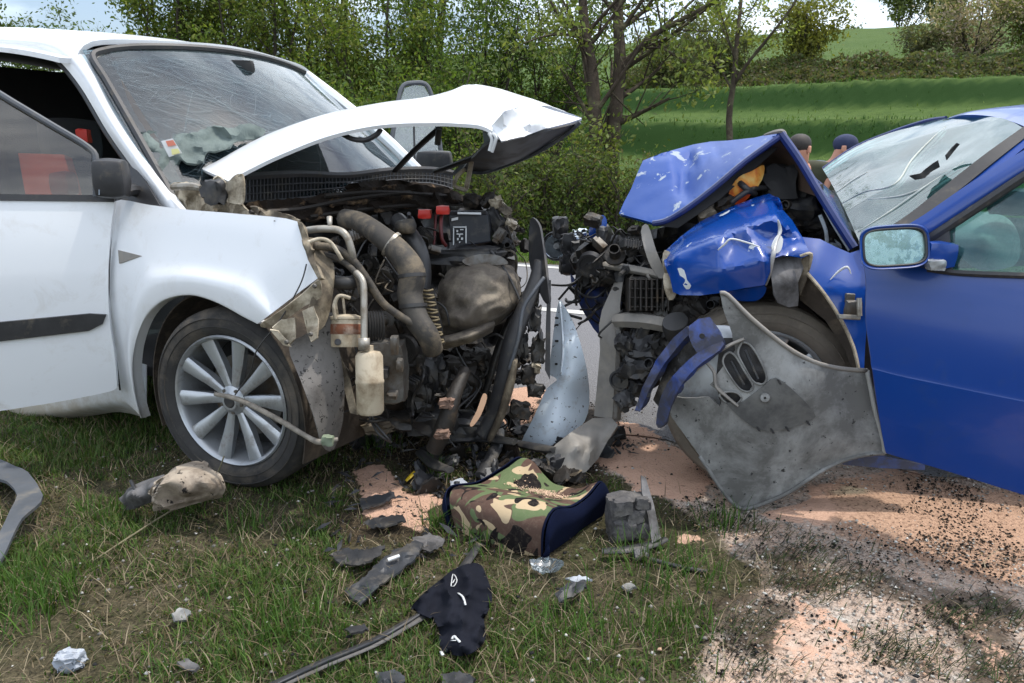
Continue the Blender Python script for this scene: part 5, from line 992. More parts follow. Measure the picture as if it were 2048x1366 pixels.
rm = random.Random(41)
def machine(parent, x, y, z, k, s, mt):
    P = R(x, y, z); ax_r = rotax(rm); A = ax_r[0] * .5 + (CAM - P) / np.linalg.norm(CAM - P)
    if k == 0: return mk('pulley', lathe([(0, .012), (s * .25, .012), (s * .3, .004), (s * .75, .004), (s * .8, .012), (s, .012), (s * .9, .002), (s, -.006), (s * .9, -.014), (s, -.022), (0, -.022)], P, A, 28), mt, parent, 35)
    if k == 1: return mk('pipe_flange', join(lathe([(s * .35, .05), (s * .42, .05), (s * .42, 0), (s * .8, 0), (s * .8, -.012), (0, -.012)], P, A, 20), *[lathe([(0, .012), (.007, .012), (.007, 0)], P + ax_r[1] * s * .6 * sg, A, 6) for sg in (-1, 1)]), mt, parent, 30)
    if k == 2: return mk('ribbed_casting', join(*[box(P + ax_r[0] * s * (i - 3) * .3, (s * .12, s * 1.6, s * (1.0 + .2 * (i % 2))), ax_r) for i in range(7)], box(P, (s * 2.0, s * 1.4, s * .8), ax_r)), mt, parent, 0, bevel=.002)
    if k == 3: return mk('connector_block', join(box(P, (s, s * .7, s * .6), ax_r), box(P + ax_r[0] * s * .6, (s * .3, s * .5, s * .4), ax_r), box(P + ax_r[2] * s * .34, (s * .5, s * .2, s * .12), ax_r)), mt, parent, 0, bevel=.002)
    return mk('stud', join(lathe([(0, s), (s * .12, s), (s * .12, 0), (s * .3, 0), (s * .3, -s * .2), (0, -s * .2)], P, A, 6)), mt, parent, 30)
for (x, y, k, s) in ((735, 530, 1, .05), (760, 560, 0, .05), (700, 590, 2, .03), (790, 600, 3, .05), (745, 500, 3, .04), (720, 470, 2, .03), (770, 640, 1, .04), (805, 700, 0, .055), (830, 760, 2, .04), (790, 790, 1, .04), (880, 730, 3, .05), (920, 770, 0, .05), (850, 800, 4, .05), (950, 760, 2, .035), (900, 820, 3, .04), (980, 560, 3, .04), (1000, 470, 3, .05), (1020, 500, 1, .03), (870, 500, 3, .04), (850, 470, 2, .03), (820, 440, 4, .06), (680, 545, 4, .05), (960, 820, 1, .04), (760, 690, 4, .05), (1040, 760, 3, .04), (1060, 700, 4, .05)):
    machine(wc, x, y, 2.55 + (x - 700) * .0012 + rm.uniform(0, .08), k, s, [m_steel, m_grime, m_black, m_grime2, m_black2][rm.choice([0, 1, 1, 2, 3, 4])])
# ------------------------------------------------------------------ blue saloon, front folded up
bc = thing('wrecked_blue_car', 'bright blue car with tented crumpled bonnet and shattered windscreen', 'car', BL(-.9, -.8, 0))
m_edge = pm('dark_blue_edge', lin(16, 40, 104), lin(10, 28, 76), .4, 0, 8, 0, 40, .002, .3)
# fender lump torn from the wheel arch
fo = [(1326, 506), (1360, 474), (1402, 442), (1440, 424), (1472, 410), (1508, 396), (1538, 387), (1556, 396), (1566, 420), (1584, 440), (1606, 476), (1620, 508), (1604, 516), (1566, 510), (1548, 516), (1540, 545), (1530, 570), (1490, 576), (1440, 586), (1400, 591), (1360, 590), (1346, 584), (1340, 556), (1330, 532)]
fcps = [(1326, 506, 2.72), (1402, 442, 2.74), (1472, 410, 2.72), (1538, 387, 2.70), (1606, 476, 2.50), (1620, 508, 2.44), (1548, 516, 2.40), (1552, 437, 2.45), (1490, 456, 2.45), (1440, 480, 2.46), (1340, 516, 2.60), (1530, 570, 2.42), (1440, 586, 2.46), (1346, 584, 2.58), (1590, 500, 2.42), (1566, 470, 2.52), (1440, 540, 2.42), (1530, 520, 2.37), (1470, 486, 2.47)]
fn_ = mk('crumpled_fender', cut(fo, fcps, sm=1, step=8, amp=.012, fr=4.5, seed=5, facet=True, soft=5), m_blue3, bc, 40, .004)
# pale torn edge and brown inner bracket
mk('torn_edge', tube([R(*p) for p in ((1556, 440, 2.42), (1560, 462, 2.43), (1552, 486, 2.41), (1546, 512, 2.39), (1540, 548, 2.42), (1532, 570, 2.45))], [.003, .007, .005, .008, .004, .003], 6), pm('bare_scraped_metal', lin(188, 192, 194), lin(150, 140, 128), .5, .3, 20), bc, 60)
mk('scraped_patch', cut([(1556, 470), (1566, 478), (1562, 500), (1550, 506), (1544, 492)], [(1556, 470, 2.415), (1566, 478, 2.43), (1562, 500, 2.42), (1544, 492, 2.39)], step=6), m_label, bc, 60, .003)
mk('torn_edge', tube([R(*p) for p in ((1600, 512, 2.42), (1622, 508, 2.41), (1618, 540, 2.44))], [.004, .006, .003], 6), m_cream, bc, 60)
mk('torn_edge', tube([R(*p) for p in ((1436, 500, 2.42), (1450, 488, 2.40), (1462, 478, 2.39), (1490, 484, 2.38), (1520, 494, 2.36))], [.002, .004, .003, .003, .002], 6), m_label, bc, 60)
for q_ in ([(1356, 536), (1368, 540), (1374, 560), (1382, 572), (1374, 580), (1364, 566), (1352, 548)],): mk('scraped_patch', cut(q_, lambda x, y: R(x, y, plin(fcps)(x, y) - .012), step=6, sm=2), m_label, bc, 60, .002)
mk('inner_bracket', cut([(1546, 516), (1604, 514), (1610, 530), (1596, 566), (1596, 612), (1556, 606), (1544, 566)], [(1546, 516, 2.46), (1604, 514, 2.46), (1596, 612, 2.46), (1556, 606, 2.44), (1570, 560, 2.42)], step=8, sm=2, amp=.012), m_greyneck, bc, 45, .008)
mk('bracket_fold', cut([(1604, 514), (1620, 512), (1612, 560), (1600, 590), (1596, 566)], [(1604, 514, 2.45), (1620, 512, 2.43), (1600, 590, 2.46)], sm=1, step=7, amp=.01), m_creamdk, bc, 45, .006)
mk('fender_underlip', cut([(1440, 588), (1490, 578), (1530, 572), (1528, 590), (1510, 602), (1470, 600)], [(1440, 588, 2.50), (1530, 572, 2.46), (1510, 602, 2.5), (1470, 600, 2.52)], step=7, amp=.01), m_blue3, bc, 45, .006)
# bonnet: front flap folded like a tent, rear flap down to the windscreen
bo = [(1238, 427), (1248, 404), (1262, 378), (1274, 348), (1286, 321), (1324, 306), (1386, 289), (1420, 283), (1456, 281), (1510, 275), (1548, 266), (1562, 264), (1566, 270), (1530, 292), (1490, 320), (1430, 372), (1376, 412), (1334, 440), (1308, 447), (1290, 441), (1262, 434)]
bctl = [(1238, 427, 2.98), (1286, 321, 3.24), (1308, 447, 2.78), (1262, 376, 3.10), (1386, 289, 3.34), (1430, 283, 3.28), (1548, 266, 2.82), (1564, 265, 2.68), (1490, 320, 2.66), (1378, 412, 2.71), (1340, 438, 2.74), (1338, 318, 3.14), (1346, 352, 3.02), (1350, 392, 2.86), (1368, 340, 3.13), (1366, 380, 2.98), (1396, 306, 3.14), (1404, 345, 2.93), (1392, 392, 2.76), (1416, 300, 3.14), (1500, 290, 2.84), (1440, 330, 2.84), (1376, 322, 3.22)]
bn = mk('bonnet', cut(bo, bctl, sm=1, step=7, amp=.016, fr=5, seed=8, facet=True, soft=4), m_blue2, bc, 40, .012)
mk('bonnet_rim', tube([R(*p) for p in ((1306, 447, 2.74), (1336, 440, 2.71), (1378, 414, 2.67), (1430, 374, 2.65), (1492, 322, 2.64), (1562, 272, 2.62))], .011, 8, 5), m_edge, bn)
mk('bonnet_lining', cut([(1312, 452), (1345, 442), (1432, 380), (1496, 326), (1560, 284), (1552, 300), (1500, 346), (1440, 398), (1356, 456)], lambda x, y: R(x, y, 2.72 + (1500 - x) * .0002), sm=1, step=11, amp=.008), m_dark, bn, 60, .008)
rr = [[(1562, 264, 2.64), (1600, 318, 2.62), (1640, 384, 2.58), (1680, 446, 2.55), (1710, 492, 2.53)], [(1566, 263, 2.9), (1606, 314, 2.9), (1642, 374, 2.88), (1676, 424, 2.86), (1702, 462, 2.84)], [(1552, 276, 3.6), (1596, 320, 3.6), (1630, 354, 3.58), (1656, 376, 3.56), (1676, 396, 3.55)]]
mk('bonnet_rear_flap', grid([[R(*p) for p in r] for r in rr], 6, 5), m_blue3, bn, 60, .014)
mk('bonnet_rim', tube([R(*p) for p in ((1562, 268, 2.62), (1600, 322, 2.60), (1640, 389, 2.56), (1678, 450, 2.53), (1708, 496, 2.51))], .015, 8, 5), m_edge, bn)
mk('rear_flap_lining', cut([(1496, 322), (1558, 280), (1600, 336), (1636, 394), (1590, 378), (1540, 346)], [(1496, 322, 2.75), (1558, 280, 2.66), (1636, 394, 2.60), (1540, 346, 2.9)], sm=1, step=10, amp=.01), pm('brown_bonnet_lining', lin(96, 76, 60), lin(62, 50, 42), .9, 0, 6, .4, 20, .01), bn, 60, .008)
mk('peak_scrape', tube([R(*p) for p in ((1528, 270, 2.66), (1550, 264, 2.63), (1566, 263, 2.62), (1574, 276, 2.61))], [.003, .008, .008, .003], 6), m_beam, bn)
# dark engine under the tent
mk('engine_bulk', cut([(1350, 440), (1430, 376), (1500, 330), (1560, 300), (1610, 350), (1660, 430), (1700, 500), (1640, 500), (1600, 470), (1560, 400), (1480, 420), (1400, 450)], lambda x, y: R(x, y, 3.0), sm=1, step=11, amp=.1, fr=8), m_grime2, bc, 40, .02)
mk('inner_wing', cut([(1480, 420), (1640, 380), (1700, 500), (1720, 700), (1500, 640), (1340, 620), (1260, 560), (1180, 640), (1150, 560), (1160, 480), (1300, 460)], lambda x, y: R(x, y, 3.02 + (1500 - x) * .0005), sm=1, step=16, amp=.08, fr=7), m_grime, bc, 40, .02)
t = NT('orange_yellow_bag'); col = t.ramp(t.noise(7, 5, .6, dist=.5), [(.4, lin(222, 190, 110)), (.5, lin(226, 150, 60)), (.6, lin(186, 64, 30))]); t.bsdf(col, .6, 0, .4, 0, t.noise(20), .3, .01); m_obag = t.m
mk('torn_orange_bag', cut([(1528, 330), (1524, 360), (1500, 392), (1480, 408), (1458, 404), (1460, 380), (1478, 354), (1504, 342)], [(1528, 330, 2.74), (1480, 408, 2.76), (1458, 404, 2.76), (1500, 370, 2.72)], step=7, amp=.02, fr=10), m_obag, bc, 50, .006)
mk('hose', tube([R(1462, 406, 2.72), R(1492, 384, 2.70), R(1520, 376, 2.74), R(1560, 378, 2.8)], .010, 8), m_hosedk, bc, 180)
mk('hose', tube([R(1480, 366, 2.72), R(1494, 378, 2.70), R(1510, 388, 2.74)], .012, 8), m_hosedk, bc, 180)
for i, (x, y, s, mt) in enumerate(((1600, 420, .12, m_black2), (1580, 450, .1, m_grime2), (1630, 440, .09, m_black2), (1650, 470, .08, m_grime), (1560, 370, .14, m_dark), (1610, 380, .1, m_dark), (1440, 400, .1, m_grime2), (1410, 420, .08, m_engbag), (1665, 490, .05, m_bumperw), (1640, 500, .07, m_creamdk), (1546, 360, .08, m_plasticdk))):
    mk('engine_part', chunk(R(x, y, 2.78), (s, s * .7, s * .8), 150 + i, rotax(random.Random(i)), .4, 1.5, 5), mt, bc, 32)
for q_ in (((1650, 416, 2.62), (1672, 456, 2.6), (1700, 500, 2.58)), ((1640, 430, 2.66), (1652, 462, 2.66), (1654, 490, 2.68))): mk('scuttle_strut', tube([R(*p) for p in q_], .007, 6), m_bumperw, bc)
# smashed nose left of the fender
rnd = random.Random(31); ch = []
for k in range(95):
    x = rnd.gauss(1240, 70); y = rnd.gauss(545, 60)
    if not (1140 < x < 1400 and 440 < y < 740): continue
    if x < 1200 and y > 600: continue
    ch.append((R(x, y, 2.95 + (1300 - x) * .0015 + rnd.uniform(-.12, .3)), rnd.uniform(.03, .085)))
for i, (P, s) in enumerate(ch[:44]):
    mk('engine_part', chunk(P, (s * rnd.uniform(.6, 1.8), s * rnd.uniform(.5, 1), s * rnd.uniform(.4, 1.1)), 300 + i, rotax(rnd), .35, 1.4, 4), [m_grime, m_grime2, m_black2, m_black, m_plasticdk, m_steel][rnd.choice([0, 0, 1, 1, 2, 2, 3, 4, 5])], bc, 32)
mk('nose_debris', join(*[chunk(P, (s, s * .7, s * .6), 360 + i, rotax(rnd), .35, 1.5, 3) for i, (P, s) in enumerate(ch[44:])]), m_grime, bc, 32, kind='stuff')
mk('radiator_bulk', cut([(1160, 500), (1200, 470), (1290, 470), (1330, 520), (1350, 600), (1420, 610), (1400, 720), (1300, 780), (1240, 800), (1240, 640), (1190, 570)], lambda x, y: R(x, y, 3.15), sm=1, step=13, amp=.12, fr=7), m_grime, bc, 40, .03)
for k in range(46):
    x, y = rnd.uniform(1150, 1360), rnd.uniform(450, 640); z = 2.88 + (1300 - x) * .0012; p = [R(x, y, z)]
    for _ in range(4): x += rnd.uniform(-35, 35); y += rnd.uniform(-20, 40); p.append(R(x, y, z + rnd.uniform(-.06, .08)))
    mk('loose_wire', tube(p, rnd.uniform(.002, .006), 6), [m_hosedk, m_grime, m_black2, m_black, m_beam][k % 5], bc, 180)
lp = R(1113, 492, 3.5); la = R(1090, 500, 3.3) - lp; la /= np.linalg.norm(la)
hl = mk('headlight_bowl', lathe([(.0, -.03), (.03, -.025), (.052, -.002), (.056, .012), (.062, .016), (.062, .0), (.04, -.06), (.03, -.1), (0, -.11)], lp, la, 28), m_chrome, bc, 40)
mk('headlight_ring', lathe([(.058, .014), (.066, .018), (.070, .01), (.066, -.02), (.058, -.03)], lp, la, 28), m_black, hl, 40)
mk('lamp_bulb', lathe([(0, .012), (.014, .008), (.018, -.02)], lp, la, 16), m_label, hl, 60)
for i, (x, y, z, w, h, mt) in enumerate(((1120, 455, 3.45, .07, .1, m_black), (1150, 485, 3.35, .12, .08, m_black), (1165, 505, 3.3, .1, .1, m_plasticdk), (1142, 525, 3.35, .08, .1, m_black), (1160, 470, 3.3, .06, .05, m_chrome), (1130, 530, 3.4, .05, .08, m_black2))): mk('headlight_shell', chunk(R(x, y, z), (w, .08, h), 400 + i, None, .35, 1.5, 6), mt, bc, 32)
mk('blue_scrap', cut([(1184, 440), (1206, 430), (1214, 446), (1206, 476), (1190, 484), (1178, 470)], lambda x, y: R(x, y, 3.12), step=7, amp=.02), m_blue3, bc, 45, .01)
mk('broken_wing_far', cut([(1140, 545), (1160, 570), (1220, 570), (1250, 590), (1226, 640), (1204, 660), (1196, 668), (1176, 640), (1150, 590)], [(1140, 545, 3.3), (1250, 590, 3.05), (1196, 668, 3.1), (1190, 600, 3.1)], sm=2, step=9, amp=.02), m_bluedirty, bc, 45, .01)
mk('bumper_bar', tube([R(1210, 530, 2.95), R(1260, 538, 2.85), R(1310, 548, 2.8), R(1345, 560, 2.76)], [.02, .024, .022, .02], 8, 4, flat=.7), m_beam, bc, 60)
mk('chassis_leg', tube([R(1232, 640, 2.86), R(1280, 640, 2.80), R(1330, 648, 2.76), R(1360, 660, 2.74)], [.034, .04, .038, .036], 6, 4, flat=.8), m_beam, bc, 40)
mk('torn_liner_piece', cut([(1282, 462), (1296, 450), (1312, 500), (1330, 546), (1318, 556), (1296, 520)], lambda x, y: R(x, y, 2.74), step=7, amp=.015), m_beam, bc, 45, .008)
for q_, z in (([(1330, 546), (1350, 560), (1352, 590), (1340, 600), (1330, 576)], 2.6), ([(1330, 500), (1352, 520), (1340, 560), (1326, 530)], 2.66)): mk('torn_edge', cut(q_, lambda x, y: R(x, y, z), step=6, amp=.02), m_cream, bc, 45, .006)
for i, (x, y, s, mt) in enumerate(((1330, 620, .08, m_grime), (1360, 640, .11, m_grime2), (1290, 700, .10, m_black2), (1270, 740, .09, m_black2), (1320, 690, .09, m_grime), (1250, 690, .07, m_black2), (1275, 775, .06, m_black2), (1400, 620, .11, m_grime2), (1430, 640, .08, m_grime), (1250, 800, .06, m_black2))):
    mk('suspension_lump', chunk(R(x, y, 2.80), (s * 1.1, s * .8, s), 430 + i, rotax(random.Random(i + 9)), .5, 1.6, 6), mt, bc, 32)
mk('gearbox_casting', join(box(R(1296, 590, 2.86), (.16, .12, .13), [RGT, FWD, UPV]), *[box(R(1258 + 11 * k, 590, 2.76), (.007, .04, .12), [RGT, FWD, UPV]) for k in range(8)], *[box(R(1296, 560 + 18 * k, 2.765), (.15, .03, .006), [RGT, FWD, UPV]) for k in range(4)]), m_grime2, bc, 0, bevel=.003)
for (x, y, k, s) in ((1200, 490, 3, .05), (1230, 510, 1, .05), (1260, 490, 2, .035), (1180, 530, 0, .05), (1215, 555, 3, .05), (1290, 500, 3, .05), (1250, 540, 4, .06), (1330, 560, 1, .04), (1360, 610, 0, .05), (1280, 660, 2, .04), (1310, 730, 1, .045), (1260, 710, 3, .05), (1240, 760, 0, .04), (1300, 690, 4, .06), (1430, 610, 1, .04), (1190, 560, 4, .05), (1270, 460, 3, .04), (1470, 420, 2, .03), (1600, 450, 3, .05), (1640, 470, 0, .04), (1580, 410, 1, .04), (1420, 430, 3, .04)):
    machine(bc, x, y, 2.78 + max(0, 1300 - x) * .0014 + rm.uniform(-.03, .06), k, s, [m_steel, m_grime, m_black, m_grime2, m_black2, m_plasticdk][rm.choice([0, 1, 1, 2, 3, 4, 5])])
mk('strut_spring_cup', lathe([(0, .02), (.045, .02), (.05, 0), (.046, -.05), (.0, -.055)], R(1352, 650, 2.66), np.array([-.3, -.5, .8]), 20), m_hosedk, bc, 35)
# beam end in blue, hanging in front of the wheel
b1 = mk('blue_beam_end', cut([(1378, 652), (1420, 634), (1446, 684), (1428, 700), (1404, 712), (1384, 690)], [(1378, 652, 2.40), (1420, 634, 2.38), (1446, 684, 2.33), (1404, 712, 2.36)], sm=2, step=8, amp=.008), m_bluedirty, bc, 40, .03)
mk('beam_flange', cut([(1446, 682), (1440, 700), (1408, 722), (1376, 752), (1350, 792), (1334, 838), (1322, 856), (1312, 848), (1318, 806), (1334, 768), (1360, 736), (1400, 702)], [(1446, 682, 2.32), (1408, 722, 2.33), (1350, 792, 2.38), (1322, 856, 2.44), (1318, 806, 2.43), (1360, 736, 2.37), (1400, 702, 2.35)], sm=2, step=7, amp=.008, fr=14), m_bluedirty, b1, 30, .02)
mk('beam_bar', cut([(1382, 664), (1358, 690), (1328, 728), (1300, 776), (1280, 824), (1270, 820), (1284, 776), (1312, 720), (1346, 676), (1374, 652)], [(1382, 664, 2.42), (1328, 728, 2.47), (1270, 820, 2.52), (1346, 676, 2.46), (1300, 776, 2.49)], sm=1, step=7, amp=.012, fr=14), m_bluedirty, b1, 30, .025)
mk('beam_box_side', cut([(1340, 712), (1384, 662), (1402, 704), (1366, 738), (1336, 768), (1316, 812), (1306, 800)], [(1340, 712, 2.50), (1384, 662, 2.44), (1402, 704, 2.40), (1316, 812, 2.50)], sm=1, step=8, amp=.015, fr=12), m_grime, b1, 30, .01)
for x, y in ((1404, 672), (1352, 740), (1296, 790)): mk('bolt_hole', lathe([(0, .002), (.008, .002), (.009, 0)], R(x, y, 2.355 if x > 1390 else 2.47 if x > 1320 else 2.49), CAM - R(x, y, 2.4), 10), m_dark, b1, 30)
# wheel, arch
Cb = R(1522, 795, 2.62); Nb = np.array([-.14, -.97, .1])
wheel(bc, Cb, Nb, .335, .236, .19, 2, spokes=10, tyre_m=m_rubber2)
mk('hub_cover', lathe([(0, .03), (.05, .028), (.12, .022), (.19, .012), (.198, .004)], R(1440, 768, 2.50), np.array([-.3, -.9, .1]), 40), m_alloy, bc, 50)
mk('arch_liner', grid([[R(*p) for p in r] for r in ([(1440, 600, 2.6), (1520, 575, 2.55), (1600, 590, 2.5), (1660, 640, 2.48), (1706, 700, 2.46), (1722, 760, 2.45)], [(1440, 640, 3.0), (1520, 610, 3.0), (1600, 620, 2.95), (1650, 660, 2.9), (1690, 720, 2.86), (1700, 780, 2.85)])], 5, 3), m_liner, bc, 60, .006)
mk('arch_liner', cut([(1598, 540), (1612, 548), (1640, 580), (1676, 634), (1704, 690), (1716, 742), (1704, 742), (1690, 700), (1650, 640), (1600, 600)], [(1598, 540, 2.47), (1640, 580, 2.44), (1716, 742, 2.41), (1650, 640, 2.47), (1600, 600, 2.52)], sm=1, step=9, amp=.012), m_liner, bc, 50, .006)
mk('rear_wing', cut([(1604, 474), (1640, 478), (1672, 494), (1700, 506), (1730, 496), (1742, 540), (1736, 620), (1730, 700), (1728, 744), (1718, 744), (1708, 690), (1680, 634), (1646, 582), (1618, 548), (1622, 512)], [(1604, 474, 2.52), (1700, 506, 2.48), (1742, 540, 2.43), (1728, 744, 2.40), (1680, 634, 2.42), (1618, 548, 2.45), (1660, 560, 2.44)], sm=1, step=9, amp=.010, fr=5), m_blue3, bc, 40, .006)
mk('arch_edge', tube([R(*p) for p in ((1614, 546, 2.43), (1646, 584, 2.42), (1680, 636, 2.41), (1706, 692, 2.40), (1718, 742, 2.40))], .006, 6), m_cream, bc, 60)
mk('wing_crease', tube([R(*p) for p in ((1660, 560, 2.425), (1676, 544, 2.42), (1694, 534, 2.41), (1702, 548, 2.41))], [.001, .004, .004, .001], 6), m_label, bc, 60)
hg = mk('door_hinge', chunk(R(1706, 618, 2.38), (.05, .03, .055), 3, None, .1, 1, 5), m_steel, bc, 32)
mk('hinge_leaf', prism([R(1676, 628, 2.36), R(1722, 630, 2.36), R(1722, 640, 2.36), R(1680, 638, 2.36)], FWD * .02), m_pipe, hg, 0, bevel=.003)
mk('hinge_pin', tube([R(1718, 596, 2.36), R(1719, 632, 2.36)], .008, 10, 1), m_pipe, hg, 60)
mk('door_striker', chunk(R(1700, 596, 2.40), (.03, .02, .03), 4, None, .2, 1, 4), m_steel, hg, 32)
# windscreen, pillars, roof
wr = [[(1722, 492, 2.50), (1700, 442, 2.8), (1680, 400, 3.1), (1662, 366, 3.45), (1646, 340, 3.72)], [(1800, 446, 2.48), (1776, 388, 2.76), (1750, 348, 3.08), (1728, 318, 3.42), (1708, 298, 3.68)],
      [(1886, 380, 2.46), (1862, 334, 2.72), (1834, 302, 3.02), (1806, 280, 3.34), (1782, 268, 3.6)], [(1970, 316, 2.46), (1946, 284, 2.70), (1912, 262, 2.98), (1874, 250, 3.24), (1850, 246, 3.46)], [(2052, 262, 2.46), (2024, 246, 2.66), (1976, 236, 2.92), (1926, 232, 3.16), (1890, 236, 3.36)]]
v, fc = grid([[R(*p) for p in r] for r in wr], 10, 10)
v = np.array([p + np.array([-.5, -.3, .8]) * (.010 * (1 - 3 * abs(nz((p[0], p[1] * .5, p[2]), 2.6, 12))) + .002 * nz(p, 9, 4)) for p in v])
ws = mk('windscreen', (v, fc), m_glassb, bc, 180, .006)
wpx = np.array([PX(p)[:2] for p in v])
for ln in ([(1672, 412), (1730, 382), (1790, 366), (1826, 320), (1864, 276), (1890, 254)], [(1664, 388), (1700, 366), (1734, 346)], [(1716, 466), (1780, 420), (1850, 372), (1930, 322)], [(1730, 400), (1800, 392), (1850, 372)]):
    Q = [v[np.argmin(np.hypot(wpx[:, 0] - x, wpx[:, 1] - y))] + np.array([-.5, -.4, .75]) * .0005 for x, y in ln]; mk('crushed_crease', tube(Q, [.001, .004, .004, .001], 6, 5), m_airbag, ws, 180)
for q_, z in (([(1818, 352), (1842, 346), (1862, 330), (1876, 320), (1880, 334), (1862, 344), (1850, 356), (1830, 360)], 2.58), ([(1892, 310), (1914, 286), (1920, 288), (1904, 308), (1894, 320)], 2.60)): mk('torn_hole', cut(q_, lambda x, y: R(x, y, z), sm=1, step=6, amp=.015, fr=20), m_dark, ws, 40, .004)
mk('pillar_trim', grid([[R(*p) for p in r] for r in ([(1716, 486, 2.47), (1800, 440, 2.45), (1886, 374, 2.44), (1970, 308, 2.43), (2060, 244, 2.43)], [(1740, 494, 2.43), (1824, 452, 2.42), (1908, 388, 2.41), (1990, 322, 2.40), (2064, 264, 2.40)])], 5, 2), m_black, bc, 60, .02)
mk('windscreen_pillar', grid([[R(*p) for p in r] for r in ([(1738, 496, 2.44), (1822, 452, 2.43), (1906, 388, 2.42), (1988, 322, 2.41), (2070, 256, 2.41)], [(1750, 506, 2.40), (1838, 458, 2.40), (1924, 396, 2.39), (2006, 330, 2.38), (2084, 266, 2.38)])], 5, 2), m_blue, bc, 60, .03)
mk('door_seal', tube([R(*p) for p in ((1770, 512, 2.40), (1850, 462, 2.39), (1940, 398, 2.38), (2020, 338, 2.37), (2100, 276, 2.36))], .022, 8, 5), m_black, bc)
mk('windscreen_pillar', tube([R(1646, 338, 3.74), R(1708, 296, 3.70), R(1782, 265, 3.62), R(1850, 243, 3.48), R(1892, 236, 3.38)], .010, 8, 5), m_edge, bc)
rf = [[(1888, 240, 3.34), (1926, 230, 3.12), (1978, 232, 2.90), (2024, 243, 2.66), (2060, 258, 2.46)], [(1920, 228, 3.36), (1956, 220, 3.14), (2006, 219, 2.92), (2056, 228, 2.68), (2100, 240, 2.5)], [(2010, 214, 3.4), (2060, 208, 3.2), (2110, 204, 3.0), (2160, 206, 2.76), (2210, 214, 2.6)], [(2160, 205, 3.5), (2210, 196, 3.3), (2260, 190, 3.1), (2310, 192, 2.86), (2360, 200, 2.7)]]
mk('roof', grid([[R(*p) for p in r] for r in rf], 5, 5), m_blue, bc, 60, .03)
mk('dashboard', cut([(1716, 500), (1690, 440), (1664, 380), (1800, 420), (2100, 440), (2100, 520), (1850, 530)], lambda x, y: R(x, y, 3.0 + (500 - y) * .006), sm=1, step=22), m_dark, bc, 60, .02)
mk('cabin_back', box(BL(-2.0, -.8, .75), (.06, 1.3, 1.0), [UB, VB, ZZ]), m_dark, bc, 0)
mk('cabin_floor', box(BL(-1.2, -.8, .28), (1.8, 1.3, .05), [UB, VB, ZZ]), m_dark, bc, 0)
mk('firewall', box(BL(-.34, -.8, .55), (.05, 1.4, .62), [UB, VB, ZZ]), m_grime2, bc, 0)
mk('sill', cut([(1600, 890), (1700, 904), (1790, 918), (1850, 930), (1850, 940), (1760, 936), (1690, 930)], lambda x, y: R(x, y, 2.46), sm=1, step=12), m_bluedirty, bc, 60, .06)
# near door, swung open
Hb = R(1768, 905, 2.34); Db = (R(2048, 985, 2.06) - Hb) * np.array([1, 1, 0]); Db /= np.linalg.norm(Db); Nd2 = np.array([Db[1], -Db[0], 0]); Nd2 = -Nd2 if Nd2[1] > 0 else Nd2
def BD(x, y, off=0.):
    b = 0
    for _ in range(4):
        P = plane(x, y, Hb + Nd2 * (b + off), Nd2); w = P[2]; b = .035 - .42 * (w - .55) ** 2 - (.006 if w < .47 else 0)
    return P
dr = [[(1722, 506), (1790, 526), (1850, 536), (1920, 543), (2048, 548), (2220, 552)], [(1732, 560), (1790, 572), (1850, 582), (1920, 590), (2048, 600), (2220, 612)], [(1732, 640), (1790, 655), (1850, 668), (1920, 682), (2048, 706), (2220, 736)], [(1742, 728), (1796, 742), (1852, 754), (1920, 768), (2048, 794), (2220, 828)], [(1746, 746), (1798, 760), (1854, 772), (1920, 787), (2048, 814), (2220, 850)], [(1758, 830), (1804, 845), (1856, 860), (1922, 878), (2048, 912), (2220, 958)], [(1768, 890), (1808, 902), (1858, 918), (1924, 938), (2048, 974), (2220, 1024)], [(1772, 906), (1810, 918), (1860, 932), (1926, 952), (2048, 990), (2220, 1042)]]
bd = mk('front_door', grid([[BD(*p) for p in r] for r in dr], 6, 5), m_blue, bc, 60, .04)
mk('window_frame', grid([[BD(*p, o) for p in r] for r, o in (([(1726, 500), (1800, 458), (1850, 428), (1940, 366), (2048, 300), (2200, 214)], 0.0), ([(1750, 512), (1830, 470), (1880, 440), (1966, 384), (2048, 330), (2200, 240)], .012), ([(1762, 520), (1842, 480), (1892, 448), (1976, 392), (2056, 340), (2210, 250)], .0))], 5, 2), m_blue, bd, 60, .03)
mk('frame_seal', tube([BD(*p, -.0) for p in ((1780, 524), (1848, 484), (1898, 452), (1980, 398), (2060, 346), (2210, 258))], .014, 8, 4), m_black, bd)
mk('window_glass', cut([(1900, 456), (1980, 402), (2060, 350), (2210, 262), (2220, 552), (2048, 548), (1900, 543)], lambda x, y: BD(x, y, -.012), sm=1, step=24), m_glassb, bd, 180, .004)
mk('sail_panel', cut([(1796, 518), (1852, 484), (1898, 455), (1904, 544), (1850, 537)], lambda x, y: BD(x, y, .004), sm=1, step=12), m_black, bd, 60, .012)
mk('belt_seal', tube([BD(*p, .004) for p in ((1856, 538), (1920, 546), (2048, 551), (2220, 555))], .009, 6), m_black, bd)
mk('door_edge', grid([[BD(*p, o) for p in ((1722, 506), (1731, 560), (1731, 640), (1744, 740), (1757, 830), (1768, 890), (1772, 906))] for o in (0, -.05)], 4, 1), m_edge, bd, 60, .004)
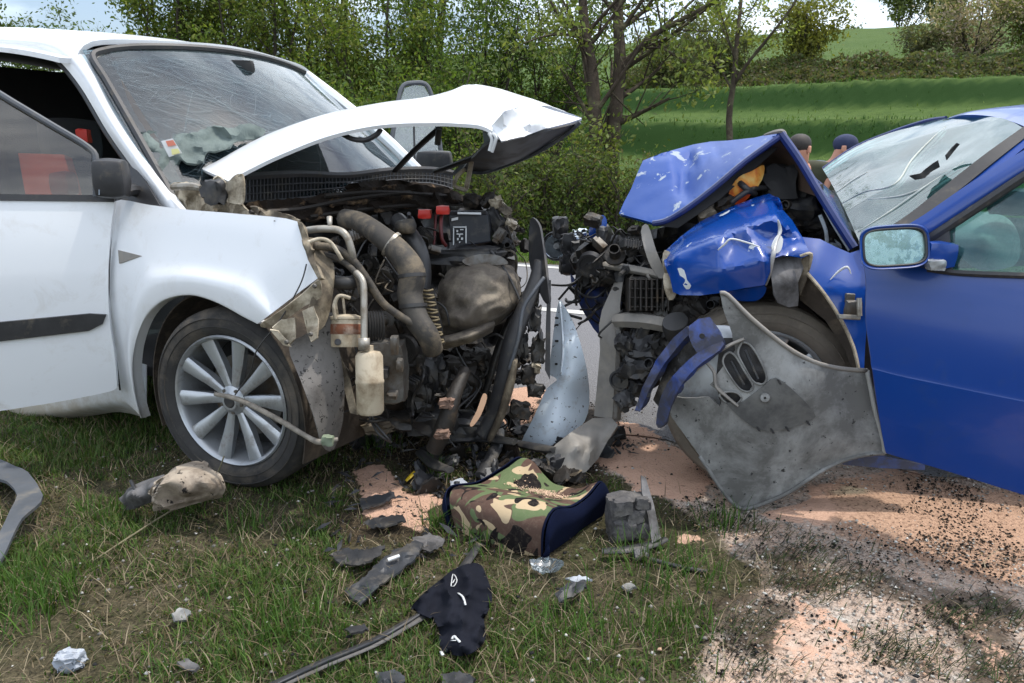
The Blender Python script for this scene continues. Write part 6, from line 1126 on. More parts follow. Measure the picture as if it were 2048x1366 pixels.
# wing mirror
def rr_(cx, cy, w, h, ex, rot=0, n=40):
    o = []
    for i in range(n):
        a_ = 2 * math.pi * i / n; c_, s_ = math.cos(a_), math.sin(a_); x = math.copysign(abs(c_) ** ex, c_) * w / 2; y = math.copysign(abs(s_) ** ex, s_) * h / 2
        o.append((cx + x * math.cos(rot) - y * math.sin(rot), cy + x * math.sin(rot) + y * math.cos(rot)))
    return o
mz = 2.10; mo = rr_(1790, 494, 138, 86, .5, -.06); mi = rr_(1790, 494, 126, 74, .48, -.06)
rings = [[R(x, y, mz) for x, y in mi], [R(x, y, mz - .006) for x, y in mo], [R(1790 + (x - 1790) * 1.03, 494 + (y - 494) * 1.05, mz + .02) for x, y in mo], [R(1792 + (x - 1790) * 1.0, 494 + (y - 494) * 1.0, mz + .07) for x, y in mo], [R(1798 + (x - 1790) * .7, 494 + (y - 494) * .7, mz + .12) for x, y in mo], [R(1800 + (x - 1790) * .2, 494 + (y - 494) * .2, mz + .135) for x, y in mo]]
n = 40; V = np.array([p for r in rings for p in r]); Fc = [(i * n + j, i * n + (j + 1) % n, (i + 1) * n + (j + 1) % n, (i + 1) * n + j) for i in range(5) for j in range(n)]
mm = mk('wing_mirror', (V, Fc), m_blue, bd, 50)
mk('mirror_glass', cut(mi, lambda x, y: R(x, y, mz + .003 + (x - 1790) * .0000), sm=1, step=12), m_mirror, mm, 180)
mk('mirror_rim', tube([R(x, y, mz - .002) for x, y in mi] + [R(*mi[0], mz - .002)], .0035, 6, 1), m_black, mm)
mk('mirror_foot', chunk(R(1874, 508, 2.13), (.085, .07, .075), 6, None, .12, 1, 6), m_blue, mm, 50)
mk('cracked_mirror_foot', chunk(R(1872, 530, 2.10), (.05, .03, .03), 7, None, .3, 1.4, 5), m_alloy, mm, 40)
# deflated bag and dark grab inside the open window
mk('spent_side_airbag', cut([(1925, 430), (1980, 424), (2020, 440), (2040, 480), (2030, 530), (1960, 540), (1920, 510), (1910, 470)], [(1925, 430, 2.32), (2020, 440, 2.26), (2030, 530, 2.2), (1920, 510, 2.26), (1970, 480, 2.18)], step=10, amp=.02, fr=8), pm('pinkish_airbag_cloth', lin(188, 176, 170), lin(150, 156, 146), .9, 0, 4, .4, 30, .006), bc, 180, .01)
mk('grab_handle', chunk(R(2034, 404, 2.2), (.14, .06, .07), 9, None, .3, 1.2, 6), m_black, bc, 40)
# ------------------------------------------------------------------ loose wreckage between and before the cars
def single(name, vf, mat, label, cat, parent=None, **kw): return mk(name, vf, mat, None, label=label, cat=cat, **kw)
# grey undertray leaning on the blue car's wheel
ut = thing('undertray', 'large pale grey plastic undertray with vent slots, leaning on the blue front wheel', 'undertray', G(1490, 1015))
uo = [(1440, 586), (1456, 590), (1500, 634), (1560, 684), (1600, 710), (1640, 728), (1690, 738), (1734, 741), (1742, 780), (1750, 820), (1766, 880), (1769, 906), (1728, 910), (1690, 920), (1650, 938), (1612, 962), (1576, 986), (1530, 1006), (1490, 1018), (1468, 1008), (1440, 974), (1400, 912), (1366, 866), (1344, 834), (1336, 792), (1376, 797), (1418, 794), (1440, 812), (1446, 790), (1420, 770), (1440, 740), (1470, 700), (1462, 660), (1448, 624)]
uc = [(1440, 586, 2.33), (1500, 634, 2.31), (1600, 710, 2.31), (1734, 741, 2.35), (1769, 906, 2.38), (1650, 938, 2.41), (1490, 1018, 2.49), (1440, 974, 2.49), (1344, 834, 2.49), (1336, 792, 2.46), (1418, 794, 2.40), (1470, 700, 2.35), (1560, 800, 2.335), (1680, 840, 2.345), (1480, 900, 2.42), (1580, 920, 2.40), (1620, 760, 2.30), (1600, 840, 2.345)]
uf = tps(uc)
VENTS = [[(1484, 684), (1500, 690), (1518, 716), (1533, 752), (1526, 768), (1508, 764), (1490, 736), (1476, 706)], [(1460, 704), (1472, 714), (1490, 744), (1506, 772), (1498, 783), (1480, 778), (1460, 752), (1446, 726), (1450, 710)], [(1438, 790), (1452, 784), (1472, 785), (1483, 796), (1472, 808), (1452, 805)]]
mk('tray_sheet', cut(uo, uc, holes=VENTS, sm=1, step=9, amp=.013, fr=4.5, ridge=False, edge=.8), m_tray, ut, 45, .006)
mk('vent_panel', cut([(1452, 806), (1470, 810), (1490, 800), (1530, 770), (1552, 756), (1590, 784), (1628, 824), (1624, 840), (1580, 856), (1530, 862), (1500, 850), (1470, 826)], lambda x, y: R(x, y, uf(x, y) - .008), sm=2, step=9), m_plasticdk and pm('darker_vent_plate', lin(104, 104, 101), lin(80, 80, 79), .6, 0, 6, .3, 30, .004, 0, (lin(60, 60, 60), .4, 8)), ut, 50, .008)
mk('round_boss', lathe([(.004, .01), (.013, .01), (.016, .002), (.011, 0.004), (.004, .004)], R(1530, 796, uf(1530, 796) - .012), CAM - R(1530, 796, 2.3), 20), m_tray, ut, 40)
mk('vent_shade', cut([(1440, 676), (1506, 676), (1540, 752), (1530, 776), (1484, 812), (1440, 808), (1432, 760)], lambda x, y: R(x, y, uf(x, y) + .03), sm=1, step=12, amp=.012, fr=14), m_black, ut, 40, .004)  # dark sheet added behind the slots to paint in their shade
for hl_ in VENTS: mk('vent_rim', tube([R(x, y, uf(x, y) - .004) for x, y in hl_ + hl_[:1]], .0035, 6, 4), m_tray, ut, 180)
mk('vent_arm', tube([R(x, y, uf(x, y) - .012) for x, y in ((1392, 742), (1424, 712), (1460, 690), (1488, 678))], [.006, .010, .010, .008], 8, 4, flat=.6), m_beam, ut, 60)
mk('vent_arm', tube([R(x, y, uf(x, y) - .010) for x, y in ((1412, 724), (1428, 744), (1432, 772), (1452, 792), (1476, 812))], [.008, .010, .009, .006], 8, 4, flat=.6), m_beam, ut, 60)
for a_, b_ in (((1490, 700), (1516, 758)), ((1462, 722), (1488, 770))): mk('vent_bar', tube([R(*a_, uf(*a_) + .006), R(*b_, uf(*b_) + .006)], .004, 6, 1), m_plasticdk, ut, 60)
for (x, y) in ((1512, 858), (1540, 862), (1570, 858), (1612, 846), (1554, 764), (1500, 704)): mk('notch', prism([R(x, y - 5, uf(x, y) - .013), R(x + 4, y - 5, uf(x, y) - .013), R(x + 10, y + 5, uf(x, y) - .013), R(x + 6, y + 5, uf(x, y) - .013)], FWD * .004), m_dark, ut, 0)
mk('rolled_edge', tube([R(x, y, uf(x, y) - .003) for x, y in uo[0:8]], .007, 6, 3), m_beam, ut, 180)
mk('rolled_edge', tube([R(x, y, uf(x, y) - .003) for x, y in uo[7:12]], .008, 6, 3), m_trayedge, ut, 180)
mk('rolled_edge', tube([R(x, y, uf(x, y) - .003) for x, y in uo[11:22]], .007, 6, 3), m_tray, ut, 180)
mk('clip_pad', chunk(R(1477, 752, 2.42), (.04, .02, .035), 3, None, .1, 1, 4), m_cream, ut, 32)
# bent steel member between the cars
bm_ = thing('bent_crossmember', 'bent grey steel crossmember standing upright between the two cars', 'car part', R(1205, 845, 3.0))
mk('upright', cut([(1228, 566), (1240, 552), (1246, 562), (1240, 610), (1241, 660), (1238, 720), (1234, 780), (1224, 838), (1188, 832), (1194, 770), (1200, 700), (1198, 650), (1204, 620)], [(1240, 552, 2.92), (1200, 640, 2.90), (1238, 640, 2.88), (1190, 832, 2.96), (1224, 838, 2.9)], sm=1, step=8, amp=.008, fr=9), m_beam, bm_, 40, .05)
mk('side_flange', cut([(1232, 660), (1242, 662), (1240, 720), (1234, 836), (1226, 838), (1232, 740)], lambda x, y: R(x, y, 2.865), sm=1, step=8), m_steel, bm_, 40, .02)
mk('folded_foot', cut([(1224, 836), (1236, 850), (1214, 884), (1196, 918), (1172, 944), (1140, 950), (1106, 936), (1090, 912), (1112, 888), (1150, 858), (1186, 836)], [(1224, 836, 2.9), (1090, 912, 2.82), (1140, 950, 2.72), (1196, 918, 2.8), (1160, 890, 2.74), (1186, 836, 2.94)], sm=1, step=8, amp=.03, fr=9), m_beam, bm_, 26, .04)
mk('torn_end', cut([(1092, 914), (1110, 934), (1140, 948), (1166, 940), (1150, 952), (1120, 952), (1098, 938)], [(1092, 914, 2.8), (1140, 948, 2.7), (1166, 940, 2.74), (1098, 938, 2.76)], sm=1, step=7, amp=.03, fr=14), m_creamdk, bm_, 40, .015)
mk('wrapped_wire', tube([R(1246, 620, 2.86), R(1222, 644, 2.84), R(1198, 668, 2.86), R(1204, 676, 2.9)], .004, 6), m_hosedk, bm_, 180)
# pale bumper piece
bp_ = thing('bumper_piece', 'pale blue white torn bumper piece standing on end between the cars', 'bumper', G(1085, 890))
mk('bumper_skin', cut([(1118, 602), (1126, 610), (1146, 645), (1162, 690), (1174, 740), (1179, 785), (1176, 826), (1160, 856), (1130, 880), (1094, 894), (1064, 893), (1042, 886), (1060, 850), (1080, 806), (1094, 776), (1114, 760), (1104, 752), (1098, 744), (1104, 690), (1110, 640)], [(1118, 602, 3.0), (1146, 645, 2.97), (1179, 785, 3.06), (1176, 826, 3.06), (1094, 894, 2.95), (1042, 886, 3.02), (1100, 744, 3.0), (1104, 660, 3.02), (1140, 760, 2.93), (1130, 690, 2.94), (1120, 840, 2.93)], sm=2, step=8), m_bumperw, bp_, 60, .008)
mk('bumper_lip', tube([R(*p) for p in ((1120, 604, 2.985), (1124, 650, 2.955), (1126, 700, 2.94), (1122, 750, 2.945))], .005, 6), m_bumperw, bp_, 180)
for y in (634, 648, 680, 726): mk('clip_slot', prism([R(1110, y, 2.97), R(1117, y, 2.965), R(1117, y + 4, 2.965), R(1110, y + 4, 2.97)], FWD * .006), m_dark, bp_, 0)
# camouflage booster cushion
t = NT('camouflage_cloth')
def cn(s, seed, lo, hi):
    mp = t.n.new('ShaderNodeMapping'); mp.inputs['Location'].default_value = (seed, seed * 2.1, seed * 3.3); mp.inputs['Scale'].default_value = (1, 1, 1.25); t.l.new(t.tc.outputs['Object'], mp.inputs[0])
    n = t.n.new('ShaderNodeTexNoise'); n.inputs['Scale'].default_value = s; n.inputs['Detail'].default_value = 1.5; n.inputs['Distortion'].default_value = 1.1; t.l.new(mp.outputs[0], n.inputs['Vector'])
    return t.ramp(n.outputs['Fac'], [(lo, 0), (hi, 1)])
col = t.mix(cn(8, 1.3, .47, .485), lin(92, 106, 74), lin(86, 68, 60)); col = t.mix(cn(10, 4.7, .575, .585), col, lin(178, 158, 128)); col = t.mix(cn(10.5, 8.2, .60, .61), col, lin(30, 27, 28))
dust = t.ramp(t.noise(60, 6, .8), [(.5, 0), (.75, .5)]); col = t.mix(t.math('MULTIPLY', dust, .5), col, lin(150, 136, 118))
t.bsdf(col, .95, 0, .1, 0, t.noise(260, 3), .35, .002); m_camo = t.m
cu = thing('booster_cushion', 'camouflage child booster cushion with navy sides lying on the grass', 'booster seat', G(1040, 1080))
def csec(s):
    L_ = [(910, 1054, 2.36), (899, 1000, 2.365), (912, 974, 2.43), (962, 966, 2.52), (1012, 944, 2.60), (1046, 923, 2.62), (1066, 938, 2.66)]
    M_ = [(985, 1094, 2.28), (980, 1030, 2.25), (1004, 990, 2.31), (1060, 984, 2.42), (1098, 978, 2.5), (1120, 966, 2.56), (1134, 980, 2.6)]
    R_ = [(1082, 1114, 2.20), (1084, 1058, 2.17), (1104, 1018, 2.20), (1140, 1012, 2.28), (1172, 990, 2.36), (1196, 963, 2.40), (1206, 972, 2.43)]
    o = []
    for i in range(7):
        a_, b_, c_ = R(*L_[i]), R(*M_[i]), R(*R_[i]); u = 2 * s - 1; o.append(a_ * u * (u - 1) / 2 + b_ * (1 - u * u) + c_ * u * (u + 1) / 2)
    # arm rests: sharper rise near both ends
    h = math.exp(-((s - .12) / .13) ** 2) * .03 - math.exp(-((s - .38) / .14) ** 2) * .012 - math.exp(-((s - .7) / .16) ** 2) * .012
    for i in (4, 5): o[i] = o[i] + ZZ * h
    return o
S_ = [0, .06, .14, .24, .36, .5, .64, .76, .88, .95, 1]
v, fc = grid([csec(s) for s in S_], 6, 3); v = np.array([p + ZZ * .003 * nz(p, 14, 2) for p in v])
mk('camouflage_cover', (v, fc), m_camo, cu, 70, .006)
def endcap(s, out, nm):
    top = catmull(csec(s), 6); bz = top[0][2]; bot = [np.array([p[0], p[1], min(p[2], max(.004, bz))]) for p in top]; c_ = (top[0] + top[-1]) / 2
    rows = [[t_ + (b_ - t_) * k + out * (.022 * math.sin(math.pi * min(1, k + .15)) + .004) for t_, b_ in zip(top, bot)] for k in (0, .12, .35, .65, 1)]
    mk(nm, grid(rows, 1, 3), m_navy, cu, 70, .004)
wx = R(1082, 1114, 2.2) - R(910, 1054, 2.36); wx[2] = 0; wx /= np.linalg.norm(wx)
endcap(1, wx, 'navy_side'); endcap(0, -wx, 'navy_side')
back = [[p for p in [csec(s)[-1] for s in S_]], [np.array([*csec(s)[-1][:2], .005]) for s in S_]]
mk('navy_back', grid(back, 3, 3), m_navy, cu, 70, .004)
mk('piping', tube(catmull(csec(1), 3) + wx * .004, .004, 6, 1), m_navy, cu, 180)
N = 500; pts = []
for i in range(N):
    s = min(.95, max(.2, rs.normal(.55, .14))); o = csec(s); u = rs.normal(.5, .3); P = o[3] + (o[4] - o[3]) * u; pts.append(P + ZZ * .003)
pts = np.array(pts); gsand = grains(pts[:, 0], pts[:, 1], pts[:, 2], rs.uniform(.0015, .004, N), tint(N, [lin(206, 176, 150)[:3], lin(170, 146, 124)[:3]], [2, 1]), 'spilled_sand', m_grain)
# charred foam block on a black tray
fb_ = thing('foam_block', 'charred grey foam block on a black plate right of the booster cushion', 'car part', G(1265, 1090))
o_, w0, w1 = G(1215, 1088), G(1318, 1082), None; ux = w1 = (w0 - o_) / np.linalg.norm(w0 - o_); uy = np.cross(ZZ, ux)
o2 = o_ + ux * .075 + uy * .03
mk('foam', chunk(o2 + ZZ * .055 + uy * .03, (.13, .09, .15), 21, [ux, uy, ZZ], .12, 1.4, 12), m_foam, fb_, 40)
for i, (dx, dz, s) in enumerate(((-.028, .115, .05), (.012, .085, .045), (-.02, .04, .06), (.03, .125, .035), (.025, .035, .05))): mk('foam_piece', chunk(o2 + ux * dx + ZZ * dz - uy * .018, (s * 1.2, s * .7, s), 30 + i, [ux, uy, ZZ], .25, 1.4, 6), m_foam, fb_, 40)
mk('side_plate', cut([(1282, 950), (1292, 956), (1308, 1010), (1322, 1076), (1304, 1086), (1296, 1030), (1284, 985)], [(1282, 950, 2.36), (1322, 1076, 2.24), (1304, 1086, 2.23), (1290, 985, 2.33)], sm=1, step=8, amp=.006), m_greyneck, fb_, 40, .012)
mk('base_plate', tube([G(1204, 1102, .018), G(1250, 1100, .022), G(1300, 1090, .02), G(1332, 1078, .022)], [.014, .018, .018, .012], 8, 4, flat=.5), m_black2, fb_, 60)
mk('base_foot', prism([G(1266, 1104, .02), G(1298, 1100, .02), G(1298, 1120, .002), G(1270, 1124, .002)], ZZ * .012), m_plasticdk, fb_, 0, bevel=.003)
# shirt with printed marks
def gz_(x, y, h=0.): P = G(x, y); return P + ZZ * h
so = [(905, 1140), (940, 1126), (962, 1130), (972, 1150), (984, 1186), (980, 1215), (968, 1236), (972, 1270), (962, 1292), (930, 1312), (900, 1308), (880, 1296), (878, 1262), (866, 1240), (830, 1222), (824, 1212), (850, 1184), (880, 1160)]
def shirt(x, y):
    d = min(math.hypot(x - a_, y - b_) for a_, b_ in so); e = min(1, d / 26)
    P = G(x, y); h = e ** .5 * (.03 + .034 * (1 - 2.4 * abs(nz((P[0], P[1] * .45, 0), 15, 6))) + .014 * nz(P, 26, 7)) + .01
    return G(x, y, max(.004, h))
sh = single('shirt', cut(so, shirt, sm=3, step=6), m_shirt, 'crumpled black shirt with small white printed marks on the grass', 'shirt', ang=180, solid=.004)
def mark(pts, r): mk('printed_mark', tube([shirt(x, y) + (CAM - shirt(x, y)) * .0035 for x, y in pts], r, 5, 3, flat=.4), m_label, sh, 180)
mark([(902, 1172), (906, 1148), (914, 1160), (908, 1172), (902, 1172)], .0016); mark([(905, 1166), (910, 1158)], .0018); mark([(916, 1186), (926, 1194), (931, 1210)], .003); mark([(904, 1278), (908, 1272), (914, 1278), (920, 1284)], .0032); mark([(902, 1281), (912, 1281)], .002); mark([(882, 1303), (886, 1310)], .004)
# long rubber strip
mk('rubber_trim_strip', tube([G(540, 1376, .012), G(650, 1326, .018), G(742, 1288, .022), (G(800, 1256, .022)), G(850, 1226, .02), G(890, 1186, .015), G(930, 1130, .015), G(958, 1088, .02)], [.017, .017, .017, .017, .016, .015, .014, .012], 8, 5, flat=.38), m_black2, None, 60, label='long black rubber trim strip running under the crumpled shirt', cat='trim strip')
mk('rubber_ridge', tube([G(545, 1372, .021), G(650, 1324, .027), G(742, 1286, .031), G(800, 1254, .031), G(842, 1228, .028)], .0035, 6, 5), m_plasticdk, bpy.data.objects['rubber_trim_strip'], 60)
# dirty tank beside the wheel
tk = thing('broken_fluid_tank', 'dirty beige broken fluid tank lying in grass beside the alloy wheel', 'fluid tank', G(350, 1000))
tb = [[(318, 960, 2.42), (332, 930, 2.45), (356, 914, 2.48), (390, 906, 2.5), (425, 912, 2.5), (448, 930, 2.46)], [(300, 975, 2.36), (320, 948, 2.34), (356, 936, 2.34), (395, 930, 2.36), (432, 936, 2.38), (456, 950, 2.42)], [(302, 990, 2.36), (326, 980, 2.31), (362, 974, 2.30), (400, 966, 2.33), (436, 960, 2.37), (456, 964, 2.42)], [(316, 1000, 2.42), (336, 1000, 2.40), (366, 996, 2.40), (402, 986, 2.41), (436, 976, 2.43), (452, 974, 2.46)]]
v, fc = grid([[R(*p) for p in r] for r in tb], 8, 8); v = np.array([p - FWD * (.026 * nz(p, 14, 3) + .045 * (1 - 2.8 * abs(nz(p, 9, 5))) + .006 * nz(p, 40, 6)) - ZZ * .03 for p in v])
mk('tank_body', (v, fc), m_beigecloth, tk, 28, .01)
v, fc = grid([[R(*p) for p in r] for r in [[(240, 985, 2.48), (262, 962, 2.46), (292, 948, 2.44), (330, 936, 2.43)], [(242, 996, 2.44), (264, 978, 2.41), (296, 964, 2.38), (334, 958, 2.36)], [(250, 1010, 2.46), (274, 1004, 2.43), (304, 992, 2.41), (336, 986, 2.40)]]], 8, 8); v = np.array([p - FWD * (.03 * nz(p, 18, 3) + .02 * (1 - 2.6 * abs(nz(p, 11, 4)))) - ZZ * .02 for p in v])
mk('torn_neck', (v, fc), m_greyneck, tk, 26, .01)
mk('neck_band', tube([R(262, 962, 2.445), R(272, 982, 2.40), R(282, 1004, 2.42)], .006, 6), m_black, tk, 180)
# grey bracket at the left edge
single('grey_bracket_panel', cut([(-60, 900), (0, 918), (30, 932), (56, 944), (86, 990), (70, 1014), (44, 1036), (24, 1074), (0, 1124), (-30, 1150), (-40, 1120), (-4, 1070), (20, 1020), (34, 990), (20, 968), (0, 958), (-60, 950)], lambda x, y: G(x, y, .05 + .03 * math.sin((y - 900) / 70)), sm=2, step=8, amp=.006), m_greypl, 'curved grey plastic panel cut off by the left picture edge', 'plastic panel', ang=60, solid=.01)
# plastic shards on the grass
sh_ = [('plastic_shard', [(688, 1180), (720, 1160), (760, 1120), (800, 1096), (830, 1080), (846, 1086), (838, 1108), (800, 1140), (760, 1170), (722, 1208), (704, 1196)], .03, m_plasticdk, 'long dark grey plastic shard pointing from the sand toward the lower left'),
       ('plastic_shard', [(660, 1108), (690, 1096), (730, 1100), (770, 1090), (760, 1110), (720, 1130), (680, 1128)], .03, m_black2, 'black plastic shard lying left of the longest shard'),
       ('plastic_shard', [(718, 998), (750, 990), (788, 984), (792, 994), (760, 1006), (726, 1018)], .03, m_plasticdk, 'flat dark shard above the salmon sand patch near the white car wheel'),
       ('plastic_shard', [(726, 1044), (760, 1032), (806, 1030), (812, 1040), (780, 1050), (740, 1056)], .025, m_black2, 'thin black shard lying across the lower end of the small sand patch'),
       ('plastic_shard', [(826, 1076), (860, 1066), (888, 1076), (884, 1094), (858, 1102), (832, 1096)], .03, m_greyneck, 'grey frayed shard just left of the booster cushion front'),
       ('plastic_shard', [(1108, 1186), (1136, 1166), (1168, 1160), (1174, 1172), (1150, 1190), (1120, 1204)], .03, m_plasticdk, 'dark shard alone in the grass below the booster cushion'),
       ('plastic_shard', [(750, 1346), (790, 1338), (812, 1356), (800, 1380), (760, 1384)], .03, m_plasticdk, 'dark shard at the bottom edge left of the shirt'),
       ('plastic_shard', [(880, 1350), (920, 1342), (950, 1356), (940, 1380), (890, 1384)], .03, m_black2, 'black shard at the bottom edge under the shirt'),
       ('plastic_shard', [(690, 1256), (730, 1248), (738, 1258), (700, 1266)], .02, m_black2, 'small black shard above the rubber trim strip'),
       ('foam_chip', [(900, 962), (926, 956), (936, 968), (918, 978), (902, 976)], .05, m_paper, 'small white foam chip by the left end of the booster cushion'),
       ('clear_plastic_piece', [(1058, 1120), (1090, 1114), (1126, 1120), (1118, 1138), (1086, 1144), (1064, 1134)], .03, m_clear, 'crumpled clear plastic piece in front of the booster cushion'),
       ('paper_scrap', [(1130, 1156), (1160, 1150), (1184, 1158), (1160, 1166)], .02, m_paper, 'thin white scrap above the lone dark shard'),
       ('paper_scrap', [(1244, 1170), (1262, 1164), (1272, 1172), (1256, 1178)], .01, m_tray, 'small pale scrap in the grass below the foam block'),
       ('pale_stone', [(344, 1226), (360, 1216), (380, 1222), (374, 1238), (352, 1240)], .03, m_tray, 'pale flat stone in the grass at lower left'),
       ('leaf_scrap', [(356, 1322), (376, 1316), (398, 1332), (388, 1342), (366, 1338)], .015, m_greyneck, 'greyish dead leaf near the bottom edge left of the trim strip')]
for i, (nm, o_, h, mt, lb) in enumerate(sh_):
    cx, cy = np.mean(o_, 0)
    single(nm, cut(o_, (lambda x, y, h=h, cx=cx, s=i: G(x, y, h * (.5 + .6 * nz((x / 40, y / 40, s), 1, s)) + .014 + .0002 * (x - cx))), sm=1, step=6, amp=.022, fr=16, seed=i, edge=2), mt, lb, nm.split('_')[-1] if nm != 'clear_plastic_piece' else 'plastic', ang=22, solid=.006)
mk('white_tape', prism([G(775, 1118, .045), G(798, 1110, .05), G(800, 1114, .05), G(777, 1123, .045)], ZZ * .003), m_label, bpy.data.objects['plastic_shard'], 0)
single('paper_ball', chunk(G(140, 1320, .018), (.058, .04, .04), 7, None, .4, 1.8, 9), m_paper, 'crumpled white paper ball in the grass at lower left', 'paper', ang=30)
single('yellow_clip', tube([G(812, 962, .02), G(826, 948, .035), G(842, 934, .03)], [.007, .010, .006], 8, 3, flat=.5), m_yellow, 'small yellow plastic clip on the sand left of the booster cushion', 'clip', ang=60)
single('black_rod', tube([G(1300, 1118, .012), G(1360, 1134, .012), G(1418, 1144, .012)], .007, 8), m_black2, 'thin black rod lying in grass right of the foam block', 'rod', ang=60)
single('dry_stalk', tube([G(448, 912, .16), G(432, 950, .10), G(392, 990, .06), G(320, 1035, .03), G(250, 1080, .02), G(186, 1122, .01)], [.0025, .003, .003, .003, .003, .002], 6), pm('dry_stalk_straw', lin(128, 122, 96), lin(104, 98, 76), .9), 'long dry stalk leaning from the tank toward the lower left', 'stalk', ang=180)
# heap of dark wreckage on the ground under the engines
rnd = random.Random(77); hp = []
for k in range(230):
    x = rnd.uniform(700, 1260); y = 905 + rnd.gauss(0, 42)
    if not 838 < y < 1000 or (x < 830 and y > 890) or (x > 1180 and y > 910): continue
    P = G(x, y, rnd.uniform(.01, .05)); s = rnd.uniform(.02, .07); hp.append((P, s))
grp = 'dark wreckage lumps heaped between the cars'
wm = [(m_grime2, 'burnt brown'), (m_black2, 'dusty black'), (m_grime, 'oily'), (m_black, 'black plastic'), (m_plasticdk, 'dark grey'), (m_insul, 'frayed brown')]
for i, (P, s) in enumerate(sorted(hp, key=lambda t_: -t_[1])[:60]):
    mt, wd = wm[rnd.choice([0, 1, 1, 2, 3, 3, 4, 5])]; x_, y_, _z = PX(P)
    where = 'under the white car nose' if x_ < 860 else 'behind the left half of the booster cushion' if x_ < 1000 else 'at the foot of the pale bumper piece' if x_ < 1110 else 'below the upright steel crossmember'
    big = 'larger' if s > .055 else 'small'
    mk('wreckage_lump', chunk(P, (s * rnd.uniform(.7, 2), s, s * rnd.uniform(.15, .5)), 500 + i, rotax(rnd), .45, 1.5, 5), mt, None, 32, label='%s %s wreckage lump %s' % (big, wd, where), cat='wreckage', group='%s %s lumps %s' % (big, wd, where))
hp = sorted(hp, key=lambda t_: -t_[1])
mk('wreckage_crumbs', join(*[chunk(P, (s * .6, s * .5, s * .4), 560 + i, rotax(rnd), .4, 1.5, 3) for i, (P, s) in enumerate(hp[60:])]), m_black2, None, 32, kind='stuff')
hs = [[(850, 900), (900, 880), (960, 876), (1030, 884)], [(960, 950), (990, 900), (1000, 860)], [(1020, 884), (1080, 896), (1110, 900)], [(840, 905), (870, 930), (900, 940)]]
for i, q_ in enumerate(hs): single('bent_bar', tube([G(x, y, .05 + .02 * k) for k, (x, y) in enumerate(q_)], [.02, .026, .018], 8, 5, flat=.6), m_black2, ['black bent bar lying under the white car nose', 'black bar slanting up behind the booster cushion', 'short black bar at the foot of the pale bumper piece', 'short black bar near the splash liner'][i], 'bar', ang=60)

rs2 = np.random.RandomState(19); sv, sf = [], []
for k in range(420):
    x, y = rs2.uniform(690, 1270), 905 + rs2.normal(0, 48)
    if k > 330: x, y = rs2.uniform(640, 1000), rs2.uniform(960, 1120)
    if not 836 < y < 1125 or (x > 1180 and y > 915 and k < 400): continue
    P = G(x, y, rs2.uniform(.004, .03)); L_ = rs2.uniform(.012, .07); a_ = rs2.uniform(0, 6.3); d = np.array([math.cos(a_), math.sin(a_), rs2.normal(0, .35)]) * L_; e = np.array([-math.sin(a_), math.cos(a_), rs2.normal(0, .3)]) * L_ * rs2.uniform(.1, .35); b = len(sv)
    sv += [P - d * .5, P + e * .6, P + d * .5, P - e * .4, P + ZZ * rs2.uniform(.003, .012)]; sf += [(b, b + 3, b + 4), (b + 3, b + 2, b + 4), (b + 2, b + 1, b + 4), (b + 1, b, b + 4), (b, b + 1, b + 2, b + 3)]
mk('black_splinters', (np.array(sv), sf), m_black, None, 0, kind='stuff')
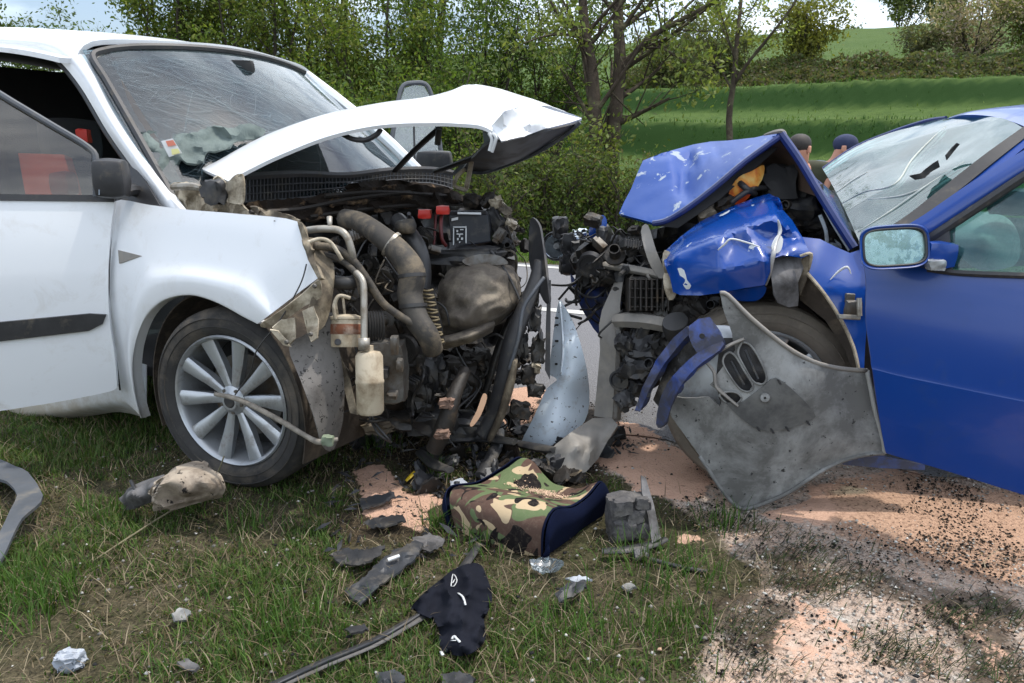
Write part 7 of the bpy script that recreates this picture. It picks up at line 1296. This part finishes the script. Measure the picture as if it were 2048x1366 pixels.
# ------------------------------------------------------------------ bystanders beyond the blue car
def person(label, hip, chest, neck, head, face, arms, feet, shirt_m, trouser_m, hair_m, skin_m, name='person'):
    o = thing(name, label, 'person', (hip[0], hip[1], 0)); pl = WLOC[o.name]
    def skin(nm, verts, edges, rad, mat, parent, root=0):
        me = bpy.data.meshes.new(nm); me.from_pydata([tuple(np.asarray(p) - pl) for p in verts], edges, []); me.materials.append(mat)
        ob = bpy.data.objects.new(nm, me); COL.objects.link(ob); ob.parent = parent
        m = ob.modifiers.new('skin', 'SKIN'); m.use_smooth_shade = True
        for i, sv in enumerate(me.skin_vertices[0].data): sv.radius = (rad[i], rad[i]) if not hasattr(rad[i], '__len__') else rad[i]; sv.use_root = (i == root)
        s = ob.modifiers.new('sub', 'SUBSURF'); s.levels = 2; s.render_levels = 2; return ob
    side = np.cross(np.asarray(face), ZZ); side /= np.linalg.norm(side)
    hd = (np.asarray(head) - neck); hd /= np.linalg.norm(hd)
    V = [hip, (np.asarray(hip) + chest) / 2, chest, neck, np.asarray(head) - hd * .03, np.asarray(head) + hd * .08]; E = [(0, 1), (1, 2), (2, 3), (3, 4), (4, 5)]; Rd = [.12, .11, .12, .05, .09, .08]
    V2 = [hip, (np.asarray(hip) + chest) / 2, chest, np.asarray(chest) + (np.asarray(neck) - chest) * 1.0]; E2 = [(0, 1), (1, 2), (2, 3)]; R2 = [.17, .17, .19, .10]
    V3 = [np.asarray(hip) + (np.asarray(chest) - hip) * .15, hip]; E3 = [(0, 1)]; R3 = [.14, .155]
    for sg, (el, ha) in zip((-1, 1), arms):
        s_ = np.asarray(chest) + side * sg * .19; b = len(V); V += [s_, el, ha, np.asarray(ha) + (np.asarray(ha) - el) * .25]; E += [(2, b), (b, b + 1), (b + 1, b + 2), (b + 2, b + 3)]; Rd += [.05, .04, .03, .034]
        b = len(V2); V2 += [s_, el, np.asarray(ha) * .92 + np.asarray(el) * .08]; E2 += [(2, b), (b, b + 1), (b + 1, b + 2)]; R2 += [.09, .062, .048]
    for sg, (kn, an) in zip((-1, 1), feet):
        h_ = np.asarray(hip) + side * sg * .09 - ZZ * .06; toe = np.asarray(an) + np.asarray(face) * .14 - ZZ * .03
        b = len(V); V += [h_, kn, an, toe]; E += [(0, b), (b, b + 1), (b + 1, b + 2), (b + 2, b + 3)]; Rd += [.085, .058, .042, .035]
        b = len(V3); V3 += [h_, kn, an]; E3 += [(1, b), (b, b + 1), (b + 1, b + 2)]; R3 += [.1, .075, .06]
    skin('body', V, E, Rd, skin_m, o); skin('jacket', V2, E2, R2, shirt_m, o); skin('trousers', V3, E3, R3, trouser_m, o)
    f_ = np.asarray(face); hair = chunk(np.asarray(head) + hd * .05 - f_ * .025, (.185, .21, .17), 3, [side, f_, ZZ], .03, 1, 7, 1.); mk('hair', hair, hair_m, o, 180)
    mk('nose', chunk(np.asarray(head) + f_ * .09 - hd * .0, (.03, .04, .05), 4, [side, f_, ZZ], .05, 1, 4), skin_m, o, 180)
    for sg in (-1, 1): mk('eye', chunk(np.asarray(head) + f_ * .08 + side * sg * .033 + hd * .02, (.022, .012, .012), 5, [side, f_, ZZ], .02, 1, 3), m_dark, o, 180); mk('ear', chunk(np.asarray(head) + side * sg * .088, (.02, .04, .06), 6, [side, f_, ZZ], .05, 1, 4), skin_m, o, 180)
    for sg, (el, ha) in zip((-1, 1), arms):
        el, ha = np.asarray(el), np.asarray(ha); d = (ha - el) / np.linalg.norm(ha - el); c_ = ha + d * .05
        for k in range(5):
            q = side * (k - 2) * .018 if k < 4 else side * sg * -.045; L_ = (.075, .085, .08, .065, .05)[k]
            mk('finger', tube([c_ + q * .8, c_ + q + d * L_ * .6, c_ + q * 1.05 + d * L_ - ZZ * .012], [.009, .008, .006], 6, 3), skin_m, o, 180)
m_skin = pm('skin', lin(196, 144, 120), lin(182, 128, 104), .55, 0, 10); m_jacket = pm('slate_blue_jacket', lin(98, 108, 140), lin(80, 90, 120), .9, 0, 5, .3, 20, .01); m_redj = pm('dull_red_jacket', lin(150, 70, 66), lin(128, 58, 56), .9, 0, 5, .3, 20, .01)
m_greenj = pm('dark_olive_jacket', lin(64, 66, 48), lin(50, 52, 38), .9, 0, 5, .3, 20, .01); m_trs = pm('dark_trousers', (.02, .022, .03), (.03, .03, .04), .9, 0, 6); m_hair = pm('dark_hair', (.02, .016, .014), (.03, .024, .02), .7, 0, 30, .4, 60, .004); m_cap = pm('navy_cap', lin(46, 54, 84), lin(36, 44, 70), .9, 0, 8)
def bender(label, x, y, z, lean, sm, hm, hz=None):
    h = R(x, y, z); f_ = np.array([lean, -.5, 0]); f_ /= np.linalg.norm(f_); sd = np.cross(f_, ZZ)
    neck = h - f_ * .08 - ZZ * .15; hip = np.array([*(neck - f_ * .42)[:2], .84]); chest = hip + (neck - hip) * .66 + ZZ * .02
    sh = [chest + sd * s_ * .2 for s_ in (-1, 1)]
    arms = [(q - ZZ * .28 + f_ * .03, q - ZZ * .5 + f_ * .14 - sd * s_ * .05) for q, s_ in zip(sh, (-1, 1))]
    feet = [(hip + sd * s_ * .11 + f_ * .05 - ZZ * .42, np.array([*(hip + sd * s_ * .12 - f_ * .03)[:2], .08])) for s_ in (-1, 1)]
    person(label, hip, chest, neck, h, f_, arms, feet, sm, m_trs, hm, m_skin)
bender('person in dark olive jacket stooping just behind the peak of the blue bonnet', 1598, 299, 6.3, -.5, m_greenj, m_hair)
bender('person in slate blue jacket and dark cap leaning forward beyond the blue windscreen', 1690, 298, 6.6, .9, m_jacket, m_cap)
bender('person in dull red jacket half hidden behind the shattered blue windscreen', 1752, 306, 7.0, -.7, m_redj, m_hair)
